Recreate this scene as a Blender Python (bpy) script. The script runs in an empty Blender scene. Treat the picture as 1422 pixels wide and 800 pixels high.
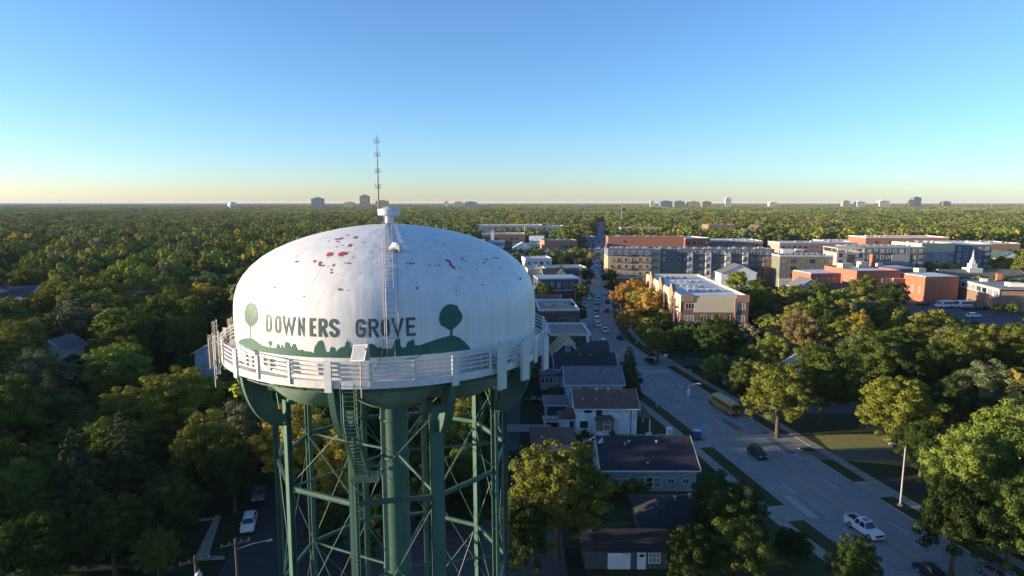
import bpy, math, random
import numpy as np
from mathutils import Vector, Matrix

# ------------------------------------------------------------------ camera, sky, sun, exposure
SC = bpy.context.scene
COL = SC.collection
CAM_H = 40.0
F_PX = 860.0
PITCH = math.atan(119 / F_PX)
cam_data = bpy.data.cameras.new('camera')
cam_data.sensor_width = 36.0
cam_data.lens = 36.0 * F_PX / 1422.0
cam_data.clip_start = 0.5
cam_data.clip_end = 60000
cam = bpy.data.objects.new('camera', cam_data)
COL.objects.link(cam)
cam.location = (0, 0, CAM_H)
cam.rotation_euler = (math.pi / 2 - PITCH, 0, 0)
SC.camera = cam

SUN_EL = math.radians(7.0)
SUN_AZ = math.radians(263.0)          # clockwise from +Y
world = bpy.data.worlds.new('World')
SC.world = world
world.use_nodes = True
wn = world.node_tree
sky = wn.nodes.new('ShaderNodeTexSky')
sky.sky_type = 'NISHITA'
sky.sun_disc = False
sky.sun_elevation = SUN_EL
sky.sun_rotation = SUN_AZ
sky.altitude = 200
sky.air_density = 0.87
sky.dust_density = 0.4
sky.ozone_density = 4.0
wb = wn.nodes.new('ShaderNodeMix'); wb.data_type = 'RGBA'; wb.blend_type = 'MULTIPLY'   # camera white balance of the sky light
wb.inputs[0].default_value = 1.0; wb.inputs[7].default_value = (1.04, 0.91, 0.875, 1)
wn.links.new(sky.outputs[0], wb.inputs[6]); wn.links.new(wb.outputs[2], wn.nodes['Background'].inputs[0])
wn.nodes['Background'].inputs[1].default_value = 0.15
sun_data = bpy.data.lights.new('sun', 'SUN')
sun_data.energy = 4.5
sun_data.angle = math.radians(0.6)
sun_data.color = (1.0, 0.80, 0.55)
sun = bpy.data.objects.new('sun', sun_data)
COL.objects.link(sun)
sd = Vector((math.sin(SUN_AZ) * math.cos(SUN_EL), math.cos(SUN_AZ) * math.cos(SUN_EL), math.sin(SUN_EL)))
sun.rotation_euler = sd.to_track_quat('Z', 'Y').to_euler()
SC.view_settings.view_transform = 'Standard'
SC.view_settings.look = 'None'
SC.view_settings.exposure = 1.4
SC.view_settings.gamma = 1.0
SC.cycles.max_bounces = 6
SC.cycles.transparent_max_bounces = 8
SC.cycles.volume_bounces = 0
SC.cycles.use_denoising = True

HAZE_D = 3.8e-5
RND = random.Random(7)
SP, CP = math.sin(PITCH), math.cos(PITCH)


def G(px, py, z=0.0):
    """real ground position seen at a point of the reference photograph"""
    u = (px - 711) / F_PX
    v = (py - 400) / F_PX
    t = (CAM_H - z) / (SP + v * CP)
    return (u * t, (CP - v * SP) * t)


# ------------------------------------------------------------------ helpers
def tag(o, label=None, cat=None, group=None, kind=None):
    if label: o['label'] = label
    if cat: o['category'] = cat
    if group: o['group'] = group
    if kind: o['kind'] = kind
    return o


def empty(name, loc=(0, 0, 0), rz=0.0, parent=None):
    o = bpy.data.objects.new(name, None)
    COL.objects.link(o)
    o.location = loc
    o.rotation_euler = (0, 0, rz)
    o.empty_display_size = 0.3
    if parent: o.parent = parent
    return o


def copy_tree(o, parent=None):
    c = o.copy()
    COL.objects.link(c)
    if parent: c.parent = parent
    for ch in list(o.children):
        copy_tree(ch, c)
    return c


class MB:
    def __init__(s):
        s.v = []; s.f = []; s.m = []

    def poly(s, pts, mi=0):
        n = len(s.v)
        s.v.extend([tuple(p) for p in pts])
        s.f.append(tuple(range(n, n + len(pts)))); s.m.append(mi)
        return s

    def box(s, cx, cy, cz, sx, sy, sz, mi=0, rz=0.0, taper=1.0):
        """centre x,y; cz = bottom"""
        n = len(s.v)
        c, sn = math.cos(rz), math.sin(rz)
        for z, k in ((cz, 1.0), (cz + sz, taper)):
            for dx, dy in ((-1, -1), (1, -1), (1, 1), (-1, 1)):
                x = dx * sx / 2 * k; y = dy * sy / 2 * k
                s.v.append((cx + x * c - y * sn, cy + x * sn + y * c, z))
        for q in ((0, 3, 2, 1), (4, 5, 6, 7), (0, 1, 5, 4), (1, 2, 6, 5), (2, 3, 7, 6), (3, 0, 4, 7)):
            s.f.append(tuple(n + i for i in q)); s.m.append(mi)
        return s

    def bar(s, p0, p1, w, h=None, mi=0):
        """square bar between two points"""
        h = h or w
        p0 = Vector(p0); p1 = Vector(p1)
        d = (p1 - p0).normalized()
        up = Vector((0, 0, 1)) if abs(d.z) < .95 else Vector((0, 1, 0))
        a = d.cross(up).normalized() * w / 2
        b = a.cross(d).normalized() * h / 2
        n = len(s.v)
        for p in (p0, p1):
            for sa, sb in ((-1, -1), (1, -1), (1, 1), (-1, 1)):
                s.v.append(tuple(p + a * sa + b * sb))
        for q in ((0, 3, 2, 1), (4, 5, 6, 7), (0, 1, 5, 4), (1, 2, 6, 5), (2, 3, 7, 6), (3, 0, 4, 7)):
            s.f.append(tuple(n + i for i in q)); s.m.append(mi)
        return s

    def tube(s, pts, rads, n=8, mi=0, cap=True):
        pts = [Vector(p) for p in pts]
        if not hasattr(rads, '__len__'): rads = [rads] * len(pts)
        base = len(s.v)
        for i, p in enumerate(pts):
            d = (pts[min(i + 1, len(pts) - 1)] - pts[max(i - 1, 0)]).normalized()
            up = Vector((0, 0, 1)) if abs(d.z) < .9 else Vector((0, 1, 0))
            a = d.cross(up).normalized(); b = a.cross(d).normalized()
            for k in range(n):
                t = 2 * math.pi * k / n
                s.v.append(tuple(p + (a * math.cos(t) + b * math.sin(t)) * rads[i]))
        for i in range(len(pts) - 1):
            for k in range(n):
                k2 = (k + 1) % n
                s.f.append((base + i * n + k, base + i * n + k2, base + (i + 1) * n + k2, base + (i + 1) * n + k)); s.m.append(mi)
        if cap:
            s.f.append(tuple(base + k for k in range(n))); s.m.append(mi)
            s.f.append(tuple(base + (len(pts) - 1) * n + k for k in range(n))); s.m.append(mi)
        return s

    def lathe(s, prof, n=32, mi=0, cx=0, cy=0):
        base = len(s.v)
        for r, z in prof:
            for k in range(n):
                t = 2 * math.pi * k / n
                s.v.append((cx + r * math.cos(t), cy + r * math.sin(t), z))
        for i in range(len(prof) - 1):
            for k in range(n):
                k2 = (k + 1) % n
                s.f.append((base + i * n + k, base + i * n + k2, base + (i + 1) * n + k2, base + (i + 1) * n + k)); s.m.append(mi)
        return s

    def prism(s, prof, y0, y1, mi=0):
        """profile in x,z extruded along y"""
        n = len(s.v); k = len(prof)
        for y in (y0, y1):
            for x, z in prof: s.v.append((x, y, z))
        s.f.append(tuple(range(n, n + k))); s.m.append(mi)
        s.f.append(tuple(range(n + 2 * k - 1, n + k - 1, -1))); s.m.append(mi)
        for i in range(k):
            j = (i + 1) % k
            s.f.append((n + i, n + k + i, n + k + j, n + j)); s.m.append(mi)
        return s

    def build(s, name, mats, parent=None, loc=None, rz=None, smooth=False):
        me = bpy.data.meshes.new(name)
        me.from_pydata(s.v, [], s.f)
        if not isinstance(mats, (list, tuple)): mats = [mats]
        for m in mats: me.materials.append(m)
        if len(mats) > 1: me.polygons.foreach_set('material_index', s.m)
        if smooth: me.polygons.foreach_set('use_smooth', [True] * len(me.polygons))
        me.update()
        o = bpy.data.objects.new(name, me)
        COL.objects.link(o)
        if parent: o.parent = parent
        if loc: o.location = loc
        if rz: o.rotation_euler = (0, 0, rz)
        return o


def fixn(o):
    import bmesh
    bm = bmesh.new(); bm.from_mesh(o.data)
    bmesh.ops.recalc_face_normals(bm, faces=bm.faces)
    bm.to_mesh(o.data); bm.free()
    return o


# ------------------------------------------------------------------ materials
_M = {}


def mat(name, col, rough=.8, var=.12, scale=3.0, metal=0.0, bump=0.0, col2=None, spec=.3, stretch=None):
    if name in _M: return _M[name]
    m = bpy.data.materials.new(name); m.use_nodes = True
    nt = m.node_tree; b = nt.nodes['Principled BSDF']
    b.inputs['Roughness'].default_value = rough
    b.inputs['Metallic'].default_value = metal
    b.inputs['Specular IOR Level'].default_value = spec
    tc = nt.nodes.new('ShaderNodeTexCoord'); src = tc.outputs['Object']
    if stretch:
        mp = nt.nodes.new('ShaderNodeMapping'); mp.inputs['Scale'].default_value = stretch
        nt.links.new(src, mp.inputs[0]); src = mp.outputs[0]
    nz = nt.nodes.new('ShaderNodeTexNoise'); nz.inputs['Scale'].default_value = scale; nz.inputs['Detail'].default_value = 6
    nz.inputs['Roughness'].default_value = .65
    nt.links.new(src, nz.inputs['Vector'])
    cr = nt.nodes.new('ShaderNodeValToRGB')
    c2 = col2 or tuple(min(1, c * (1 + var)) for c in col)
    c1 = col if col2 else tuple(c * (1 - var) for c in col)
    cr.color_ramp.elements[0].position = .3; cr.color_ramp.elements[1].position = .7
    cr.color_ramp.elements[0].color = (*c1, 1); cr.color_ramp.elements[1].color = (*c2, 1)
    nt.links.new(nz.outputs['Fac'], cr.inputs[0]); nt.links.new(cr.outputs[0], b.inputs['Base Color'])
    if bump:
        bp = nt.nodes.new('ShaderNodeBump'); bp.inputs['Strength'].default_value = bump
        nt.links.new(nz.outputs['Fac'], bp.inputs['Height']); nt.links.new(bp.outputs[0], b.inputs['Normal'])
    _M[name] = m
    return m


def mat_brick(name, c1, c2, mortar=(.3, .28, .25), scale=4.0):
    if name in _M: return _M[name]
    m = mat(name, c1, .9, col2=c2, scale=.7)
    nt = m.node_tree; b = nt.nodes['Principled BSDF']
    cr = b.inputs['Base Color'].links[0].from_node
    br = nt.nodes.new('ShaderNodeTexBrick'); br.inputs['Scale'].default_value = scale
    br.inputs['Mortar'].default_value = (*mortar, 1)
    br.inputs['Color1'].default_value = (*c1, 1)
    nt.links.new(cr.outputs[0], br.inputs['Color2'])
    br.inputs['Mortar Size'].default_value = .012
    tc = nt.nodes.new('ShaderNodeTexCoord')
    sx = nt.nodes.new('ShaderNodeSeparateXYZ'); cx = nt.nodes.new('ShaderNodeCombineXYZ'); ad = nt.nodes.new('ShaderNodeMath')
    nt.links.new(tc.outputs['Object'], sx.inputs[0])
    nt.links.new(sx.outputs[0], ad.inputs[0]); nt.links.new(sx.outputs[1], ad.inputs[1])
    nt.links.new(ad.outputs[0], cx.inputs[0]); nt.links.new(sx.outputs[2], cx.inputs[1])
    nt.links.new(cx.outputs[0], br.inputs['Vector'])
    nt.links.new(br.outputs['Color'], b.inputs['Base Color'])
    return m


def mat_siding(name, col, step=.2, axis='z', rough=.7):
    """lapped boards / shingle courses: fine horizontal lines"""
    if name in _M: return _M[name]
    m = mat(name, col, rough, var=.24, scale=1.1)
    nt = m.node_tree; b = nt.nodes['Principled BSDF']
    cr = b.inputs['Base Color'].links[0].from_node
    tc = nt.nodes.new('ShaderNodeTexCoord')
    wv = nt.nodes.new('ShaderNodeTexWave'); wv.wave_type = 'BANDS'; wv.bands_direction = axis.upper(); wv.wave_profile = 'SAW'
    wv.inputs['Scale'].default_value = 1 / step / (2 * math.pi) * 2
    nt.links.new(tc.outputs['Object'], wv.inputs['Vector'])
    bp = nt.nodes.new('ShaderNodeBump'); bp.inputs['Strength'].default_value = .35; bp.inputs['Distance'].default_value = .03
    nt.links.new(wv.outputs['Fac'], bp.inputs['Height']); nt.links.new(bp.outputs[0], b.inputs['Normal'])
    return m


def mat_emit(name, col, e):
    m = bpy.data.materials.new(name); m.use_nodes = True
    b = m.node_tree.nodes['Principled BSDF']
    b.inputs['Base Color'].default_value = (*col, 1)
    b.inputs['Emission Color'].default_value = (*col, 1)
    b.inputs['Emission Strength'].default_value = e
    return m


GLASS = mat('window_glass', (.035, .045, .06), .12, spec=.8, var=.3, scale=.3)
nt = GLASS.node_tree; b_ = nt.nodes['Principled BSDF']; oi_ = nt.nodes.new('ShaderNodeObjectInfo'); gt_ = nt.nodes.new('ShaderNodeMath'); gt_.operation = 'GREATER_THAN'; gt_.inputs[1].default_value = .62
mg_ = nt.nodes.new('ShaderNodeMix'); mg_.data_type = 'RGBA'; mg_.inputs[7].default_value = (.26, .25, .22, 1)      # some windows have blinds drawn
nt.links.new(oi_.outputs['Random'], gt_.inputs[0]); nt.links.new(gt_.outputs[0], mg_.inputs[0]); nt.links.new(b_.inputs['Base Color'].links[0].from_socket, mg_.inputs[6]); nt.links.new(mg_.outputs[2], b_.inputs['Base Color'])
WHITE = mat('white_trim', (.72, .72, .7), .6)
FRAME_DK = mat('dark_trim', (.06, .06, .065), .6)
ASPHALT = mat('asphalt_roof_dark', (.045, .045, .055), .9, scale=2)
CONC = mat('concrete', (.36, .35, .32), .9, scale=1.2)
BLACK = mat('rubber', (.02, .02, .02), .85)
WOOD = mat('wood', (.22, .15, .09), .85, scale=5)
METAL = mat('galvanised_metal', (.42, .43, .44), .5, metal=.5)


def leaf_material(name, attr_instancer=False, trans=.25, v0=.55, v1=1.5):
    m = bpy.data.materials.new(name); m.use_nodes = True
    nt = m.node_tree; nt.nodes.clear()
    out = nt.nodes.new('ShaderNodeOutputMaterial')
    if attr_instancer:
        a = nt.nodes.new('ShaderNodeAttribute'); a.attribute_type = 'INSTANCER'; a.attribute_name = 'tint'
        csrc = a.outputs['Color']
    else:
        a = nt.nodes.new('ShaderNodeObjectInfo'); csrc = a.outputs['Color']
    tc = nt.nodes.new('ShaderNodeTexCoord')
    nz = nt.nodes.new('ShaderNodeTexNoise'); nz.inputs['Scale'].default_value = .45; nz.inputs['Detail'].default_value = 3
    nt.links.new(tc.outputs['Object'], nz.inputs['Vector'])
    geo = nt.nodes.new('ShaderNodeNewGeometry')
    ad = nt.nodes.new('ShaderNodeMath'); ad.operation = 'MULTIPLY_ADD'; ad.inputs[1].default_value = .55; ad.inputs[2].default_value = .0
    nt.links.new(geo.outputs['Random Per Island'], ad.inputs[0])
    a2 = nt.nodes.new('ShaderNodeMath'); a2.operation = 'ADD'
    nt.links.new(ad.outputs[0], a2.inputs[0]); nt.links.new(nz.outputs['Fac'], a2.inputs[1])
    mr = nt.nodes.new('ShaderNodeMapRange'); mr.inputs[1].default_value = .3; mr.inputs[2].default_value = 1.25
    mr.inputs[3].default_value = v0; mr.inputs[4].default_value = v1
    nt.links.new(a2.outputs[0], mr.inputs[0])
    hs = nt.nodes.new('ShaderNodeHueSaturation')
    nt.links.new(csrc, hs.inputs['Color']); nt.links.new(mr.outputs[0], hs.inputs['Value'])
    mh = nt.nodes.new('ShaderNodeMapRange'); mh.inputs[3].default_value = .485; mh.inputs[4].default_value = .515
    nt.links.new(geo.outputs['Random Per Island'], mh.inputs[0]); nt.links.new(mh.outputs[0], hs.inputs['Hue'])
    df = nt.nodes.new('ShaderNodeBsdfDiffuse'); tr = nt.nodes.new('ShaderNodeBsdfTranslucent')
    nt.links.new(hs.outputs[0], df.inputs[0]); nt.links.new(hs.outputs[0], tr.inputs[0])
    mx = nt.nodes.new('ShaderNodeMixShader'); mx.inputs[0].default_value = trans
    nt.links.new(df.outputs[0], mx.inputs[1]); nt.links.new(tr.outputs[0], mx.inputs[2])
    nt.links.new(mx.outputs[0], out.inputs[0])
    return m


LEAF = leaf_material('leaf')
LEAF_FAR = leaf_material('leaf_far', True, .12, .82, 1.25)
BARK = mat('bark', (.09, .07, .05), .95, scale=6)

# ------------------------------------------------------------------ ground, roads
grass_m = mat('ground_grass', (.008, .016, .005), .95, col2=(.016, .030, .009), scale=.05)
lawn_m = mat('lawn_grass', (.022, .034, .010), .95, col2=(.05, .062, .018), scale=.9)
sun_painted_m = mat('sun_painted_lawn', (.19, .19, .05), .95, col2=(.31, .28, .09), scale=.7)  # paler, yellower grass colour with the low sun's light painted in


def road_material(name, base, light):
    m = mat(name, base, .9, col2=light, scale=.25)
    nt = m.node_tree; b = nt.nodes['Principled BSDF']
    cr = b.inputs['Base Color'].links[0].from_node
    tc = nt.nodes.new('ShaderNodeTexCoord')
    nz = nt.nodes.new('ShaderNodeTexNoise'); nz.inputs['Scale'].default_value = 14; nz.inputs['Detail'].default_value = 4
    nt.links.new(tc.outputs['Object'], nz.inputs[0])
    # tar seams and cracks
    vo = nt.nodes.new('ShaderNodeTexVoronoi'); vo.feature = 'DISTANCE_TO_EDGE'; vo.inputs['Scale'].default_value = .16
    n2 = nt.nodes.new('ShaderNodeTexNoise'); n2.inputs['Scale'].default_value = .5; n2.inputs['Detail'].default_value = 5
    nt.links.new(tc.outputs['Object'], n2.inputs[0])
    mv = nt.nodes.new('ShaderNodeVectorMath'); mv.operation = 'MULTIPLY_ADD'; mv.inputs[1].default_value = (1.6, 1.6, 0)
    nt.links.new(n2.outputs['Color'], mv.inputs[0]); nt.links.new(tc.outputs['Object'], mv.inputs[2])
    nt.links.new(mv.outputs[0], vo.inputs['Vector'])
    mr = nt.nodes.new('ShaderNodeMapRange'); mr.inputs[1].default_value = .004; mr.inputs[2].default_value = .014
    mr.inputs[3].default_value = .74; mr.inputs[4].default_value = 1.0
    nt.links.new(vo.outputs['Distance'], mr.inputs[0])
    m1 = nt.nodes.new('ShaderNodeMix'); m1.data_type = 'RGBA'; m1.blend_type = 'MULTIPLY'; m1.inputs[0].default_value = 1
    nt.links.new(cr.outputs[0], m1.inputs[6]); nt.links.new(mr.outputs[0], m1.inputs[7])
    m2 = nt.nodes.new('ShaderNodeMix'); m2.data_type = 'RGBA'; m2.blend_type = 'MULTIPLY'; m2.inputs[0].default_value = .5
    nt.links.new(m1.outputs[2], m2.inputs[6]); nt.links.new(nz.outputs['Fac'], m2.inputs[7])
    nt.links.new(m2.outputs[2], b.inputs['Base Color'])
    return m


road_m = road_material('road_surface', (.29, .29, .295), (.37, .365, .36))
street_m = road_material('street_surface', (.09, .09, .095), (.12, .118, .12))
paintw = mat('road_paint_white', (.6, .6, .58), .8, var=.25, scale=3)
painty = mat('road_paint_yellow', (.5, .36, .08), .8, var=.3, scale=3)
walk_m = mat('sidewalk_concrete', (.27, .26, .235), .9, scale=.8, var=.2)
kerb_m = mat('kerb_concrete', (.30, .285, .25), .9, scale=1.5, var=.2)

g = MB()
Rg = 24000
g.poly([(-Rg, -4000, 0), (Rg, -4000, 0), (Rg, Rg, 0), (-Rg, Rg, 0)])
tag(g.build('ground', grass_m), kind='structure')

RC = [(51.5, 40), (46.1, 65), (43.4, 77), (38.9, 104), (31.6, 143), (27.8, 170), (27.2, 190), (29.4, 215), (34.3, 247),
      (40.7, 289), (55.3, 388), (72, 502), (102, 710), (180, 1250)]


def catmull(P, n=8):
    out = []
    for i in range(len(P) - 1):
        p0 = P[max(i - 1, 0)]; p1 = P[i]; p2 = P[i + 1]; p3 = P[min(i + 2, len(P) - 1)]
        for k in range(n):
            t = k / n
            out.append(tuple(.5 * (2 * b + (c - a) * t + (2 * a - 5 * b + 4 * c - d) * t * t + (-a + 3 * b - 3 * c + d) * t ** 3)
                             for a, b, c, d in zip(p0, p1, p2, p3)))
    out.append(P[-1]); return out


RL = catmull(RC)
RS = [0]
for a, b in zip(RL, RL[1:]): RS.append(RS[-1] + math.dist(a, b))


def road_at(y):
    for a, b in zip(RL, RL[1:]):
        if a[1] <= y <= b[1]:
            t = (y - a[1]) / (b[1] - a[1]); return a[0] + (b[0] - a[0]) * t, math.atan2(b[0] - a[0], b[1] - a[1])
    return RL[-1][0], 0.14


def road_s(s):
    s = max(0, min(s, RS[-1] - .01))
    i = max(0, np.searchsorted(RS, s) - 1)
    a, b = RL[i], RL[i + 1]; t = (s - RS[i]) / (RS[i + 1] - RS[i])
    return a[0] + (b[0] - a[0]) * t, a[1] + (b[1] - a[1]) * t, math.atan2(b[0] - a[0], b[1] - a[1])


def off(s, d):
    x, y, h = road_s(s)
    return x + d * math.cos(h), y - d * math.sin(h)


def halfw(y): return 6.7 if y < 150 else max(5.9, 6.7 - (y - 150) * .01)


def strip(mb, s0, s1, d0, d1, z, step=4.0, mi=0, z_thick=None):
    n = max(1, int((s1 - s0) / step)); prev = None
    for i in range(n + 1):
        s = s0 + (s1 - s0) * i / n
        a = off(s, d0); b = off(s, d1)
        if prev:
            mb.poly([(*prev[0], z), (*prev[1], z), (*b, z), (*a, z)], mi)
            if z_thick:
                mb.poly([(*prev[0], z), (*a, z), (*a, z - z_thick), (*prev[0], z - z_thick)], mi)
                mb.poly([(*prev[1], z - z_thick), (*b, z - z_thick), (*b, z), (*prev[1], z)], mi)
        prev = (a, b)


def s_of_y(y):
    for i, p in enumerate(RL):
        if p[1] >= y: return RS[i] - (p[1] - y)
    return RS[-1]


rd = MB()
n = 300; prev = None
for i in range(n + 1):
    s = RS[-1] * i / n; y = road_s(s)[1]; w = halfw(y)
    a = off(s, -w); b = off(s, w)
    if prev: rd.poly([(*prev[0], .02), (*prev[1], .02), (*b, .02), (*a, .02)])
    prev = (a, b)
tag(rd.build('road', road_m), kind='structure')
mk = MB()
S_ST = s_of_y(245)      # traffic-light crossing
S_SIDE = s_of_y(152)    # small side street on the right
for d in (-.16, .16):
    for a, b in ((2, S_SIDE - 8), (S_SIDE + 8, S_ST - 40), (S_ST + 14, RS[-1] - 3)):
        strip(mk, a, b, d - .06, d + .06, .028, 5, 1)
s = 6
while s < 560:
    if not (S_SIDE - 8 < s < S_SIDE + 8 or S_ST - 12 < s < S_ST + 12):
        for d in (-3.35, 3.35):
            strip(mk, s, s + 3, d - .06, d + .06, .028, 3, 0)
    s += 12.2
# left turn lane lines before the lights
strip(mk, S_ST - 75, S_ST - 14, -1.75, -1.62, .028, 4, 1)
strip(mk, S_ST - 60, S_ST - 14, 1.62, 1.76, .028, 4, 0)
# stop bars and zebra lines
for (s0, d0, d1) in ((S_SIDE - 9.6, .3, 6.2), (S_SIDE + 8, -6.2, -.3), (S_ST - 14, .2, 6), (S_ST + 12, -6, -.3)):
    strip(mk, s0, s0 + .5, d0, d1, .028, 1, 0)
for s0 in (S_SIDE - 7.8, S_SIDE - 5.2, S_ST - 11.5, S_ST - 8.5, S_ST + 7.5, S_ST + 10):
    strip(mk, s0, s0 + .25, -6, 6, .028, 1, 0)
strip(mk, s_of_y(102) + 0, s_of_y(102) + .28, .5, 6.3, .028, 1, 0)
tag(mk.build('road_markings', [paintw, painty]), kind='structure')

pt = MB(); rp = random.Random(5)
for k in range(26):
    s = rp.uniform(10, 190); d = rp.choice([-4.9, -1.8, 1.8, 4.9]) + rp.uniform(-.5, .5); L_ = rp.uniform(1.2, 7); w_ = rp.uniform(.5, 1.5)
    strip(pt, s, s + L_, d - w_ / 2, d + w_ / 2, .024 + k * .0001, 2, 0 if k % 3 else 1)
for k in range(7):
    x_, y_ = off(20 + k * 24, rp.choice([-3, 2, 4.6])); pt.poly([(x_ + .35 * math.cos(a), y_ + .35 * math.sin(a), .0275) for a in [i * math.pi / 6 for i in range(12)]], 0)
for d in (-4.9, -1.8, 1.8, 4.9): strip(pt, 6, 150, d - .25, d + .25, .0225, 4, 2)
tag(pt.build('road_patches', [mat('road_patch_dark', (.13, .13, .14), .9, scale=1), mat('road_patch_pale', (.36, .355, .34), .9, scale=1), mat('tyre_worn_lane', (.25, .25, .255), .85, scale=.6, var=.15)]), kind='structure')
kb = MB(); sw = MB(); vg = MB(); lw = MB()
LGAPS = [(98.5, 101.5), (75, 79), (153, 156)]
RGAPS_Y = [(78.5, 83.5), (96.0, 101.5), (113, 121), (147, 157)]


def segs(y0, y1, gaps):
    out = []; y = y0
    for a, b in sorted(gaps):
        if b < y0 or a > y1: continue
        if a > y: out.append((y, a))
        y = b
    out.append((y, y1)); return out


for side, gaps in ((-1, LGAPS), (1, RGAPS_Y)):
    for a, b in segs(42, 236, gaps) + segs(254, 1200, []):
        sa, sb = s_of_y(a), s_of_y(b); w = halfw((a + b) / 2 if b < 300 else 300)
        d = sorted((side * w, side * (w + .22)))
        strip(kb, sa, sb, d[0], d[1], .14, 5, 0, .14)
        d = sorted((side * (w + .22), side * (w + 2.5)))
        strip(vg, sa, sb, d[0], d[1], .11, 5, 0, .11)
    sa, sb = s_of_y(42), s_of_y(236); w = 6.7
    d = sorted((side * (w + 2.5), side * (w + 4.1)))
    strip(sw, sa, sb, d[0], d[1], .125, 5, 0, .125)
    sa, sb = s_of_y(254), s_of_y(1200)
    strip(sw, sa, sb, d[0] + (.6 if side < 0 else -.6), d[1] + (.6 if side < 0 else -.6), .125, 5, 0, .125)
    for a, b in gaps:
        sa, sb = s_of_y(a), s_of_y(b)
        d = sorted((side * (6.6), side * (6.7 + 2.5)))
        strip(sw, sa, sb, d[0], d[1], .07, 5, 0)
tag(kb.build('kerb', kerb_m), kind='structure')
tag(vg.build('grass_verge', lawn_m), kind='structure')
tag(sw.build('sidewalk', walk_m), kind='structure')
# joints of the pavement slabs
jt = MB()
for side in (-1, 1):
    s = s_of_y(60)
    while s < s_of_y(200):
        d = sorted((side * (9.2), side * 10.8)); strip(jt, s, s + .05, d[0], d[1], .131, 1); s += 1.6
tag(jt.build('sidewalk_joint', mat('joint', (.09, .085, .075), .95)), kind='structure')
# lawns beside the pavements
for (x0, d_in, ya, yb) in ((8, -10.8, 60, 180),):
    n = 14; prev = None
    for i in range(n + 1):
        y = ya + (yb - ya) * i / n; x, h = road_at(y); e = x - 10.8 / math.cos(h)
        if prev: lw.poly([(x0, prev[1], .09), (prev[0], prev[1], .09), (e, y, .09), (x0, y, .09)])
        prev = (e, y)
tag(lw.build('lawn', lawn_m), kind='structure')
lr = MB(); prev = None
for i in range(13):
    y = 60 + 84 * i / 12; x, h = road_at(y); e = x + 10.8 / math.cos(h)
    if prev: lr.poly([(prev[0], prev[1], .09), (prev[0] + 38, prev[1], .09), (e + 38, y, .09), (e, y, .09)])
    prev = (e, y)
tag(lr.build('lawn', lawn_m), kind='structure')
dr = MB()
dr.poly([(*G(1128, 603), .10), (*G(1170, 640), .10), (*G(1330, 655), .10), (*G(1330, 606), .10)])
tag(dr.build('sun_painted_lawn', sun_painted_m), kind='structure')  # lawn patch whose sunlit look is put into its colour


def flat(name, pts, m, z):
    mb = MB(); mb.poly([(x, y, z) for x, y in pts]); return tag(mb.build(name, m), kind='structure')


# driveways, side streets, car parks
flat('driveway', [G(1112, 628), G(1138, 640), G(1330, 641), G(1330, 622)], mat('drive_asphalt', (.13, .12, .11), .9, scale=.8), .115)
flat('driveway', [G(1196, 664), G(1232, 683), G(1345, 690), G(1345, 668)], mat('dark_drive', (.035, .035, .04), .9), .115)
flat('footpath', [(12, 99.6), (30.2, 99.6), (30.0, 100.9), (12, 100.9)], walk_m, .12)
flat('footpath', [(12, 101.9), (29.5, 101.9), (29.2, 103.0), (22, 103.0)], walk_m, .124)
x, h = road_at(152); flat('side_street', [(x + 6.5, 148), (x + 6.5, 156), (150, 165), (150, 157)], street_m, .016)
x, h = road_at(117); flat('side_street', [(x + 6.5, 113.4), (x + 6.5, 120.6), (130, 120.6), (130, 113.4)], street_m, .135)
xs, hs_ = road_at(245)
flat('side_street', [(xs - 240, 240 - 0), (xs + 260, 240 - 0 + 4), (xs + 260, 250 + 4), (xs - 240, 250)], street_m, .014)
flat('car_park', [(132, 196), (230, 196), (235, 246), (126, 240)], mat('park_asphalt', (.075, .075, .085), .92, scale=.3), .02)
flat('car_park', [(50, 256), (118, 262), (122, 292), (52, 288)], street_m, .02)
flat('back_lane', [(-2, 96), (1.2, 96), (1.8, 128), (-1.5, 128)], street_m, .02)
flat('tower_yard', [(-30, 36), (6, 36), (6, 74), (-30, 74)], mat('yard_gravel', (.09, .085, .08), .95, scale=6), .012)
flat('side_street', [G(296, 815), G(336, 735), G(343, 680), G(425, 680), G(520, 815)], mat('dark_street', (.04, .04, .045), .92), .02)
pk = MB()
for k in range(14): pk.box(138 + k * 5.4, 204, .024, .12, 4.6, .004)
tag(pk.build('parking_lines', paintw), kind='structure')
ft = MB(); wz = .03
ft.poly([(*G(272, 772), wz), (*G(290, 772), wz), (*G(307, 716), wz), (*G(299, 716), wz)])
ft.poly([(*G(276, 721), wz + .005), (*G(276, 725), wz + .005), (*G(296, 722), wz + .005), (*G(298, 718.5), wz + .005)])
ft.poly([(*G(270, 780), wz + .01), (*G(312, 777), wz + .01), (*G(312, 772.5), wz + .01), (*G(272, 772.5), wz + .01)])
tag(ft.build('footpath', walk_m), kind='structure')

# ------------------------------------------------------------------ water tower
TAZ = math.radians(-11.2)
TX, TY = 50 * math.sin(TAZ), 50 * math.cos(TAZ)
T_RZ = math.atan2(-TY, -TX)     # local +X looks at the camera; beta clockwise in picture = right
tower = tag(empty('water_tower', (TX, TY, 0), T_RZ), 'large white dome topped water tower lettered DOWNERS GROVE on green steel legs', 'water tower')
PROF = [(11.45, 28.6), (11.53, 29.3), (11.56, 30.4), (11.57, 31.6), (11.54, 32.5), (11.45, 33.2), (11.22, 33.95), (10.82, 34.65), (10.2, 35.35),
        (9.4, 36.0), (8.5, 36.52), (7.4, 37.0), (6.3, 37.38), (5.1, 37.7), (3.9, 37.95), (2.7, 38.13), (1.6, 38.25), (.6, 38.31), (0.01, 38.33)]


def rz_at(z):
    for (r0, z0), (r1, z1) in zip(PROF, PROF[1:]):
        if z0 <= z <= z1: return r0 + (r1 - r0) * (z - z0) / (z1 - z0)
    return PROF[0][0]


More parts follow.
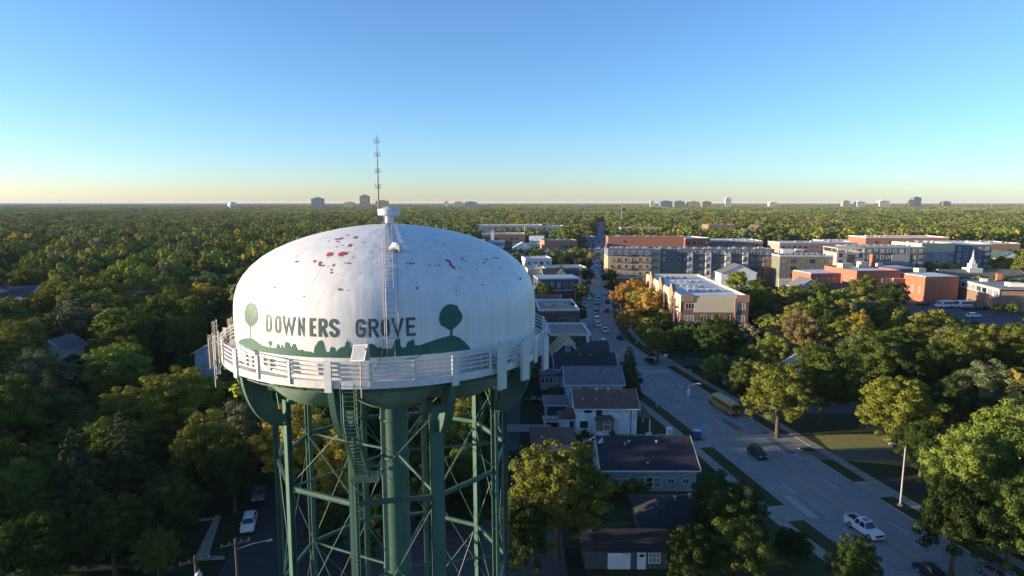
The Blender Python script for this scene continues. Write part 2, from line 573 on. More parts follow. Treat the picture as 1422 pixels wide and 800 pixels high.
def z_at(r):
    for (r0, z0), (r1, z1) in zip(PROF[::-1], PROF[::-1][1:]):
        if r0 <= r <= r1: return z0 + (z1 - z0) * (r - r0) / (r1 - r0)
    return 38.3


def cyl(beta, r, z): return (r * math.cos(beta), r * math.sin(beta), z)


def tank_hit(px, py):
    """point of the tank's shell seen at a picture point -> beta, z (local)"""
    u = (px - 711) / F_PX; v = (py - 400) / F_PX
    d = Vector((u, CP - v * SP, -(SP + v * CP)))
    lo = None; t = 30.0
    while t < 62:
        X, Y, Z = d.x * t, d.y * t, CAM_H + d.z * t
        r = math.hypot(X - TX, Y - TY)
        ins = (r < rz_at(Z)) if Z < 34.2 else (Z < z_at(min(r, 11.4)) and r < 11.5)
        if ins: break
        t += .02
    be = (math.atan2(Y - TY, X - TX) - T_RZ + math.pi) % (2 * math.pi) - math.pi
    return be, Z, r


def tank_mat():
    m = bpy.data.materials.new('tank_white_paint'); m.use_nodes = True
    nt = m.node_tree; b = nt.nodes['Principled BSDF']; L = nt.links
    b.inputs['Roughness'].default_value = .42; b.inputs['Specular IOR Level'].default_value = .35
    tc = nt.nodes.new('ShaderNodeTexCoord')
    mp = nt.nodes.new('ShaderNodeMapping'); mp.inputs['Scale'].default_value = (1, 1, .07)
    L.new(tc.outputs['Object'], mp.inputs[0])
    n1 = nt.nodes.new('ShaderNodeTexNoise'); n1.inputs['Scale'].default_value = 1.3; n1.inputs['Detail'].default_value = 8; n1.inputs['Roughness'].default_value = .7
    L.new(mp.outputs[0], n1.inputs[0])
    cr = nt.nodes.new('ShaderNodeValToRGB'); cr.color_ramp.elements[0].position = .24; cr.color_ramp.elements[1].position = .58
    cr.color_ramp.elements[0].color = (.575, .56, .54, 1); cr.color_ramp.elements[1].color = (.70, .70, .695, 1)
    L.new(n1.outputs['Fac'], cr.inputs[0])
    # tiny chips in the paint, mostly high on the dome
    vo = nt.nodes.new('ShaderNodeTexVoronoi'); vo.inputs['Scale'].default_value = 1.15; vo.inputs['Randomness'].default_value = 1
    n2 = nt.nodes.new('ShaderNodeTexNoise'); n2.inputs['Scale'].default_value = 6; n2.inputs['Detail'].default_value = 3
    L.new(tc.outputs['Object'], n2.inputs[0])
    mv = nt.nodes.new('ShaderNodeVectorMath'); mv.operation = 'MULTIPLY_ADD'; mv.inputs[1].default_value = (.35, .35, .35)
    L.new(n2.outputs['Color'], mv.inputs[0]); L.new(tc.outputs['Object'], mv.inputs[2]); L.new(mv.outputs[0], vo.inputs['Vector'])
    th = nt.nodes.new('ShaderNodeMath'); th.operation = 'LESS_THAN'; th.inputs[1].default_value = .085
    L.new(vo.outputs['Distance'], th.inputs[0])
    sx = nt.nodes.new('ShaderNodeSeparateXYZ'); L.new(tc.outputs['Object'], sx.inputs[0])
    zr = nt.nodes.new('ShaderNodeMapRange'); zr.inputs[1].default_value = 33.5; zr.inputs[2].default_value = 36.5; zr.inputs[3].default_value = 0; zr.inputs[4].default_value = 1
    L.new(sx.outputs[2], zr.inputs[0])
    n3 = nt.nodes.new('ShaderNodeTexNoise'); n3.inputs['Scale'].default_value = .35; L.new(tc.outputs['Object'], n3.inputs[0])
    g3 = nt.nodes.new('ShaderNodeMath'); g3.operation = 'GREATER_THAN'; g3.inputs[1].default_value = .5; L.new(n3.outputs['Fac'], g3.inputs[0])
    mm = nt.nodes.new('ShaderNodeMath'); mm.operation = 'MULTIPLY'; L.new(th.outputs[0], mm.inputs[0]); L.new(g3.outputs[0], mm.inputs[1])
    m3 = nt.nodes.new('ShaderNodeMath'); m3.operation = 'MULTIPLY'; L.new(mm.outputs[0], m3.inputs[0]); L.new(zr.outputs[0], m3.inputs[1])
    mix = nt.nodes.new('ShaderNodeMix'); mix.data_type = 'RGBA'
    L.new(m3.outputs[0], mix.inputs[0]); L.new(cr.outputs[0], mix.inputs[6]); mix.inputs[7].default_value = (.12, .08, .08, 1)
    SEAM = (mix, b)
    # weld seams (20 gores) and buckled plates
    bw = nt.nodes.new('ShaderNodeTexNoise'); bw.inputs['Scale'].default_value = .55; bw.inputs['Detail'].default_value = 2; L.new(mp.outputs[0], bw.inputs[0])
    at = nt.nodes.new('ShaderNodeMath'); at.operation = 'ARCTAN2'; L.new(sx.outputs[1], at.inputs[0]); L.new(sx.outputs[0], at.inputs[1])
    fr = nt.nodes.new('ShaderNodeMath'); fr.operation = 'MULTIPLY'; fr.inputs[1].default_value = 20 / (2 * math.pi); L.new(at.outputs[0], fr.inputs[0])
    f2 = nt.nodes.new('ShaderNodeMath'); f2.operation = 'FRACT'; L.new(fr.outputs[0], f2.inputs[0])
    f3 = nt.nodes.new('ShaderNodeMath'); f3.operation = 'SUBTRACT'; f3.inputs[1].default_value = .5; L.new(f2.outputs[0], f3.inputs[0])
    f4 = nt.nodes.new('ShaderNodeMath'); f4.operation = 'ABSOLUTE'; L.new(f3.outputs[0], f4.inputs[0])
    f5 = nt.nodes.new('ShaderNodeMath'); f5.operation = 'LESS_THAN'; f5.inputs[1].default_value = .008; L.new(f4.outputs[0], f5.inputs[0])
    sm = nt.nodes.new('ShaderNodeMix'); sm.data_type = 'RGBA'; sk = nt.nodes.new('ShaderNodeMath'); sk.operation = 'MULTIPLY'; sk.inputs[1].default_value = .3
    L.new(f5.outputs[0], sk.inputs[0]); L.new(sk.outputs[0], sm.inputs[0]); L.new(mix.outputs[2], sm.inputs[6]); sm.inputs[7].default_value = (.3, .28, .28, 1); L.new(sm.outputs[2], b.inputs['Base Color'])
    # buckled plates left of the ladder
    k1 = nt.nodes.new('ShaderNodeMath'); k1.operation = 'ADD'; k1.inputs[1].default_value = .22; L.new(at.outputs[0], k1.inputs[0])
    k2 = nt.nodes.new('ShaderNodeMath'); k2.operation = 'ABSOLUTE'; L.new(k1.outputs[0], k2.inputs[0])
    k3 = nt.nodes.new('ShaderNodeMapRange'); k3.inputs[1].default_value = .28; k3.inputs[2].default_value = .08; k3.inputs[3].default_value = 0; k3.inputs[4].default_value = .55; L.new(k2.outputs[0], k3.inputs[0])
    mq = nt.nodes.new('ShaderNodeMapping'); mq.inputs['Scale'].default_value = (1, 1, .12); L.new(tc.outputs['Object'], mq.inputs[0])
    nq = nt.nodes.new('ShaderNodeTexNoise'); nq.inputs['Scale'].default_value = 1.1; nq.inputs['Detail'].default_value = 1.5; L.new(mq.outputs[0], nq.inputs[0])
    k4 = nt.nodes.new('ShaderNodeMath'); k4.operation = 'MULTIPLY'; L.new(nq.outputs['Fac'], k4.inputs[0]); L.new(k3.outputs[0], k4.inputs[1])
    k5 = nt.nodes.new('ShaderNodeMath'); k5.operation = 'ADD'
    hh = nt.nodes.new('ShaderNodeMath'); hh.operation = 'MULTIPLY_ADD'; hh.inputs[1].default_value = .05
    L.new(f5.outputs[0], hh.inputs[0])
    h2 = nt.nodes.new('ShaderNodeMath'); h2.operation = 'MULTIPLY'; h2.inputs[1].default_value = .5; L.new(bw.outputs['Fac'], h2.inputs[0])
    L.new(h2.outputs[0], k5.inputs[0]); L.new(k4.outputs[0], k5.inputs[1]); L.new(k5.outputs[0], hh.inputs[2])
    bp = nt.nodes.new('ShaderNodeBump'); bp.inputs['Strength'].default_value = .35; bp.inputs['Distance'].default_value = .2
    L.new(hh.outputs[0], bp.inputs['Height']); L.new(bp.outputs[0], b.inputs['Normal'])
    return m


TW = tank_mat()
GREEN = mat('green_tower_paint', (.06, .125, .095), .5, var=.22, scale=1.2, stretch=(1, 1, .25))
GREEN_L = mat('green_bowl_paint', (.19, .27, .20), .5, var=.2, scale=1.0)
MURAL = mat('mural_green', (.035, .11, .085), .55, var=.15, scale=2)
LETTER = mat('letter_green', (.07, .10, .085), .55, var=.15, scale=2)
WPAINT = mat('rail_white_paint', (.62, .615, .60), .5, var=.12, scale=2)
CABLE = mat('cable_black', (.02, .02, .025), .6)

mb = MB(); mb.lathe(PROF, 120)
fixn(mb.build('tank_shell', TW, tower, smooth=True))
# lobed bowl under the shell
mb = MB(); N = 200; NR = 18; base = 0
for i in range(NR + 1):
    t = i / NR
    for k in range(N):
        be = 2 * math.pi * k / N
        lob = abs(math.cos(5 * be)) ** .55     # 0 at the legs (18 deg + n*36), 1 between
        a = t * 1.25 * math.pi / 2
        if t < .75:
            q = t / .75 * math.pi / 2
            r1 = 7.2 + 4.25 * math.cos(q); z1 = 28.65 - 2.7 * math.sin(q)
            r2 = 7.2 + 4.25 * (1 - t / .75) ** 1.15; z2 = 28.65 - 2.3 * (t / .75)
        else:
            q = (t - .75) / .25
            r1 = r2 = 7.2 * (1 - q) + 1.0 * q; z1 = 25.95 - .1 * q; z2 = 26.35 - .3 * q
        r = r2 + (r1 - r2) * lob; z = z2 + (z1 - z2) * lob
        mb.v.append(cyl(be, r, z))
for i in range(NR):
    for k in range(N):
        k2 = (k + 1) % N
        mb.f.append((i * N + k, (i + 1) * N + k, (i + 1) * N + k2, i * N + k2)); mb.m.append(0)
mb.build('tank_bowl', GREEN_L, tower, smooth=True)
mb = MB(); mb.lathe([(1.12, 0), (1.12, 26.0)], 40)
# band rings on the standpipe
for z in (9.3, 19.2, 22.4): mb.lathe([(1.12, z), (1.2, z + .02), (1.2, z + .16), (1.12, z + .18)], 40)
mb.build('center_pipe', GREEN, tower, smooth=True)

# legs and braces
LEGB = [math.radians(18 + 36 * k) for k in range(10)]
LR = 9.2


def lr_at(z): return LR + .25 * (25 - z) / 25
leg0 = None
for be in LEGB:
    mb = MB()
    # H section: two flanges across, a web between
    wdt = .9 if abs(be - math.radians(18)) < .01 else .48
    e0 = empty('leg', (0, 0, 0), be, tower) if False else None
    for dr in (-.17, .17):
        for k in range(1): mb.prism([(lr_at(0) + dr - .03, 0), (lr_at(0) + dr + .03, 0), (lr_at(26) + dr + .03, 26.2), (lr_at(26) + dr - .03, 26.2)], -wdt / 2, wdt / 2)
    mb.prism([(lr_at(0) - .15, 0), (lr_at(0) + .15, 0), (lr_at(26) + .15, 26), (lr_at(26) - .15, 26)], -.04, .04)
    for z in (5, 10, 15, 20, 24): mb.box(lr_at(z), 0, z, .29, wdt * .94, .03)
    o = fixn(mb.build('leg', GREEN, tower, rz=be))
    # foot
    fb = MB(); fb.box(lr_at(0), 0, 0, 1.6, 1.6, .5); fb.build('foundation_block', CONC, tower, rz=be)
    # curved bracket carrying the balcony
    mb = MB(); n = 12; P = []
    for i in range(n + 1):
        q = i / n * math.pi / 2
        P.append((9.35 + 2.95 * math.cos(q) ** .9, 28.75 - 4.35 * math.sin(q) ** 1.15))
    for (r0, z0), (r1, z1) in zip(P, P[1:]):
        nn = Vector((z0 - z1, 0, r1 - r0)).normalized() if False else Vector((-(z1 - z0), 0, (r1 - r0))).normalized()
        a = Vector((r0, 0, z0)); b = Vector((r1, 0, z1)); th = .07
        for sgn in (0,):
            mb.prism([(a.x, a.z), (b.x, b.z), (b.x - nn.x * th, b.z - nn.z * th), (a.x - nn.x * th, a.z - nn.z * th)], -.2, .2)
        mb.prism([(a.x - .01, a.z), (b.x - .01, b.z), (b.x - (1.6 if b.x > 10 else .6), b.z), (a.x - (1.6 if b.x > 10 else .6), a.z)], -.04, .04)
    fixn(mb.build('balcony_bracket', GREEN, tower, rz=be))
RINGS = (19.6, 9.2)
for zr in RINGS:
    for k in range(10):
        b0, b1 = LEGB[k], LEGB[(k + 1) % 10]
        p0 = Vector(cyl(b0, lr_at(zr), zr)); p1 = Vector(cyl(b1, lr_at(zr), zr)); d = (p1 - p0).normalized() * .35
        mb = MB(); mb.bar(p0 + d, p1 - d, .05, .26); mb.bar(p0 + d + Vector((0, 0, .14)), p1 - d + Vector((0, 0, .14)), .22, .04); mb.bar(p0 + d - Vector((0, 0, .14)), p1 - d - Vector((0, 0, .14)), .22, .04)
        mb.build('ring_strut', GREEN, tower)
    for k in range(0, 10, 2):
        mb = MB(); mb.bar(cyl(LEGB[k], lr_at(zr) - .3, zr), cyl(LEGB[k], 1.12, zr), .12, .16); mb.build('radial_strut', GREEN, tower)
GREEN_ROD = mat('green_rod_paint', (.12, .2, .16), .45)
for (za, zb) in ((25.6, 19.8), (19.4, 9.4), (9.0, .8)):
    for k in range(10):
        b0, b1 = LEGB[k], LEGB[(k + 1) % 10]
        mb = MB()
        for (c0, c1) in ((b0, b1), (b1, b0)):
            mb.tube([cyl(c0, lr_at(za) - .1, za), cyl(c1, lr_at(zb) - .1, zb)], .025, 6)
        mb.build('cross_brace', GREEN_ROD, tower)

# balcony: floor, skirt, rails, posts
mb = MB(); mb.lathe([(11.4, 28.86), (12.5, 28.86), (12.5, 28.98), (11.4, 28.98)], 160)
mb.build('balcony_floor', WPAINT, tower)
mb = MB(); mb.lathe([(12.46, 28.72), (12.53, 28.72), (12.53, 29.2), (12.46, 29.2), (12.46, 28.72)], 160)
mb.build('balcony_skirt', WPAINT, tower)
for z in (29.47, 29.75, 30.03, 30.31):
    mb = MB(); mb.lathe([(12.46, z), (12.53, z), (12.53, z + .07), (12.46, z + .07), (12.46, z)], 160)
    mb.build('handrail' if z > 30.2 else 'guard_rail', WPAINT, tower)
for k in range(30):
    be = math.radians(18 + 12 * k)
    mb = MB()
    if k % 3 == 0: mb.box(12.58, 0, 28.5, .12, .46, 1.95)
    else: mb.box(12.58, 0, 28.86, .09, .16, 1.55)
    mb.build('balcony_post', WPAINT, tower, rz=be)
# under-floor lattice truss
mb = MB()
for k in range(120):
    a = math.radians(3 * k); b = math.radians(3 * k + 3)
    r0, r1 = (11.6, 12.35) if k % 2 else (12.35, 11.6)
    mb.bar(cyl(a, r0, 28.62), cyl(b, r1, 28.62), .07)
mb.lathe([(12.0, 28.3), (12.06, 28.3), (12.06, 28.4), (12.0, 28.4), (12.0, 28.3)], 120)
for k in range(40):
    a = math.radians(9 * k); mb.bar(cyl(a, 12.03, 28.35), cyl(a, 12.35, 28.8), .05)
mb.build('floor_truss', GREEN, tower)


# --- paint on the shell: scan-line filled outlines laid 12 mm outside the steel
def paint(outlines, name, m, step=1.0, lift=.02, sub=.35, parent=tower, to_beta=None):
    mb = MB()
    for P in outlines:
        xs = [p[0] for p in P]; x = min(xs); xe = max(xs)
        n = max(1, int(math.ceil((xe - x) / step))); cols = []
        for i in range(n + 1):
            xx = x + (xe - x) * min(max(i / n, 1e-4), 1 - 1e-4)
            ys = []
            for (ax, ay), (bx, by) in zip(P, P[1:] + P[:1]):
                if (ax <= xx < bx) or (bx <= xx < ax): ys.append(ay + (by - ay) * (xx - ax) / (bx - ax))
            cols.append((xx, sorted(ys)))
        for (xa, ya), (xb, yb) in zip(cols, cols[1:]):
            pairs = []
            if len(ya) == len(yb):
                pairs = [(ya[i], ya[i + 1], yb[i], yb[i + 1]) for i in range(0, len(ya) - 1, 2)]
            else:
                c = ya if len(ya) > len(yb) else yb
                pairs = [(c[i], c[i + 1], c[i], c[i + 1]) for i in range(0, len(c) - 1, 2)]
            for t0, b0, t1, b1 in pairs:
                if b0 - t0 < .01 and b1 - t1 < .01: continue
                A = [to_beta(xa, t0), to_beta(xa, b0), to_beta(xb, b1), to_beta(xb, t1)]
                k = max(1, int(abs(A[0][1] - A[1][1]) / sub))
                for q in range(k):
                    f0, f1 = q / k, (q + 1) / k
                    L = lambda U, V, f: (U[0] + (V[0] - U[0]) * f, U[1] + (V[1] - U[1]) * f)
                    Q = [L(A[0], A[1], f0), L(A[0], A[1], f1), L(A[3], A[2], f1), L(A[3], A[2], f0)]
                    mb.poly([cyl(be, rz_at(z) + lift, z) for be, z in Q])
    return mb.build(name, m, parent)


_hc = {}


def hit2(x, y):
    k = (round(x, 2), round(y, 2))
    if k not in _hc:
        be, z, r = tank_hit(x, y); _hc[k] = (be, z)
    return _hc[k]


A_ = lambda a, b: (280 + a / 6.665, 440 + b / 6.665)
B_ = lambda a, b: (440 + a / 6.665, 440 + b / 6.665)
C_ = lambda a, b: (600 + a / 6.665, 440 + b / 6.665)
top = [A_(*p) for p in [(340, 235), (360, 210), (400, 198), (450, 195), (480, 205), (520, 235), (560, 262), (610, 278), (690, 288), (697, 262), (710, 245), (720, 262), (724, 288), (735, 290), (740, 258), (752, 262), (758, 290), (770, 290), (772, 245), (785, 228), (815, 245), (822, 275), (835, 280), (845, 250), (865, 248), (880, 290), (895, 310), (915, 305), (930, 300), (945, 315), (1000, 320), (1040, 338), (1042, 290), (1052, 270), (1065, 255), (1080, 225), (1115, 215), (1130, 250), (1140, 300), (1150, 325), (1186, 325), (1190, 290), (1205, 275), (1230, 290), (1236, 325)]]
top += [B_(*p) for p in [(182, 325), (198, 300), (215, 285), (262, 272), (266, 240), (280, 232), (287, 190), (294, 232), (304, 240), (307, 275), (330, 300), (366, 290), (370, 265), (400, 265), (412, 285), (440, 283), (474, 290), (480, 255), (500, 245), (540, 262), (557, 285), (590, 280), (610, 293), (700, 293), (710, 250), (723, 212), (727, 195), (735, 210), (750, 210), (757, 190), (770, 210), (776, 275), (800, 285), (828, 276), (832, 245), (850, 225), (880, 215), (890, 207), (904, 215), (906, 262), (950, 262), (1000, 245), (1100, 210)]]
top += [C_(*p) for p in [(130, 182), (185, 170), (250, 190), (300, 230), (340, 275), (360, 300)]]
bot = [(655, 485), (610, 490.6), (565, 494), (524, 496.2), (475, 497), (430, 496), (392, 493), (355, 487.5), (341, 482), (331, 475.8)]
paint([top + bot], 'painted_hills', MURAL, .7, to_beta=hit2)
K1 = lambda a, b: (280 + a / 2.666, 260 + b / 2.666)
t1 = [K1(*p) for p in [(185, 427), (196, 431), (204, 445), (209, 462), (211, 485), (205, 500), (190, 515), (176, 515), (163, 497), (158, 470), (165, 440), (174, 430)]]
tr1 = [K1(*p) for p in [(180, 512), (185, 512), (184, 563), (181, 563)]]
t2 = [K1(*p) for p in [(905, 436), (920, 432), (945, 437), (952, 452), (962, 466), (966, 482), (958, 500), (940, 517), (926, 529), (915, 528), (900, 518), (886, 512), (878, 492), (880, 470), (890, 450)]]
tr2 = [K1(*p) for p in [(920, 526), (928, 526), (929, 552), (919, 552)]]
t3 = [A_(*p) for p in [(617, 240), (625, 222), (640, 219), (652, 232), (656, 248), (645, 266), (625, 262)]]
tr3 = [A_(*p) for p in [(636, 264), (641, 264), (641, 280), (636, 280)]]
paint([t1, tr1], 'painted_tree', MURAL, .6, to_beta=hit2)
paint([t2, tr2], 'painted_tree', MURAL, .6, to_beta=hit2)
paint([t3, tr3], 'painted_tree', MURAL, .6, to_beta=hit2)


# --- lettering as broad strokes in a unit box
def arc(cx, cy, rx, ry, a0, a1, n=7):
    return [(cx + rx * math.cos(math.radians(a0 + (a1 - a0) * i / n)), cy + ry * math.sin(math.radians(a0 + (a1 - a0) * i / n))) for i in range(n + 1)]


GL = {
    'D': [([(0, 0), (0, 1)], 0), ([(0, 1), (.5, 1)] + arc(.55, .72, .45, .28, 90, 0) + arc(.55, .28, .45, .28, 0, -90) + [(.5, 0), (0, 0)], 0)],
    'O': [(arc(.5, .72, .5, .28, 0, 180, 10) + arc(.5, .28, .5, .28, 180, 360, 10) + [(1, .72)], 0)],
    'W': [([(0, 1), (.25, 0), (.5, .9), (.75, 0), (1, 1)], 0)],
    'N': [([(0, 0), (0, 1), (1, 0), (1, 1)], 0)],
    'E': [([(1, 1), (0, 1), (0, 0), (1, 0)], 0), ([(0, .52), (.85, .52)], 0)],
    'R': [([(0, 0), (0, 1), (.5, 1)] + arc(.55, .76, .45, .24, 90, -90, 8) + [(.5, .52), (0, .52)], 0), ([(.45, .52), (1, 0)], 0)],
    'S': [(arc(.5, .76, .46, .24, 20, 180, 7) + [(.06, .66), (.94, .36)] + arc(.5, .26, .46, .26, 0, -165, 8), 0)],
    'G': [(arc(.5, .74, .5, .26, 15, 180, 7) + arc(.5, .26, .5, .26, 180, 360, 8) + [(1, .48), (.55, .48)], 0)],
    'V': [([(0, 1), (.5, 0), (1, 1)], 0)],
}


def stroke_letter(mb, ch, b0, b1, z0, z1, w=.17):
    Rr = 11.56; W = (b1 - b0) * Rr - w; Hh = z1 - z0 - w
    for pts, _ in GL[ch]:
        P = [Vector((b0 * Rr + w / 2 + x * W, z0 + w / 2 + y * Hh)) for x, y in pts]
        closed = (P[0] - P[-1]).length < 1e-4
        if closed: P = P[:-1]
        n = len(P); Lft = []; Rgt = []
        for i in range(n):
            a = P[(i - 1) % n] if (i > 0 or closed) else None
            c = P[(i + 1) % n] if (i < n - 1 or closed) else None
            d1 = (P[i] - a).normalized() if a is not None else None
            d2 = (c - P[i]).normalized() if c is not None else None
            if d1 is None: d1 = d2
            if d2 is None: d2 = d1
            t = (d1 + d2)
            if t.length < .05: t = d1.copy()
            t.normalize(); nrm = Vector((-t.y, t.x))
            k = max(.42, abs(nrm.dot(Vector((-d1.y, d1.x)))))
            e = w / 2 / k
            ext = Vector((0, 0))
            if a is None: ext = -d2 * w / 2
            if c is None: ext = d1 * w / 2
            Lft.append(P[i] + nrm * e + ext); Rgt.append(P[i] - nrm * e + ext)
        rng = range(n) if closed else range(n - 1)
        for i in rng:
            j = (i + 1) % n
            for q in range(3):
                f0, f1 = q / 3, (q + 1) / 3
                Q = [Lft[i].lerp(Lft[j], f0), Rgt[i].lerp(Rgt[j], f0), Rgt[i].lerp(Rgt[j], f1), Lft[i].lerp(Lft[j], f1)]
                mb.poly([cyl(p.x / Rr, rz_at(p.y) + lift_, p.y) for p in Q])


def word(chars, spans, zt, zb, name):
    global lift_
    mb = MB()
    for i, (ch, (a, b)) in enumerate(zip(chars, spans)):
        lift_ = .02 + .0005 * i
        ba, bb = hit2(*K1(a, 520))[0], hit2(*K1(b, 520))[0]; stroke_letter(mb, ch, ba, bb, zb, zt, .175 / math.cos((ba + bb) / 2) ** .5)
    return mb.build(name, LETTER, tower)


word('DOWNERS', [(238, 260), (271, 295), (299, 348), (356, 382), (400, 421), (433, 464), (471, 508)], 32.88, 31.72, 'lettering')
word('GROVE', [(570, 607), (618, 656), (664, 697), (703, 748), (757, 792)], 32.88, 31.72, 'lettering')

# --- flaked paint showing red primer
RUST = mat('red_primer', (.42, .06, .05), .8, var=.35, scale=3)
rr = random.Random(3)


def blob(px, py, rx, ry, ang=0, n=17):
    out = []
    for i in range(n):
        t = 2 * math.pi * i / n; q = rr.uniform(.45, 1.25)
        x = rx * q * math.cos(t); y = ry * q * math.sin(t); c, s = math.cos(ang), math.sin(ang)
        out.append((px + x * c - y * s, py + x * s + y * c))
    return out


def domeblobs(bl, name, m):
    mb = MB()
    for P in bl:
        pts = []
        for x, y in P:
            be, z, r = tank_hit(x, y)
            rr_ = rz_at(z) if z < 34.2 else r
            zz = z if z < 34.2 else z_at(min(r, 11.4))
            pts.append(Vector(cyl(be, rr_ + .015, zz + .02)))
        c = sum(pts, Vector()) / len(pts)
        for a, b in zip(pts, pts[1:] + pts[:1]): mb.poly([c, a, b])
    return mb.build(name, m, tower)


bl = []
for (a, b, w, h, an) in [(474, 250, 17, 10, -.6), (520, 249, 21, 9, -.35), (437, 285, 12, 6, -1.1), (447, 291, 6, 4, 0), (417, 276, 5, 6, .5), (352, 277, 9, 4, -.3), (567, 187, 9, 5, -.5), (548, 216, 12, 5, -.9), (515, 191, 14, 4, -.4), (503, 202, 8, 3, .3),
                         (498, 193, 10, 3, -.3), (540, 178, 6, 3, 0), (519, 216, 4, 2, 0), (545, 283, 7, 4, 0), (531, 282, 4, 4, 0), (479, 318, 5, 5, 0), (487, 290, 4, 8, .4), (480, 306, 3, 7, 0), (513, 381, 9, 7, 0), (540, 383, 3, 4, 0), (271, 372, 5, 4, 0), (379, 406, 4, 3, 0),
                         (910, 273, 11, 5, .5), (922, 286, 15, 7, 1.0), (934, 298, 9, 5, .9), (798, 376, 6, 5, 0), (1040, 363, 3, 4, 0)]:
    x, y = K1(a, b); bl.append(blob(x, y, w / 3.0, h / 3.2, an))
domeblobs(bl, 'flaked_paint', RUST)
bl = []
for (a, b, w, h) in [(760, 282, 5, 2), (775, 284, 6, 3), (787, 283, 4, 3), (770, 282, 3, 2), (865, 292, 3, 3), (880, 291, 6, 3), (845, 289, 3, 3), (958, 336, 4, 3), (942, 385, 2, 3), (942, 403, 2, 3), (1180, 340, 3, 6), (1020, 302, 4, 2), (1085, 262, 8, 2), (1095, 264, 5, 2), (1055, 268, 5, 2), (1046, 281, 5, 2), (1070, 291, 5, 2), (1103, 298, 4, 2), (892, 216, 3, 2), (965, 268, 7, 3), (975, 274, 4, 3),
                     (600, 205, 3, 4), (612, 224, 3, 2), (700, 165, 5, 1), (820, 210, 4, 1), (790, 200, 4, 1), (720, 192, 4, 1), (860, 175, 4, 1), (1000, 235, 4, 1), (1030, 235, 4, 1), (583, 320, 2, 2), (590, 322, 2, 2), (636, 262, 2, 3), (650, 280, 2, 2), (560, 262, 3, 3), (550, 240, 3, 2), (565, 228, 2, 3), (470, 200, 3, 2), (500, 222, 3, 3), (505, 325, 2, 2), (620, 240, 2, 3)]:
    x, y = K1(a, b); bl.append(blob(x, y, w / 2.666, h / 2.666, .2, 7))
domeblobs(bl, 'paint_chips', mat('paint_chip_dark', (.09, .04, .05), .8))

# roof: hatch vent, mast, ladder, cable
mb = MB(); mb.lathe([(.42, 38.2), (.42, 38.95), (.83, 39.0), (.86, 39.06), (.86, 39.42), (.83, 39.46), (.3, 39.62), (.1, 39.7), (0.01, 39.72)], 32)
fixn(mb.build('roof_vent', WPAINT, tower, smooth=False))
MASTG = mat('mast_grey', (.2, .2, .21), .5, metal=.4)
mp_ = Vector(cyl(math.radians(-80), .75, 0))
mb = MB()
mb.tube([mp_ + Vector((0, 0, 38.2)), mp_ + Vector((0, 0, 42.2)), mp_ + Vector((0, 0, 45.1))], [.07, .05, .025], 8)
mb.box(mp_.x, mp_.y, 38.25, .28, .28, 1.1)
mb.build('antenna_mast', MASTG, tower)
for zz in (41.15, 42.35, 43.6, 44.6):
    mb = MB()
    for a in range(4):
        t = a * math.pi / 2 + .4
        q = mp_ + Vector((math.cos(t) * .2, math.sin(t) * .2, zz))
        mb.tube([mp_ + Vector((0, 0, zz)), q], .018, 5); mb.tube([q - Vector((0, 0, .12)), q + Vector((0, 0, .28))], .018, 5)
    mb.build('mast_dipole', MASTG, tower)
mb = MB(); LB = math.radians(-.3)
path = [(r + .10, z + .10 * (1 if r < 9 else .6)) for r, z in PROF[::-1] if z > 30.2 and r > .5]
for sgn in (-1, 1):
    for (r0, z0), (r1, z1) in zip(path, path[1:]):
        mb.tube([(r0, sgn * .24, z0), (r1, sgn * .24, z1)], .02, 5, cap=False)
for (r0, z0), (r1, z1) in zip(path, path[1:]):
    n = max(1, int(math.hypot(r1 - r0, z1 - z0) / .32))
    for i in range(n):
        t = i / n; mb.tube([(r0 + (r1 - r0) * t, -.24, z0 + (z1 - z0) * t), (r0 + (r1 - r0) * t, .24, z0 + (z1 - z0) * t)], .012, 4)
mb.build('roof_ladder', mat('ladder_grey', (.34, .34, .36), .5, metal=.3), tower, rz=LB)
mb = MB()
for sgn, b_, r_ in ((1, .5, .018), (1, -.36, .025)):
    pts = [(r + .05, b_, z + .06) for r, z in PROF[::-1] if r > .5 and z > 31.5]
    mb.tube(pts, r_, 5)
mb.build('roof_conduit', mat('conduit', (.3, .28, .27), .6), tower, rz=LB)
mb = MB(); pts = [(11.64, -.45 - .9 * t ** 2, 31.6 - 2.4 * t) for t in [i / 8 for i in range(9)]]
mb.tube(pts, .022, 5); mb.tube([(11.66, .9, 30.3), (11.7, 1.5, 30.32), (11.68, 2.1, 30.7), (11.66, 2.3, 31.0)], .02, 5)
mb.build('hanging_cable', CABLE, tower, rz=LB)
# small vent with a curved hood
be, z, r = tank_hit(*K1(718, 240))
mb = MB(); c = Vector(cyl(be, r, z))
mb.tube([c + Vector((-.1, -.25, .1)), c + Vector((0, -.05, .38)), c + Vector((.15, .3, .36)), c + Vector((.25, .42, .1))], [.26, .3, .26, .2], 12)
mb.build('hooded_vent', WPAINT, tower, smooth=True)

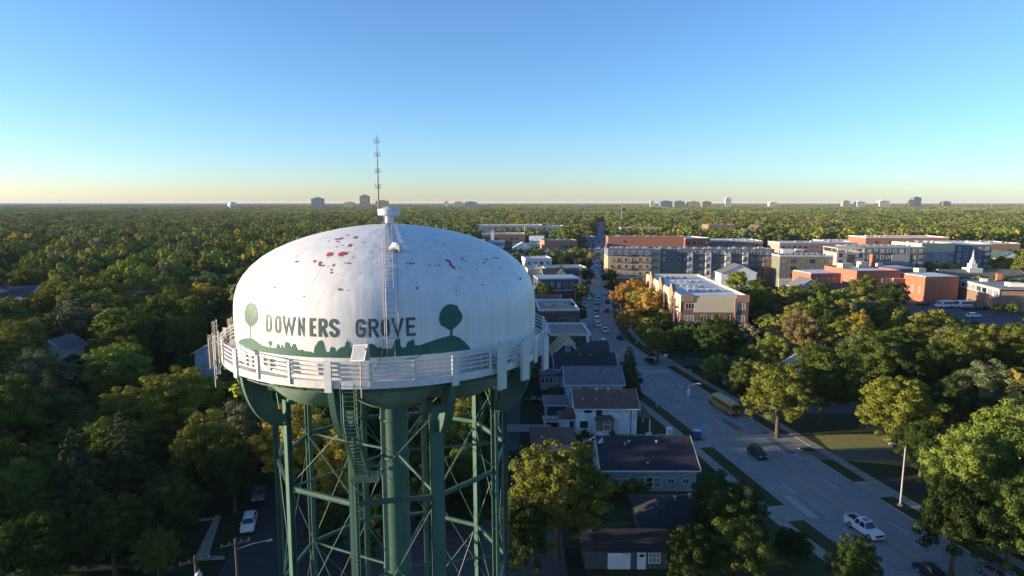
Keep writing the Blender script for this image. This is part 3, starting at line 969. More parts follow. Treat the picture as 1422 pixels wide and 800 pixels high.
# gear on the balcony
SOL = mat('solar_cells', (.30, .31, .36), .3, scale=4)
sb, sr = math.radians(-8.6), 12.65
mb = MB(); p = Vector(cyl(sb, sr, 0)); mb.tube([p + Vector((0, 0, 28.2)), p + Vector((0, 0, 30.9))], .045, 8)
mb.build('panel_pole', METAL, tower)
sp = MB()
ax = Vector((-math.sin(sb), math.cos(sb), 0)); ax = (Matrix.Rotation(math.radians(-22), 3, 'Z') @ ax)
nn = Vector((math.cos(sb), math.sin(sb), 0)); nn = (Matrix.Rotation(math.radians(-22), 3, 'Z') @ nn)
upv = (Vector((0, 0, 1)) * .9 - nn * .42).normalized(); c0 = p + Vector((0, 0, 31.05)) + nn * .12
nf = ax.cross(upv).normalized()
ax2 = (ax + upv * .12).normalized()
for i in range(-3, 4):
    for j in range(-4, 5):
        a = c0 + ax2 * (i * .115) + upv * (j * .1)
        sp.poly([a - ax2 * .05 - upv * .042 + nf * .03, a + ax2 * .05 - upv * .042 + nf * .03, a + ax2 * .05 + upv * .042 + nf * .03, a - ax2 * .05 + upv * .042 + nf * .03])
so = sp.build('solar_cells', SOL, tower)
fb = MB()
for t in (-.012, .02):
    fb.poly([c0 - ax2 * .45 - upv * .48 + nf * t, c0 + ax2 * .45 - upv * .48 + nf * t, c0 + ax2 * .45 + upv * .48 + nf * t, c0 - ax2 * .45 + upv * .48 + nf * t])
for a, b in (((-1, -1), (1, -1)), ((1, -1), (1, 1)), ((1, 1), (-1, 1)), ((-1, 1), (-1, -1))):
    fb.bar(c0 + ax2 * .45 * a[0] + upv * .48 * a[1], c0 + ax2 * .45 * b[0] + upv * .48 * b[1], .06)
fo = fb.build('solar_panel', WPAINT, tower); so.parent = fo
bx = MB(); q = c0 - nn * .2 + ax * .45; bx.box(q.x, q.y, q.z - .45, .25, .25, .75); bx.build('battery_box', METAL, tower)
ANT = mat('antenna_shell', (.52, .55, .52), .6, var=.06)


ANT2 = mat('antenna_shell_tan', (.34, .32, .27), .7, var=.15)


def antenna(beta, r, z0, h, w, dep=.22, tilt=0, m=ANT):
    e = MB(); e.box(0, 0, z0, dep, w, h)
    o = e.build('antenna_panel', m, tower, loc=cyl(math.radians(beta), r, 0), rz=math.radians(beta + tilt))
    e = MB(); e.tube([(-dep / 2 - .14, 0, z0 - .2), (-dep / 2 - .14, 0, z0 + h + .15)], .04, 6)
    for zz in (z0 + .3, z0 + h - .4): e.box(-dep / 2 - .1, 0, zz, .3, .12, .06)
    e.build('antenna_mount', METAL, o)
    return o


antenna(32.9, 13.0, 27.75, 3.05, .68)
antenna(43.5, 13.0, 27.85, 2.7, .72, tilt=-6)
antenna(58, 13.0, 27.8, 2.4, .7, tilt=-10)
for (b, r, z0, h, w) in ((-75, 13.2, 28.2, 2.2, .3), (-80, 13.3, 28.4, 2.0, .28), (-86, 13.2, 27.3, 2.2, .3), (-92, 13.5, 28.6, 2.3, .36), (-97, 13.5, 27.0, 2.3, .38), (-104, 13.4, 28.6, 2.0, .32)):
    antenna(b, r, z0, h, w, .18, tilt=(b * 7) % 20 - 10, m=ANT2)
mb = MB()
for b in (-73, -78, -83, -89, -95, -101):
    p = Vector(cyl(math.radians(b), 13.0, 0)); mb.tube([p + Vector((0, 0, 26.9)), p + Vector((0, 0, 30.3))], .045, 6)
    mb.bar(p + Vector((0, 0, 27.6)), Vector(cyl(math.radians(b), 12.4, 28.7)), .06)
for z in (28.3, 30.0):
    for b in range(-104, -72, 4): mb.bar(cyl(math.radians(b), 13.0, z), cyl(math.radians(b + 4), 13.0, z), .06)
mb.build('antenna_frame', METAL, tower)
mb = MB()
for b0, n in ((30, 26), (-92, 20)):
    for i in range(n):
        a = math.radians(b0 + rr.uniform(-2, 12)); z = rr.uniform(28.9, 30.3); r = 12.4 + rr.uniform(-.1, .15)
        pts = [Vector(cyl(a + k * .012 * rr.uniform(-1, 1.5), r + rr.uniform(-.1, .1), z - .14 * k + rr.uniform(-.2, .2))) for k in range(5)]
        mb.tube(pts, .022, 4)
mb.build('coax_cable', CABLE, tower)
mb = MB()
for b in (24, 27, 29): mb.box(12.4 * math.cos(math.radians(b)), 12.4 * math.sin(math.radians(b)), 29.3, .22, .34, .9, rz=math.radians(b))
for b in (-49, -46, -38, -31): mb.box(12.35 * math.cos(math.radians(b)), 12.35 * math.sin(math.radians(b)), 29.5, .15, .3, .7, rz=math.radians(b))
mb.build('equipment_box', mat('equip_grey', (.3, .3, .33), .6), tower)

# access stair from the balcony down to a caged platform at the front-left leg
mb = MB(); path = [(12.4, 28.8), (12.35, 27.6), (12.35, 26.4), (11.9, 25.2), (11.3, 24.0), (10.6, 22.9), (9.9, 21.9)]
for sg in (-.42, .42):
    mb.tube([(r, sg, z) for r, z in path], .07, 6)
    mb.tube([(r + .55, sg, z + .35) for r, z in path], .03, 5)
    for r, z in path: mb.tube([(r, sg, z), (r + .55, sg, z + .35)], .02, 4)
for (r0, z0), (r1, z1) in zip(path, path[1:]):
    n = 4
    for i in range(n):
        t = i / n; mb.box(r0 + (r1 - r0) * t, 0, z0 + (z1 - z0) * t, .22, .8, .03)
SB = math.radians(-12.2)
mb.build('access_stair', GREEN, tower, rz=SB)
mb = MB(); mb.box(9.6, .15, 21.75, 1.7, 1.9, .06)
for z in (22.1, 22.45, 22.85):
    for (x0, y0, x1, y1) in ((8.8, -.75, 10.4, -.75), (8.8, 1.1, 10.4, 1.1), (8.8, -.75, 8.8, 1.1), (10.4, .4, 10.4, 1.1)): mb.tube([(x0, y0, z), (x1, y1, z)], .025, 4)
for x, y in ((8.8, -.75), (10.4, -.75), (8.8, 1.1), (10.4, 1.1), (9.6, 1.1), (8.8, .2)): mb.tube([(x, y, 21.75), (x, y, 22.9)], .03, 4)
for x, y in ((10.4, -.7), (10.4, 1.0)): mb.bar((x, y, 21.75), (9.3, y * .3, 20.2), .08)
mb.build('stair_platform', GREEN, tower, rz=SB)
mb = MB()
for sg in (-.2, .2): mb.tube([(9.9, sg, 0.2), (9.75, sg, 21.8)], .03, 5)
for i in range(70): mb.tube([(9.9 - .002 * i, -.2, .5 + i * .3), (9.9 - .002 * i, .2, .5 + i * .3)], .018, 4)
mb.build('leg_ladder', GREEN, tower, rz=math.radians(-16))
mb = MB()
for k in range(5): mb.tube([(9.62, -.3 + k * .13, .2), (9.45, -.3 + k * .13, 24.4)], .04, 5)
mb.build('riser_cables', CABLE, tower, rz=math.radians(126))

# ------------------------------------------------------------------ buildings
_WM = {}
FOOT = []      # footprints kept clear of trees: (x, y, radius)


def window_mesh(w, h, bars=1, fm=WHITE, gm=GLASS, hb=0, sill=True):
    k = (w, h, bars, fm.name, gm.name, hb)
    if k in _WM: return _WM[k]
    mb = MB(); t = .09
    mb.box(0, -.03, 0, w + .1, .05, t); mb.box(0, -.03, h - t, w + .1, .05, t)
    mb.box(-w / 2, -.03, t, t, .05, h - 2 * t); mb.box(w / 2, -.03, t, t, .05, h - 2 * t)
    for i in range(bars): mb.box(-w / 2 + w * (i + 1) / (bars + 1), -.03, t, .06, .045, h - 2 * t)
    if hb: mb.box(0, -.032, h * .5, w - t, .04, .06)
    mb.poly([(-w / 2, -.015, t / 2), (w / 2, -.015, t / 2), (w / 2, -.015, h - t / 2), (-w / 2, -.015, h - t / 2)], 1)
    me = bpy.data.meshes.new('window'); me.from_pydata(mb.v, [], mb.f)
    me.materials.append(fm); me.materials.append(gm); me.polygons.foreach_set('material_index', mb.m); me.update()
    _WM[k] = me
    return me


def face_place(face, w, d, a, out=0.0):
    """local x,y,rot of a point at offset a (from centre, rightwards as seen from outside)"""
    if face == 'S': return a, -d / 2 - out, 0
    if face == 'W': return -w / 2 - out, -a, -math.pi / 2
    if face == 'E': return w / 2 + out, a, math.pi / 2
    return -a, d / 2 + out, math.pi


def add_window(root, face, w, d, a, z, ww, hh, out=0.0, name='window', **kw):
    x, y, r = face_place(face, w, d, a, out)
    o = bpy.data.objects.new(name, window_mesh(ww, hh, **kw)); COL.objects.link(o)
    o.parent = root; o.location = (x, y, z); o.rotation_euler = (0, 0, r)
    return o


def gable_walls(mb, w, d, h, rh, axis, mi=0):
    x, y = w / 2, d / 2
    if axis == 'x':
        mb.prism([(-1, 0)] * 0 or [(-y, 0), (y, 0), (y, h), (0, rh), (-y, h)], -x, x)
        # rotate profile: prism runs along y, we need it along x
        n = len(mb.v) - 10
        for i in range(n, n + 10):
            a, b, c = mb.v[i]; mb.v[i] = (b, a, c)
    else:
        mb.prism([(-x, 0), (x, 0), (x, h), (0, rh), (-x, h)], -y, y)


def gable_roof(mb, w, d, h, rh, axis, ov=.45, th=.16):
    half = (d if axis == 'x' else w) / 2; L = (w if axis == 'x' else d) / 2 + ov
    sl = (rh - h) / half; e = half + ov; ze = h - ov * sl
    n = len(mb.v)
    for s in (-1, 1):
        prof = [(0, rh + .03), (s * e, ze + .03), (s * e, ze + .03 + th), (0, rh + .03 + th)]
        mb.prism(prof, -L, L)
    if axis == 'x':
        for i in range(n, len(mb.v)):
            a, b, c = mb.v[i]; mb.v[i] = (b, a, c)


def hip_roof(mb, w, d, h, rh, ov=.5, th=.14):
    x, y = w / 2 + ov, d / 2 + ov
    if w >= d: r0, r1 = Vector((-(x - y), 0, rh)), Vector(((x - y), 0, rh))
    else: r0, r1 = Vector((0, -(y - x), rh)), Vector((0, (y - x), rh))
    z = h
    c = [Vector((-x, -y, z)), Vector((x, -y, z)), Vector((x, y, z)), Vector((-x, y, z))]
    if w >= d:
        mb.poly([c[0], c[1], r1, r0]); mb.poly([c[2], c[3], r0, r1]); mb.poly([c[1], c[2], r1]); mb.poly([c[3], c[0], r0])
    else:
        mb.poly([c[0], c[1], r0]); mb.poly([c[2], c[3], r1]); mb.poly([c[1], c[2], r1, r0]); mb.poly([c[3], c[0], r0, r1])
    for a, b in zip(c, c[1:] + c[:1]):
        mb.poly([a, b, b - Vector((0, 0, th)), a - Vector((0, 0, th))])
    mb.poly([v - Vector((0, 0, th)) for v in c[::-1]])


_sh = {}


def shingle(name, col): return mat_siding('shingle_' + name, col, .35, 'z', .92)


def side_m(name, col): return mat_siding('siding_' + name, col, .22, 'z', .75)


def house(name, label, x0, x1, y0, y1, h, rh, axis, wall, roof, wins=(), cat='house', rz=0, trim=True, ov=.45, group=None, base=0):
    w, d = x1 - x0, y1 - y0
    root = tag(empty(name, ((x0 + x1) / 2, (y0 + y1) / 2, base), rz), label, cat, group)
    FOOT.append(((x0 + x1) / 2, (y0 + y1) / 2, w / 2 + 1, d / 2 + 1))
    mb = MB()
    if axis == 'hip': mb.box(0, 0, 0, w, d, h)
    else: gable_walls(mb, w, d, h, rh, axis)
    fixn(mb.build('wall', wall, root))
    mb = MB()
    if axis == 'hip': hip_roof(mb, w, d, h, rh)
    else: gable_roof(mb, w, d, h, rh, axis, ov)
    rf = fixn(mb.build('roof', roof, root))
    if trim:
        mb = MB()
        if axis == 'x':
            sl = (rh - h) / (d / 2); ze = h - ov * sl
            for s in (-1, 1):
                mb.box(0, s * (d / 2 + ov + .05), ze - .02, w + 2 * ov, .09, .17)
            for s in (-1, 1):
                for q in (-1, 1): mb.bar((s * (w / 2 + ov + .03), q * (d / 2 + ov), ze + .1), (s * (w / 2 + ov + .03), 0, rh + .1), .06, .2)
        elif axis == 'y':
            sl = (rh - h) / (w / 2); ze = h - ov * sl
            for s in (-1, 1): mb.box(s * (w / 2 + ov + .05), 0, ze - .02, .09, d + 2 * ov, .17)
            for s in (-1, 1):
                for q in (-1, 1): mb.bar((q * (w / 2 + ov), s * (d / 2 + ov + .03), ze + .1), (0, s * (d / 2 + ov + .03), rh + .1), .06, .2)
        else:
            for s in (-1, 1):
                mb.box(0, s * (d / 2 + .55), h - .12, w + 1.1, .08, .14); mb.box(s * (w / 2 + .55), 0, h - .12, .08, d + 1.0, .14)
        mb.build('gutter', WHITE, rf)
    for q in wins:
        face, a, z, ww, hh = q[:5]; kw = q[5] if len(q) > 5 else {}
        add_window(root, face, w, d, a, z, ww, hh, **kw)
    return root


def part(root, name, m, fn, **kw):
    mb = MB(); fn(mb); return fixn(mb.build(name, m, root, **kw))


def roof_vents(root, pts):
    for x, y, z in pts:
        mb = MB(); mb.lathe([(.1, z - .1), (.1, z + .3), (.22, z + .32), (.22, z + .42), (.01, z + .46)], 10, cx=x, cy=y)
        mb.build('roof_vent', METAL, root)


SID_WHITE = side_m('white', (.76, .78, .78)); SID_GREY = side_m('grey', (.33, .36, .36)); SID_BLUE = side_m('blue', (.44, .51, .58))
SID_CREAM = side_m('cream', (.52, .45, .3)); SID_DK = side_m('dark', (.08, .085, .10)); SID_TAN = side_m('tan', (.38, .33, .24))
SH_BROWN = shingle('brown', (.12, .08, .065)); SH_GREY = shingle('grey', (.13, .135, .15)); SH_DARK = shingle('dark', (.05, .05, .06))
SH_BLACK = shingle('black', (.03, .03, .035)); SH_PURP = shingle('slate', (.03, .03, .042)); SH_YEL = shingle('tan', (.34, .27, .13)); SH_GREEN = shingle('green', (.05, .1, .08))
DBR = mat_brick('brick_dark', (.07, .045, .04), (.10, .06, .05))
RBR = mat_brick('brick_red', (.30, .10, .06), (.36, .13, .08))
OBR = mat_brick('brick_orange', (.34, .105, .055), (.40, .13, .07))
TBR = mat_brick('brick_tan', (.42, .28, .17), (.48, .33, .2))
BBR = mat_brick('brick_brown', (.20, .12, .09), (.25, .15, .11))
STUC = mat('stucco_cream', (.55, .47, .34), .9); STUC_W = mat('stucco_white', (.62, .6, .56), .9)
ROOFW = mat('membrane_white', (.62, .62, .62), .8, scale=.3, var=.2); ROOFG = mat('membrane_grey', (.24, .24, .25), .9, scale=.3, var=.25)
PAN_BLUE = mat('panel_slate_blue', (.10, .13, .17), .7, scale=.5); PAN_GREY = mat('panel_grey', (.26, .27, .28), .8, scale=.5); PAN_LT = mat('panel_pale', (.5, .5, .48), .8, scale=.5)
PAN_OLV = mat('panel_olive', (.17, .17, .14), .8, scale=.5)

# --- houses beside the road (near)
W2 = dict(bars=1, fm=WHITE)
h1 = house('house', 'white two storey house with brown roof and bay window beside the main road', 11.1, 21.6, 103, 111, 4.9, 6.9, 'x', SID_WHITE, SH_BROWN,
           [('S', -3.9, 1.25, 1.3, 1.25, dict(fm=FRAME_DK, bars=2)), ('S', -3.2, 4.0, 1.2, .7, dict(fm=FRAME_DK)), ('S', -1.3, 3.4, .9, 1.25, dict(fm=FRAME_DK, bars=0, hb=1)), ('W', 0, 3.6, 1, 1.2), ('E', 1, 3.4, 1, 1.2)])
part(h1, 'bay_window', SID_WHITE, lambda mb: mb.prism([(-1.9, 0), (-1.3, -.0), (.5, 0), (1.1, 0), (1.1, 1.0), (-1.9, 1.0)], -4.95, -4.0))
part(h1, 'bay_roof', SH_BROWN, lambda mb: [mb.poly([(-2.1, -5.15, 3.0), (1.3, -5.15, 3.0), (.7, -4.0, 3.6), (-1.5, -4.0, 3.6)]), mb.poly([(-2.1, -5.15, 3.0), (-1.5, -4, 3.6), (-2.1, -4, 3.0)]), mb.poly([(1.3, -5.15, 3), (1.3, -4, 3), (.7, -4, 3.6)]), mb.poly([(-2.1, -5.15, 2.97), (-2.1, -4.0, 2.97), (1.3, -4.0, 2.97), (1.3, -5.15, 2.97)])])
part(h1, 'bay_glazing', GLASS, lambda mb: mb.box(-.4, -4.45, 1.0, 2.8, .8, 2.0))
part(h1, 'bay_frame', mat('copper_frame', (.30, .14, .07), .6), lambda mb: [mb.box(x, -4.88, 1.0, .16, .1, 1.98) for x in (-1.8, -1.1, 1.0)] + [mb.box(x, -4.88, 1.0, .1, .1, 1.98) for x in (.3, -.4)])
part(h1, 'bay_sash', WHITE, lambda mb: [mb.box(-.05, -4.9, 1.05, 1.2, .1, .12), mb.box(-.05, -4.9, 2.2, 1.2, .1, .1), mb.box(-.05, -4.9, 2.8, 1.2, .1, .12), mb.box(-.62, -4.9, 1.1, .1, .09, 1.8), mb.box(.52, -4.9, 1.1, .1, .09, 1.8)])
part(h1, 'downpipe', FRAME_DK, lambda mb: mb.box(4.2, -4.06, 0, .12, .1, 4.8))
part(h1, 'porch_roof', SH_BROWN, lambda mb: mb.prism([(5.2, 3.3), (7.9, 2.7), (7.9, 2.85), (5.2, 3.5)], -3.9, 2.5))
part(h1, 'porch_post', WHITE, lambda mb: mb.box(7.6, -3.6, 0, .2, .2, 2.7)); part(h1, 'porch_post', WHITE, lambda mb: mb.box(7.6, 2.2, 0, .2, .2, 2.7))
part(h1, 'front_door', mat('door_dark', (.05, .04, .04), .6), lambda mb: mb.box(5.3, -1, .2, .1, 1.0, 2.1))
part(h1, 'lean_to', SID_WHITE, lambda mb: mb.box(-6.6, -1.0, 0, 2.7, 3.6, 2.3)); part(h1, 'lean_to_roof', SH_BROWN, lambda mb: mb.prism([(-8.3, 2.4), (-5.2, 3.0), (-5.2, 3.15), (-8.3, 2.55)], -3.1, 1.1))
add_window(h1, 'S', 10.5, 5.6, -5.9, .3, .8, 1.9, bars=0)
roof_vents(h1, [(-1.3, -.4, 6.85), (.8, -.4, 6.85), (-4, -2.6, 5.6), (-1.7, -2.6, 5.6)])
h2 = house('house', 'grey ranch house with wide dark slate roof, nearest house in front of the white one', 12.6, 25.6, 81.6, 92.0, 3.4, 6.0, 'x', SID_GREY, SH_PURP,
           [('S', -4.3, 1.0, .9, 1.0), ('S', -3.2, 1.0, .9, 1.0), ('S', -1.1, .7, 1.0, 1.5, dict(bars=0, fm=WHITE)), ('S', 0, .7, 1.0, 1.5, dict(bars=0, hb=1)), ('S', 1.1, .7, 1.0, 1.5, dict(bars=0, hb=1)), ('S', 3.0, 1.2, .8, .8), ('S', 5.1, 1.2, .8, .8), ('W', 0, 1.2, 1, 1)])
roof_vents(h2, [(-2.2, -1.2, 5.5), (1.8, -1.2, 5.5), (-2.8, -1.6, 5.3), (-.2, -4.6, 3.7)])
part(h2, 'chimney', mat('chimney_white', (.6, .58, .54), .8), lambda mb: mb.box(4.8, 3.4, 3.5, .8, .8, 2.6))
h3 = house('house', 'dark hip roofed house below the grey ranch house', 15.5, 25.5, 67, 75.5, 2.5, 4.6, 'hip', SID_DK, SH_BLACK, [('S', 1, 1, 1.2, 1.1), ('S', 3.6, 1, 1.2, 1.1), ('W', 2, 1, 1, 1)], trim=False)
roof_vents(h3, [(.8, -1.0, 4.9), (-1, -1.2, 4.7)])
h3b = house('garage', 'dark garage with white roll-up door, white entry door and gridded window at the bottom', 8.0, 17.0, 63.2, 66.9, 2.6, 3.6, 'x', SID_DK, SH_BLACK, [('S', 3.1, .75, 1.25, 1.25, dict(bars=2, hb=1))], cat='garage', trim=False)
part(h3b, 'garage_door', mat('garage_door_white', (.66, .68, .72), .6), lambda mb: [mb.box(-.75, -1.89, .05 + k * .48, 2.5, .06, .465) for k in range(4)])
dd = part(h3b, 'door', WHITE, lambda mb: mb.box(1.7, -1.9, .05, .95, .08, 2.0)); part(dd, 'door_light', GLASS, lambda mb: mb.box(1.7, -1.96, 1.55, .5, .04, .3))
h4 = house('garage', 'small hip roofed garage with brown roof left of the slate roofed ranch house', 3.4, 9.8, 94, 100, 2.3, 3.7, 'hip', SID_WHITE, SH_BROWN, cat='garage', trim=False)
part(h4, 'side_door', WHITE, lambda mb: mb.box(2.4, -3.03, 0, .9, .07, 1.9))
part(h4, 'overhead_door', mat('garage_door_white', (.66, .68, .72), .6), lambda mb: [mb.box(-.7, -3.03, .05 + k * .46, 2.6, .06, .44) for k in range(4)])
h5 = house('house', 'pale blue house with long grey roof behind the white two storey house', 10.6, 21.4, 116, 126, 5.2, 7.3, 'x', SID_BLUE, SH_GREY, [('W', 1, 1.2, 1, 1.3), ('W', 1, 3.6, 1, 1.3), ('W', -2, 3.6, 1, 1.3), ('S', 0, 1.2, 1, 1.2), ('S', 3, 1.2, 1.2, 1.2), ('S', -2, 3.7, 1.2, 1)])
roof_vents(h5, [(-4.2, -.9, 7), (2.3, -2.2, 6.4)])
part(h5, 'porch_roof', SH_GREY, lambda mb: mb.prism([(5.2, 3.2), (7.4, 2.7), (7.4, 2.85), (5.2, 3.4)], -3, 3))
h6 = house('house', 'pale grey house with slate roof and a sunroom of five windows', 9.5, 22.5, 130, 139.5, 4.4, 6.7, 'x', SID_BLUE, SH_PURP, [('S', 2, 2.3, 1, 1.2), ('S', 4.5, 2.3, 1, 1.2), ('W', 1, 2.3, 1, 1.2)])
part(h6, 'sunroom', SID_GREY, lambda mb: mb.box(-7.6, -3.4, 0, 4.6, 4.4, 3.0)); part(h6, 'sunroom_roof', SH_GREY, lambda mb: mb.prism([(-10.1, 3.0), (-5.1, 3.0), (-5.1, 3.9), (-10.1, 3.3)], -5.9, -1.0))
for k in range(5): add_window(h6, 'S', 13, 11.2, -9.4 + k * .9, 1.4, .6, 1.3, bars=0)
part(h6, 'chimney', DBR, lambda mb: mb.box(-1.2, .6, 5, .9, .9, 2.7)); roof_vents(h6, [(1.4, -1, 6.2), (-.8, -1, 6.3)])
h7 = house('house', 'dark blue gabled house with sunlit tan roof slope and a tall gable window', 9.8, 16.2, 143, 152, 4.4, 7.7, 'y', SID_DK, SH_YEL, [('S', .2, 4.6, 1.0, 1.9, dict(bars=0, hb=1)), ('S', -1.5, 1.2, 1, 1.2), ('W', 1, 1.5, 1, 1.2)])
part(h7, 'gable_panel', SID_WHITE, lambda mb: mb.prism([(-1.0, 6.55), (1.0, 6.55), (0, 7.6)], -4.56, -4.5))
part(h7, 'side_wing', SID_DK, lambda mb: mb.box(6.6, 1.2, 0, 7.0, 6, 4.2)); part(h7, 'side_wing_roof', SH_DARK, lambda mb: [mb.poly([(3.2, -2.3, 4.1), (10.6, -2.3, 4.1), (10.6, 1.2, 6.3), (3.2, 1.2, 6.3)]), mb.poly([(3.2, 1.2, 6.3), (10.6, 1.2, 6.3), (10.6, 4.6, 4.1), (3.2, 4.6, 4.1)])])
part(h7, 'chimney', STUC_W, lambda mb: mb.box(5.6, 1.2, 5.8, .7, .7, 2.3))
g5 = house('garage', 'grey garage with wide dark door beside the pale blue house', 6.2, 10.4, 111, 116.5, 2.7, 3.5, 'x', SID_BLUE, SH_GREY, cat='garage', trim=True, ov=.25)
part(g5, 'garage_door', mat('door_charcoal', (.06, .07, .09), .6), lambda mb: mb.box(0, -2.78, .05, 3.5, .06, 2.3))
# dark brick flat roofed shop with sunken front roof
def flatb(name, label, cx, cy, w, d, h, rz, wall, roofm, parapet=.6, wins=(), cat='building', group=None, cap=None):
    root = tag(empty(name, (cx, cy, 0), rz), label, cat, group)
    FOOT.append((cx, cy, w / 2 + 2, d / 2 + 2))
    mb = MB(); mb.box(0, 0, 0, w, d, h); mb.build('wall', wall, root)
    mb = MB(); mb.box(0, 0, h + .01, w - .7, d - .7, .06); mb.build('roof', roofm, root)
    mb = MB(); t = .35
    mb.box(0, -d / 2 + t / 2, h, w, t, parapet); mb.box(0, d / 2 - t / 2, h, w, t, parapet)
    mb.box(-w / 2 + t / 2, 0, h, t, d - 2 * t, parapet); mb.box(w / 2 - t / 2, 0, h, t, d - 2 * t, parapet)
    mb.build('parapet', cap or wall, root)
    for q in wins:
        face, aa, zs, ww, hh = q[:5]; kw = q[5] if len(q) > 5 else {}
        for a in aa:
            for z in zs: add_window(root, face, w, d, a, z, ww, hh, **kw)
    return root


def hvac(root, pts, z, s=1.0):
    for x, y in pts:
        mb = MB(); mb.box(x, y, z, 1.6 * s, 1.3 * s, .9 * s); mb.lathe([(.4 * s, z + .9 * s), (.45 * s, z + 1.05 * s), (.01, z + 1.05 * s)], 10, cx=x, cy=y)
        mb.box(x + 1.1 * s, y, z, .5 * s, .6 * s, .5 * s)
        mb.build('roof_unit', METAL, root)


lin = lambda a, b, n: [a + (b - a) * i / (n - 1) for i in range(n)] if n > 1 else [(a + b) / 2]
b8 = flatb('brick_shop', 'dark brick flat roofed shop with pale rooftop clutter beyond the gabled houses', 14.2, 196, 12.5, 20, 7.2, .02, DBR, ROOFG, wins=[('S', lin(.6, 4.4, 3), [3.6], 1.0, 1.5, dict(fm=PAN_LT))], cap=STUC_W)
hvac(b8, [(-3, -2), (1.5, -1)], 7.3); part(b8, 'roof_hatch', OBR, lambda mb: mb.box(-1.2, -4, 7.3, .9, .9, 1.2))
b8b = flatb('brick_shop', 'low dark brick shop with recessed roof, in front of the taller dark brick one', 15.5, 170, 11, 16, 4.6, .02, DBR, mat('gravel_roof', (.25, .22, .18), .95, scale=4), wins=[('S', lin(-3, 3, 3), [1.5], 1.2, 1.4)], cap=STUC_W)
h9 = house('house', 'white walled house with brown roof behind the dark brick shop', 7.8, 16.5, 210, 219, 5.4, 8.0, 'x', SID_WHITE, SH_BROWN, [('S', -2.5, 3.6, .8, .9), ('S', 0, 3.6, .8, .9), ('S', 2.5, 3.6, .8, .9)])
h10 = tag(empty('mansard_building', (18, 254, 0), .12), 'dark mansard building with a row of arched white dormer windows', 'building'); FOOT.append((18, 254, 10, 8))
part(h10, 'wall', DBR, lambda mb: mb.box(0, 0, 0, 17, 13, 5.0))
part(h10, 'mansard_roof', mat('mansard_navy', (.05, .07, .11), .7), lambda mb: mb.box(0, 0, 5.0, 17.6, 13.6, 4.2, taper=.93))
part(h10, 'roof', mat('blue_roof_edge', (.30, .38, .46), .7), lambda mb: mb.box(0, 0, 9.2, 17, 13.2, .5))
for a in lin(-5.5, 5.5, 5): add_window(h10, 'S', 17, 13.9, a, 5.7, 1.1, 2.3, bars=0, hb=1)
part(h10, 'ledge', STUC_W, lambda mb: mb.box(0, -6.9, 4.7, 17.4, .3, .3))
h11 = house('house', 'navy roofed building with white central gable beyond the mansard building', 14, 31, 282, 292, 6.6, 9.6, 'x', SID_WHITE, SH_DARK, [('S', a, 1.5, 1, 1.5) for a in (-6, -3, 3, 6)] , rz=.13)
part(h11, 'front_gable', SID_WHITE, lambda mb: mb.prism([(-3.4, 6), (3.4, 6), (0, 9.2)], -6.6, -2)); part(h11, 'front_gable_roof', SH_DARK, lambda mb: [mb.prism([(0, 9.3), (s * 3.9, 5.7), (s * 3.9, 5.95), (0, 9.6)], -6.9, -1.5) for s in (-1, 1)])
b12 = flatb('apartment_house', 'cream flat roofed block left of the navy roofed gabled building', 11, 291, 9, 12, 9, .13, STUC, ROOFW, wins=[('S', lin(-2, 2, 2), [2, 5.6], 1.4, 1.5, dict(fm=FRAME_DK))])
b13 = flatb('apartment_house', 'white three storey block with stacked balconies behind the cream block', 13, 330, 14, 14, 10.5, .13, STUC_W, ROOFW, wins=[('S', lin(-5, 5, 4), [1.5, 4.6, 7.7], 1.6, 1.6, dict(fm=FRAME_DK))])
b14 = flatb('shop_building', 'long low building with pale roof and blue edge left of the road', 26, 316, 22, 14, 7, .13, STUC_W, ROOFW, wins=[('S', lin(-9, 9, 6), [3.5], 1.6, 1.5)])

# --- L shaped brick condominium right of the road
condo = flatb('brick_condominium', 'brick and cream four storey condominium with three gabled bays and white roof', 60.2, 206.5, 19.6, 56, 12.3, -.035, mat_brick('condo_brick', (.16, .075, .06), (.2, .1, .08)), ROOFW, .7,
              [('S', [-7.2, 7.6], [9.0, 5.4, 2.0], 2.6, 1.8, dict(bars=2)), ('S', [-3, 3.9], [9.0, 5.4, 2.0], 1.5, 1.9, dict(bars=1)), ('S', [.5], [9.0, 5.4, 2.0], 2.2, 1.9, dict(bars=2)),
               ('W', lin(-25, 25, 14), [9.0, 5.6, 2.2], 1.3, 1.9, dict(bars=1, out=.13))], cat='apartment building', cap=STUC)
part(condo, 'upper_cladding', STUC, lambda mb: [mb.box(.3, -28.05, 8.1, 12.6, .1, 4.2), mb.box(-9.86, 0, 8.1, .12, 56.2, 4.2)])
CBL = mat_brick('condo_brick_light', (.30, .17, .11), (.36, .2, .14))
for q in (-8, 8): part(condo, 'corner_tower', CBL, lambda mb: mb.box(q, -28.1, 11.1, 3.8, .3, 2.2))
part(condo, 'pilaster', CBL, lambda mb: mb.box(5.95, -28.12, 0, .4, .3, 12.3))
for k, yy in enumerate((-17.5, -1, 16)):
    part(condo, 'gabled_bay', mat_brick('condo_gable_brick', (.36, .17, .09), (.42, .2, .11)), lambda mb: [mb.prism([(yy - 2.4, 0), (yy + 2.4, 0), (yy + 2.4, 12.6), (yy, 15.0), (yy - 2.4, 12.6)], -10.5, -9.3), mb.v.__setitem__(slice(None), [(b, a, c) for a, b, c in mb.v])])
    part(condo, 'bay_coping', STUC, lambda mb: [mb.bar((-10.5, yy - 2.6, 12.5), (-10.5, yy, 15.15), .25), mb.bar((-10.5, yy, 15.15), (-10.5, yy + 2.6, 12.5), .25)])
    for zz in (3, 6.4, 9.8): add_window(condo, 'W', 21.06, 0, -yy, zz - .6, 1.6, 1.9, bars=1)
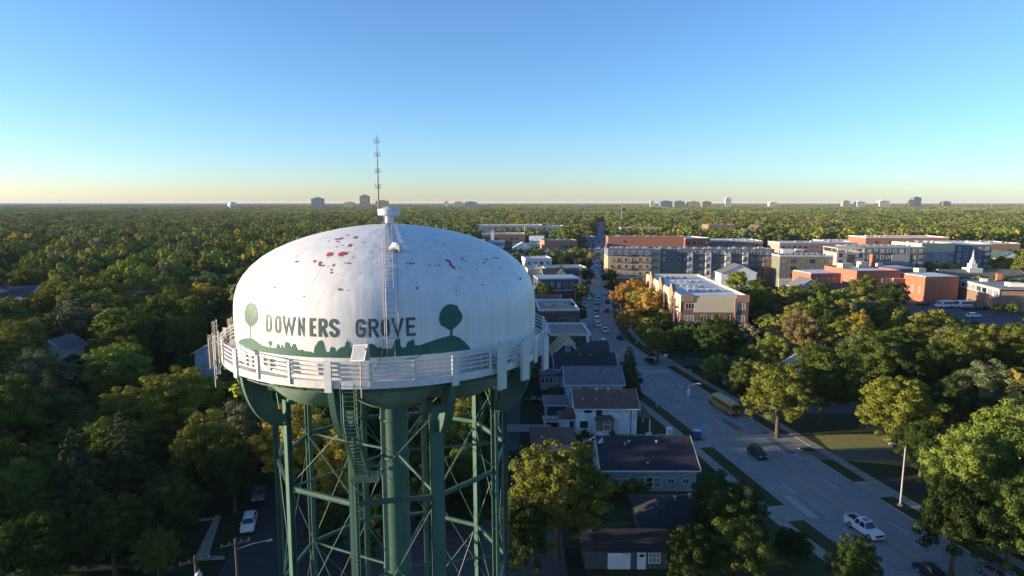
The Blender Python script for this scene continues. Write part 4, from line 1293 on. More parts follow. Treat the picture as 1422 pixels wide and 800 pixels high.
for yy in (-24.5, -9.5, 7.5, 23.5):
    for zz in (2.6, 5.8, 9.0):
        part(condo, 'balcony', FRAME_DK, lambda mb: [mb.box(-10.6, yy, zz, 1.5, 3.6, .18)] + [mb.box(-11.3, yy - 1.75 + .35 * q, zz + .18, .05, .05, 1.0) for q in range(11)] + [mb.box(-11.3, yy, zz + 1.15, .08, 3.6, .08)])
    part(condo, 'balcony_column', BBR, lambda mb: [mb.box(-11.25, yy - 1.9, 0, .4, .4, 12), mb.box(-11.25, yy + 1.9, 0, .4, .4, 12)])
for row, ys in enumerate((-16, -6, 6, 17)):
    hvac(condo, [(x, ys + (x % 3) * .8) for x in (-4, -2, 0, 2.2, 4.5)][:5 - row % 2], 12.4, .75)
part(condo, 'roof_seams', mat('seam_grey', (.3, .3, .32), .8), lambda mb: [mb.box(0, y, 12.385, 18, .5, .02) for y in (-22, -12, -1, 11, 22)])


# --- the long row of apartment blocks
def balcony_mesh():
    mb = MB(); mb.box(0, -.75, 0, 3.2, 1.5, .2)
    for q in range(9): mb.box(-1.55 + .388 * q, -1.45, .2, .06, .05, 1.0)
    mb.box(0, -1.45, 1.15, 3.2, .07, .07); mb.box(-1.57, -.75, 1.15, .06, 1.4, .07); mb.box(1.57, -.75, 1.15, .06, 1.4, .07)
    me = bpy.data.meshes.new('balcony'); me.from_pydata(mb.v, [], mb.f); me.materials.append(FRAME_DK); return me


BALM = balcony_mesh()


def balconies(root, w, d, aa, zs, face='S'):
    for a in aa:
        for z in zs:
            x, y, r = face_place(face, w, d, a, .02)
            o = bpy.data.objects.new('balcony', BALM); COL.objects.link(o); o.parent = root; o.location = (x, y, z); o.rotation_euler = (0, 0, r)


ZF = [1.2, 4.6, 8.0, 11.4, 14.6]
KA = dict(bars=1)
ap1 = flatb('apartment_block', 'tan brick five storey apartment block with long balconies at the road corner', 57.6, 309, 21, 16, 17, -.03, TBR, ROOFG, .7, [('S', lin(-8.5, 8.5, 6), ZF[1:], 1.5, 2.0, KA), ('W', lin(-5, 5, 3), ZF, 1.5, 2.0, KA)], cat='apartment building', cap=PAN_BLUE)
balconies(ap1, 21, 16, [-6.8, 1.7], ZF[1:]); part(ap1, 'top_cladding', PAN_BLUE, lambda mb: mb.box(0, 0, 14.0, 21.1, 16.1, 3.05)); part(ap1, 'awning', STUC_W, lambda mb: mb.box(-3, -8.8, 3.3, 15, 1.6, .5))
hvac(ap1, [(x, 2 * (i % 3) - 2) for i, x in enumerate(lin(-8, 8, 7))], 17.1)
ap2 = flatb('apartment_block', 'long slate blue apartment block with pale vertical window bays', 98.5, 312, 60.5, 17, 16.6, -.02, PAN_BLUE, ROOFG, .7, [('S', lin(-27, 27, 16), ZF, 1.5, 1.9, KA)], cat='apartment building')
part(ap2, 'cream_end_bay', STUC, lambda mb: mb.box(-28, -8.7, 0, 5, 2, 17.6)); balconies(ap2, 60.5, 19.5, [-28], ZF[1:])
for a in (-11, -2, 7.5, 16): part(ap2, 'pale_bay', PAN_LT, lambda mb: mb.box(a, -8.9, 0, 2.6, 1.4, 15.5))
for a in (-11, -2, 7.5, 16):
    for z in ZF[:4]: add_window(ap2, 'S', 60.5, 19.2, a, z, 1.3, 2.2, bars=1, fm=PAN_GREY)
part(ap2, 'brown_end', BBR, lambda mb: mb.box(27.6, -8.7, 0, 5.6, 1.6, 13)); part(ap2, 'olive_bay', PAN_OLV, lambda mb: mb.box(-20, -8.62, 0, 9, .5, 11))
balconies(ap2, 60.5, 17, lin(-15.5, 21, 5), ZF[1:]); hvac(ap2, [(x, 3 * ((i * 5) % 3) - 3) for i, x in enumerate(lin(-27, 27, 14))], 16.7)
ap3 = flatb('apartment_block', 'dark olive four storey block with white ground floor and rows of wide windows', 140, 300, 26, 16, 14.6, -.02, PAN_OLV, ROOFG, .6, [('S', lin(-11, 11, 6), ZF[1:4], 2.4, 1.9, dict(fm=FRAME_DK)), ('S', lin(-10, 10, 5), [1.0], 2.2, 1.9, dict(fm=FRAME_DK, out=.3))], cat='apartment building', cap=PAN_LT)
part(ap3, 'ground_floor', PAN_LT, lambda mb: mb.box(0, -8.1, 0, 26.1, .5, 4.2)); hvac(ap3, [(x, 0) for x in lin(-10, 8, 8)], 14.7); part(ap3, 'stair_head', STUC_W, lambda mb: mb.box(-6, 2, 14.6, 5, 4, 2.8)); part(ap3, 'stair_head', STUC_W, lambda mb: mb.box(1, 4, 14.6, 3, 4, 2.6))
ap4 = flatb('apartment_block', 'grey corner block of five storeys with central dark balconies and open roof deck', 158, 295, 12.5, 14, 16.4, -.02, PAN_GREY, ROOFG, .5, [('S', [-4.6, 4.6], ZF, 1.4, 1.9, dict(fm=FRAME_DK)), ('E', lin(-4, 4, 3), ZF, 1.4, 1.9, dict(fm=FRAME_DK))], cat='apartment building')
balconies(ap4, 12.5, 14, [0], ZF[1:]); part(ap4, 'balcony_recess', FRAME_DK, lambda mb: mb.box(0, -7.02, 1, 3.4, .12, 15)); part(ap4, 'roof_canopy', STUC, lambda mb: [mb.box(0, 0, 18.6, 12.8, 14.2, .3)] + [mb.box(x, y, 16.9, .35, .35, 1.7) for x in (-6, -2, 2, 6) for y in (-6.7, 6.7)])
ap5 = flatb('apartment_block', 'slate apartment block with white roof edge behind the orange brick hall', 191, 322, 36, 18, 17, -.03, PAN_BLUE, ROOFW, .7, [('S', lin(-16, 16, 11), ZF, 1.5, 1.9, KA)], cat='apartment building', cap=PAN_GREY)
part(ap5, 'grey_bay', PAN_GREY, lambda mb: mb.box(6, -9.1, 0, 9, .5, 14)); balconies(ap5, 36, 18, [-8, 15], ZF[1:]); hvac(ap5, [(x, 3) for x in lin(-15, 14, 9)], 17.1)
ap6 = flatb('apartment_block', 'apartment block with broad sunlit cream upper wall beside the slate block', 222, 335, 20, 20, 18, .18, PAN_GREY, ROOFW, .7, [('S', lin(-8, 8, 5), ZF, 1.5, 1.9, KA)], cat='apartment building', cap=STUC)
part(ap6, 'upper_cladding', STUC, lambda mb: [mb.box(0, -10.1, 14.2, 20.1, .3, 4.2), mb.box(-10.1, 0, 11, .3, 20.1, 7.4)]); hvac(ap6, [(x, 3) for x in lin(-6, 6, 3)], 18.1)
ap7 = flatb('apartment_block', 'rightmost slate apartment block of the row with dark balconies on its end', 243, 338, 22, 20, 17.6, -.03, PAN_BLUE, ROOFW, .7, [('S', lin(-9, 9, 6), ZF, 1.5, 1.9, KA)], cat='apartment building', cap=PAN_LT)
balconies(ap7, 22, 20, [8.5, -9], ZF[1:]); part(ap7, 'end_tower', FRAME_DK, lambda mb: mb.box(-9.6, -9.9, 0, 2.6, 1.0, 16.8))

# --- orange brick hall
hall = flatb('brick_hall', 'orange brick hall with flat roofs, two rows of tall windows and a chimney', 152, 268, 20, 22, 11.2, .12, OBR, ROOFW, .6, [('W', lin(-8, 8, 5), [6.5], .9, 2.2), ('S', lin(2, 9, 5), [2, 6.6], .9, 2.0)], cat='hall', cap=OBR)
part(hall, 'left_wing', OBR, lambda mb: mb.box(-17, 6, 0, 14, 14, 9.6)); part(hall, 'left_wing_roof', ROOFW, lambda mb: mb.box(-17, 6, 9.6, 13.4, 13.4, .2))
for a in lin(-21, -13, 4): add_window(hall, 'S', 20, 2.2, a, 5.6, .9, 2.0)
for a in lin(-21, -13, 4): add_window(hall, 'S', 20, 2.2, a, 2, .9, 2.0)
part(hall, 'front_block', mat_brick('brick_orange_deep', (.34, .10, .05), (.4, .13, .07)), lambda mb: mb.box(19, -15, 0, 15, 15, 10.2)); part(hall, 'front_block_roof', ROOFW, lambda mb: [mb.box(19, -15, 10.2, 14.4, 14.4, .25)])
part(hall, 'link', OBR, lambda mb: mb.box(10.5, -4, 0, 9, 16, 8.2)); part(hall, 'link_roof', ROOFW, lambda mb: mb.box(10.5, -4, 8.2, 8.6, 15.6, .2))
part(hall, 'rear_block', RBR, lambda mb: mb.box(22, 12, 0, 20, 14, 10.4)); part(hall, 'rear_block_roof', ROOFW, lambda mb: mb.box(22, 12, 10.4, 19.4, 13.4, .2))
for yy in (-20, -16, -12): add_window(hall, 'W', -23.04, 0, -yy, 3.4, .9, 2.8, fm=STUC_W)
part(hall, 'chimney', OBR, lambda mb: mb.box(11, 8, 8, 1.8, 1.8, 9)); part(hall, 'roof_plant', STUC, lambda mb: [mb.box(-5, 4, 11.3, 5, 4, 2.2), mb.box(5, 6, 11.3, 4, 3, 2.6), mb.box(17, 12, 10.5, 3, 3, 2), mb.box(21, -8, 10.3, 3.4, 3, 2)])
part(hall, 'entrance_canopy', PAN_LT, lambda mb: mb.box(8.5, -13.4, 3.2, 11, 4, .5)); FOOT.append((172, 256, 14, 16)); FOOT.append((135, 272, 9, 10))
# --- church and long school wing
ch = house('church', 'church with broad grey gable roof behind the brick school', 202, 240, 284, 300, 4.5, 8.4, 'x', BBR, shingle('taupe', (.17, .15, .125)), [('S', a, 1.6, 1.4, 2.2) for a in (-12, -6, 0, 6, 12)], cat='church')
st = tag(empty('church_steeple', (218, 292, 0)), 'slender white church steeple rising over the grey roof', 'steeple')
part(st, 'steeple_base', STUC_W, lambda mb: [mb.box(0, 0, 0, 6.4, 5.5, 9.3), mb.box(0, 0, 9.3, 2.8, 2.8, 1.7)]); part(st, 'belfry', WHITE, lambda mb: [mb.box(0, 0, 11.0, 2.9, 2.9, .3), mb.box(0, 0, 11.3, 1.7, 1.7, 1.2)])
part(st, 'spire', mat('spire_grey', (.42, .42, .42), .6), lambda mb: mb.lathe([(1.1, 12.5), (.5, 14.4), (.05, 18)], 8))
sch = tag(empty('school_wing', (190, 239, 0), -.22), 'long brick school wing with a white framed strip of windows under its roof', 'school'); FOOT.append((190, 239, 14, 20))
part(sch, 'wall', BBR, lambda mb: mb.box(0, 0, 0, 14, 29, 7.6)); part(sch, 'window_surround', mat('blue_white_panel', (.45, .52, .6), .6), lambda mb: [mb.box(-7.06, 0, 7.6, .4, 29.4, .6), mb.box(-7.06, 0, 5.3, .3, 29.4, .25)] + [mb.box(-7.06, y, 5.5, .3, .45, 2.1) for y in lin(-14.5, 14.5, 8)])
for a in lin(-12.4, 12.4, 7): add_window(sch, 'W', 14.1, 29, a, 5.6, 3.4, 1.9, fm=PAN_LT)
part(sch, 'roof', ROOFG, lambda mb: mb.box(0, 0, 8.2, 14.6, 29.6, .3)); part(sch, 'roof_plant', STUC_W, lambda mb: [mb.box(2, -6, 8.3, 5, 4, 1.6), mb.box(-2, 8, 8.3, 2, 2, 1.4)]); part(sch, 'end_wing', OBR, lambda mb: mb.box(16, -9, 0, 18, 9, 7.0)); part(sch, 'end_wing_roof', ROOFW, lambda mb: mb.box(16, -9, 7.0, 18.2, 9.2, .3)); part(sch, 'chimney', OBR, lambda mb: mb.box(5, 12, 8, 1.6, 1.6, 3.4))

# --- downtown beyond
K0 = dict(bars=0, fm=FRAME_DK)
FB = [
    ('brick_block', 'long red brick block with sunlit orange right half across the road', 103, 482, 58, 18, 13.6, -.05, RBR, ROOFG, [('S', lin(-27, -16, 3), [9.5], 1.8, 1.6, K0), ('W', lin(-6, 6, 3), [3, 9], 1.6, 1.8, K0)]),
    ('brick_block', 'sunlit orange brick block with pale flat roof behind the slate apartments', 138, 486, 22, 26, 12.4, .3, OBR, ROOFW, [('S', lin(-8, 8, 4), [4, 8.5], 2, 1.8, K0), ('W', lin(-8, 8, 4), [4, 8.5], 2, 1.8, K0)]),
    ('low_hall', 'low pinkish brick hall with wide pale roof, between the orange block and the church', 175, 500, 44, 28, 9.6, -.04, BBR, ROOFW, [('S', lin(-18, 18, 7), [5.5], 2, 1.6, K0)]),
    ('office_block', 'grey and cream block with dark panels above the long red brick block', 132, 640, 42, 22, 14, -.04, mat('panel_sand', (.33, .29, .24), .85), ROOFG, [('S', lin(-20, 20, 8), [4, 8, 11.6], 2, 1.8, K0)]),
    ('brown_hall', 'windowless brown brick box near the gabled brick building', 214, 645, 27, 22, 17, 0, BBR, ROOFG, []),
    ('school_block', 'long pink brown two storey block with many rooftop units', 232, 478, 62, 20, 9.4, .05, mat_brick('brick_pink', (.40, .25, .2), (.46, .3, .24)), ROOFW, [('S', lin(-28, 28, 14), [2, 5.8], 2.2, 1.5, K0)]),
    ('low_block', 'low cream block with bright white roof right of the pink brown block', 278, 520, 40, 24, 8, 0, STUC, ROOFW, [('S', lin(-14, 14, 6), [4], 2, 1.4, K0)]),
    ('low_block', 'low white roofed building behind the cream apartments', 246, 420, 44, 16, 9, 0, STUC_W, ROOFW, [('S', lin(-18, 18, 7), [4.5], 2, 1.4, K0)]),
    ('brick_school', 'wide brown brick block with long white roof at the right, behind the steeple', 322, 440, 56, 26, 11.6, -.06, BBR, ROOFW, [('S', lin(-25, 25, 14), [2, 5.6], 2, 1.8, K0)]),
    ('brick_school', 'long brick block with pale stepped roof left of the wide brown one', 292, 470, 60, 26, 14, -.04, RBR, ROOFW, [('S', lin(-27, 27, 12), [6, 10], 2, 1.8, K0)]),
    ('brick_office', 'orange brick office with a dark window strip left of the road', 35, 470, 25, 20, 11.5, .13, mat_brick('brick_terracotta', (.36, .17, .12), (.42, .2, .15)), ROOFG, [('S', lin(1, 11, 4), [6.2], 2.2, 2.0, K0)]),
    ('low_shop', 'low pink walled shop in front of the orange brick office', 31, 440, 26, 12, 5, .13, mat('stucco_pink', (.46, .34, .3), .9), ROOFW, [('S', lin(-9, 9, 4), [1.5], 2, 2, K0)]),
    ('apartment_house', 'tan four storey apartments with stacked dark balconies left of the road', 33, 660, 42, 20, 15, .1, STUC, ROOFW, [('S', lin(-17, 17, 7), [3, 7, 11], 2, 1.8, K0)]),
    ('brick_tower_wing', 'small plain brick block beside the tan apartments', 2, 640, 12, 14, 10, .1, RBR, ROOFG, []),
    ('grey_block', 'grey brown block with white roof bands seen past the right shoulder of the tank', -8, 560, 38, 22, 12, .05, BBR, ROOFW, [('S', lin(-16, 16, 8), [3, 7], 1.8, 1.8, K0)]),
    ('grey_block', 'dark block with long white roof edge above the right shoulder of the tank', -2, 660, 66, 24, 16, .05, PAN_GREY, ROOFW, [('S', lin(-28, 28, 10), [4, 8, 12], 1.8, 1.8, K0)]),
    ('low_block', 'low red roofed block touching the outline of the tank dome', -38, 520, 30, 16, 8, .05, BBR, ROOFW, [('S', lin(-12, 12, 5), [3], 1.8, 1.8, K0)]),
    ('low_block', 'low blue roofed shed left of the low pink shop', 2, 410, 18, 14, 5, .1, SID_WHITE, mat('blue_roof', (.25, .33, .42), .7), []),
    ('low_block', 'small white roofed shop near the orange brick office, to its left', 12, 510, 22, 14, 6, .1, STUC, ROOFW, [('S', lin(-8, 8, 3), [2], 2, 2, K0)]),
    ('parking_deck', 'grey low deck building by the far part of the road', 62, 600, 34, 20, 7, .1, PAN_GREY, ROOFG, [('S', lin(-14, 14, 6), [3], 3, 1.4, K0)]),
]
for (nm, lb, cx, cy, w, d, h, rz, wl, rf, wn_) in FB:
    r = flatb(nm, lb, cx, cy, w, d, h, rz, wl, rf, .6, wn_, cat='building', cap=(STUC_W if rf is ROOFW else None))
    hvac(r, [(RND.uniform(-w * .4, w * .4), RND.uniform(-d * .3, d * .3)) for _ in range(int(w / 9))], h + .1, 1.2)
gb = house('gabled_hall', 'brick building with steep gable and sloping pale roofs beside the brown box', 232, 246, 600, 622, 10, 18, 'y', RBR, SH_BROWN, cat='building'); part(gb, 'side_wing', STUC, lambda mb: mb.box(18, 0, 0, 22, 18, 8))
# small gabled house in the trees before the olive block
house('house', 'cream gabled house half hidden by trees in front of the olive block', 118, 127, 252, 262, 5.2, 8.8, 'y', SID_CREAM, SH_GREY, [('S', -2, 1.4, 1, 1.4), ('S', 2, 1.4, 1, 1.4), ('S', 0, 5.2, .9, 1.2)])
house('house', 'low house with white gable beside the cream gabled one', 129, 141, 251, 260, 3.6, 6.6, 'x', SID_WHITE, SH_BROWN, [('S', -3, 1.2, 1.1, 1.2), ('S', 3, 1.2, 1.1, 1.2)])
house('house', 'dark red roofed house with white dormer window between the big trees right of the road', 57, 66, 128, 138, 6.4, 9.2, 'y', SID_WHITE, shingle('maroon', (.09, .04, .04)), [('S', -2, 3.8, 1.2, 1.4), ('S', 2, 3.8, 1.2, 1.4), ('S', 0, 1.2, 1.2, 1.4)])
house('house', 'white gabled house with grey roof at the left, left of the big green tree', -110.5, -104.5, 141, 148, 5.8, 8.2, 'y', SID_WHITE, SH_GREY, [('S', -1.5, 4, .9, 1.3), ('S', 1.5, 4, .9, 1.3)])
house('house', 'grey house with dark pointed roof and white windows just left of the tank', -72, -60, 137, 147, 6.2, 9.6, 'y', SID_BLUE, SH_DARK, [('S', -2, 4.4, 1.5, 1.2), ('S', 2.6, 4.4, 2.4, 1.2, dict(bars=2)), ('S', 0, 1.4, 1, 1.2)])
house('house', 'long blue roofed house at the left edge among the trees', -192, -174, 220, 230, 6.0, 9.6, 'x', SID_WHITE, shingle('navy', (.06, .07, .10)), [('S', -4, 3.5, 1.2, 1.3), ('S', 4, 3.5, 1.2, 1.3)])
house('house', 'low white gabled house in front of the long blue roofed house', -182, -172, 198, 208, 3.4, 6.6, 'y', SID_WHITE, shingle('navy', (.06, .07, .10)), [('S', 0, 1.2, 1.2, 1.3)])
house('house', 'pale shed like house in shade behind the conifer at the left', -99, -92, 121, 128, 3.0, 5.0, 'x', SID_WHITE, SH_GREY)
# house roofs scattered in the far woods
rr2 = random.Random(11)
SPOTS = [(215, 370, 'lilac walled house in the left woods behind the yellow tree'), (110, 366, 'grey roofed house left of the brown tree in the woods'), (70, 352, 'dark roofed house deep in the woods, far left'), (250, 340, 'white walled house high in the left woods'),
         (1145, 318, 'blue roofed house in the woods beyond the pink brown block'), (1190, 326, 'white house with pale hip roof in the right woods'), (1240, 322, 'tan roofed house in the right woods'), (1390, 372, 'green roofed house among the trees near the steeple'),
         (906, 306, 'pale roofed hall in the far woods right of the road'), (1060, 309, 'grey roofed house in the far woods above the brown box'), (690, 352, 'blue roofed house beyond the right side of the tank'), (725, 356, 'grey house with pale roof between tank and orange brick office'),
         (745, 344, 'white roofed house left of the low pink shop'), (640, 313, 'small brown house peeking over the dome in the woods'), (1330, 318, 'cream house in the far right woods'), (1020, 396, 'grey roofed shed between the condominium and the olive block')]
for px, py, lb in SPOTS:
    x, y = G(px, py); w = rr2.uniform(11, 17); rfm = rr2.choice([SH_GREY, SH_PURP, SH_BROWN, SH_DARK])
    if 'blue' in lb: rfm = shingle('blue', (.12, .17, .24))
    if 'green' in lb: rfm = SH_GREEN
    if 'pale' in lb or 'white roofed' in lb: rfm = ROOFW
    house('house', lb, x - w / 2, x + w / 2, y - 5, y + 5, 6.5, 10.5, rr2.choice(['x', 'x', 'y']), SID_WHITE, rfm, [('S', -3, 3.5, 1.2, 1.4), ('S', 3, 3.5, 1.2, 1.4)])

# --- skyline
def box_tower(px, w, ytop, Y, m, label, name='office_tower', cat='tower', d=None, extra=None):
    X = (px - 711) / F_PX * (Y * CP + CAM_H * SP); ang = PITCH + math.atan((ytop - 400) / F_PX); h = CAM_H - Y * math.tan(ang)
    ww = w / F_PX * Y; dd = d or ww * .7
    root = tag(empty(name, (X, Y, 0)), label, cat)
    mb = MB(); mb.box(0, 0, 0, ww, dd, h); mb.build('wall', m, root)
    mb = MB()
    nf = max(2, int(h / 8))
    for k in range(nf): mb.box(0, 0, (k + .4) * h / nf, ww + .6, dd + .6, h / nf * .35)
    mb.build('window_band', mat('far_glass', (.12, .15, .18), .3), root)
    mb = MB(); mb.box(0, 0, h, ww * .5, dd * .5, h * .08); mb.build('roof_plant', m, root)
    if extra: extra(root, ww, dd, h)
    return root


FBLU = mat('far_blue_glass', (.10, .16, .22), .4, spec=.6); FBRN = mat('far_brown', (.26, .17, .13), .9); FWHT = mat('far_white', (.6, .58, .54), .9); FTAN = mat('far_tan', (.42, .34, .25), .9)
box_tower(442, 15, 275.5, 2600, FBLU, 'dark blue glass office tower on the horizon left of the tank mast', extra=lambda r, w, d, h: part(r, 'roof_mast', METAL, lambda mb: mb.tube([(0, 0, h), (0, 0, h + 14)], .5, 5)))
box_tower(507, 12, 272, 3200, FBRN, 'brown office tower on the horizon, taller one left of the mast')
box_tower(531, 16, 279, 3300, FBRN, 'low brown office block on the horizon right behind the mast', 'office_block')
box_tower(486, 12, 281, 3000, FTAN, 'tan office block on the horizon below and left of the brown tower', 'office_block')
box_tower(620, 5, 279.5, 3600, FWHT, 'narrow white tower on the horizon just right of the tank vent')
box_tower(637, 12, 280.5, 3600, FTAN, 'pale office block on the horizon right of the narrow white tower', 'office_block')
box_tower(654, 16, 280.5, 3700, FBLU, 'blue grey office block on the horizon above the dome', 'office_block')
box_tower(905, 5, 279, 3400, FWHT, 'small white tower on the horizon right of the road')
box_tower(924, 16, 279.5, 3300, FBLU, 'blue glass office block on the horizon right of the road', 'office_block')
box_tower(942, 14, 279.5, 3500, mat('far_teal', (.14, .22, .24), .5), 'teal office block on the horizon, second right of the road', 'office_block')
box_tower(962, 14, 280, 3500, FTAN, 'cream office block on the horizon left of the white slab tower', 'office_block')
box_tower(980, 12, 280, 3400, FBRN, 'brown office block on the horizon next to the white slab tower', 'office_block')
box_tower(1010, 8, 275, 3400, FWHT, 'white slab tower on the horizon right of the road')
box_tower(1072, 10, 281, 3600, FWHT, 'low white block on the horizon right of the white slab tower', 'office_block')
box_tower(1173, 9, 279, 3600, FTAN, 'tan block on the horizon, first of a pale pair', 'office_block')
box_tower(1193, 11, 280, 3600, FWHT, 'cream block on the horizon, second of a pale pair', 'office_block')
box_tower(1225, 13, 279, 3600, FWHT, 'pale wide block on the horizon right of the pale pair', 'office_block')
box_tower(1263, 7, 278, 3600, FBRN, 'reddish low tower on the horizon attached to a dark tower')
box_tower(1271, 10, 274.5, 3700, mat('far_dark', (.12, .13, .15), .6), 'dark office tower on the horizon at the right')
box_tower(1312, 10, 280, 3700, mat('far_dark', (.12, .13, .15), .6), 'low dark block on the horizon right of the dark tower', 'office_block')
wt = tag(empty('distant_water_tower', ((326 - 711) / F_PX * 2700, 2700, 0)), 'small white and blue water tower far away on the horizon left of the tank', 'water tower')
part(wt, 'tank', mat('far_tank', (.62, .66, .7), .5), lambda mb: mb.lathe([(.01, 15), (10, 17), (18, 24), (19, 30), (16, 37), (9, 41), (.01, 42.5)], 24)); part(wt, 'stem', mat('far_tank', (.6, .66, .7), .5), lambda mb: mb.lathe([(7, 0), (4, 8), (6, 17)], 16))
MASTM = mat('far_mast', (.3, .3, .32), .6)
for px, yt, lb in ((90, 277, 'thin radio mast on the horizon at the far left'), (145, 277.5, 'thin radio mast on the horizon, second from the left'), (185, 278, 'thin radio mast on the horizon, third from the left'), (863, 278, 'thin mast on the horizon above the road'), (1371, 277, 'thin mast on the horizon at the far right')):
    Y = 3000; h = CAM_H - Y * math.tan(PITCH + math.atan((yt - 400) / F_PX)); mb = MB(); mb.tube([(0, 0, 0), (0, 0, h)], [1.3, .5], 5)
    tag(mb.build('radio_mast', MASTM, loc=((px - 711) / F_PX * Y, Y, 0)), lb, 'mast')

# ------------------------------------------------------------------ vehicles
TYRE = BLACK
RIM = mat('wheel_rim', (.4, .4, .41), .35, metal=.7)
CG = mat('car_glass', (.02, .024, .03), .08, spec=.8)
HL = mat('headlamp', (.7, .7, .68), .2); TLM = mat('tail_lamp', (.3, .02, .02), .3)
_CP = {}


def carpaint(c):
    k = 'car_paint_%d_%d_%d' % tuple(int(x * 255) for x in c)
    m = mat(k, c, .35, var=.03, spec=.6)
    m.node_tree.nodes['Principled BSDF'].inputs['Coat Weight'].default_value = .15
    return m


def loft_body(mb, prof, W, bev=.1, mi=0):
    """side outline (x,z) with softened shoulders"""
    zc = sum(p[1] for p in prof) / len(prof); xc = sum(p[0] for p in prof) / len(prof); n = len(prof)
    secs = [(-W / 2, .93), (-W / 2 + bev, 1.0), (W / 2 - bev, 1.0), (W / 2, .93)]
    b0 = len(mb.v)
    for y, k in secs:
        for x, z in prof: mb.v.append((xc + (x - xc) * (1 - (1 - k) * .35), y, zc + (z - zc) * k if z > .32 else z))
    for s in range(3):
        for i in range(n):
            j = (i + 1) % n; mb.f.append((b0 + s * n + i, b0 + s * n + j, b0 + (s + 1) * n + j, b0 + (s + 1) * n + i)); mb.m.append(mi)
    mb.f.append(tuple(b0 + i for i in range(n))); mb.m.append(mi); mb.f.append(tuple(b0 + 3 * n + i for i in range(n - 1, -1, -1))); mb.m.append(mi)


def arch(x, r=.36, z=.3):
    return [(x + r * math.cos(t), z + r * math.sin(t)) for t in [math.pi * i / 6 for i in range(7)]]


SPEC = {
    'sedan': dict(L=4.75, W=1.82, wb=(1.42, -1.38), prof=[(2.3, .3), (2.37, .5), (2.3, .68), (1.95, .82), (.95, .95), (-1.55, .98), (-2.2, .95), (-2.36, .85), (-2.37, .45), (-2.3, .3)], cab=[(1.0, .93), (.25, 1.38), (-.95, 1.42), (-1.8, .97)]),
    'suv': dict(L=4.75, W=1.92, wb=(1.42, -1.4), prof=[(2.28, .34), (2.36, .6), (2.3, .85), (2.0, .98), (1.05, 1.1), (-1.9, 1.12), (-2.3, 1.08), (-2.36, .6), (-2.3, .34)], cab=[(1.1, 1.08), (.45, 1.62), (-1.75, 1.68), (-2.2, 1.1)]),
    'pickup': dict(L=5.9, W=2.02, wb=(1.95, -1.75), prof=[(2.85, .42), (2.92, .7), (2.88, 1.05), (2.5, 1.16), (1.25, 1.22), (-2.9, 1.22), (-2.92, .6), (-2.85, .42)], cab=[(1.35, 1.2), (.7, 1.82), (-.75, 1.86), (-1.0, 1.22)]),
}


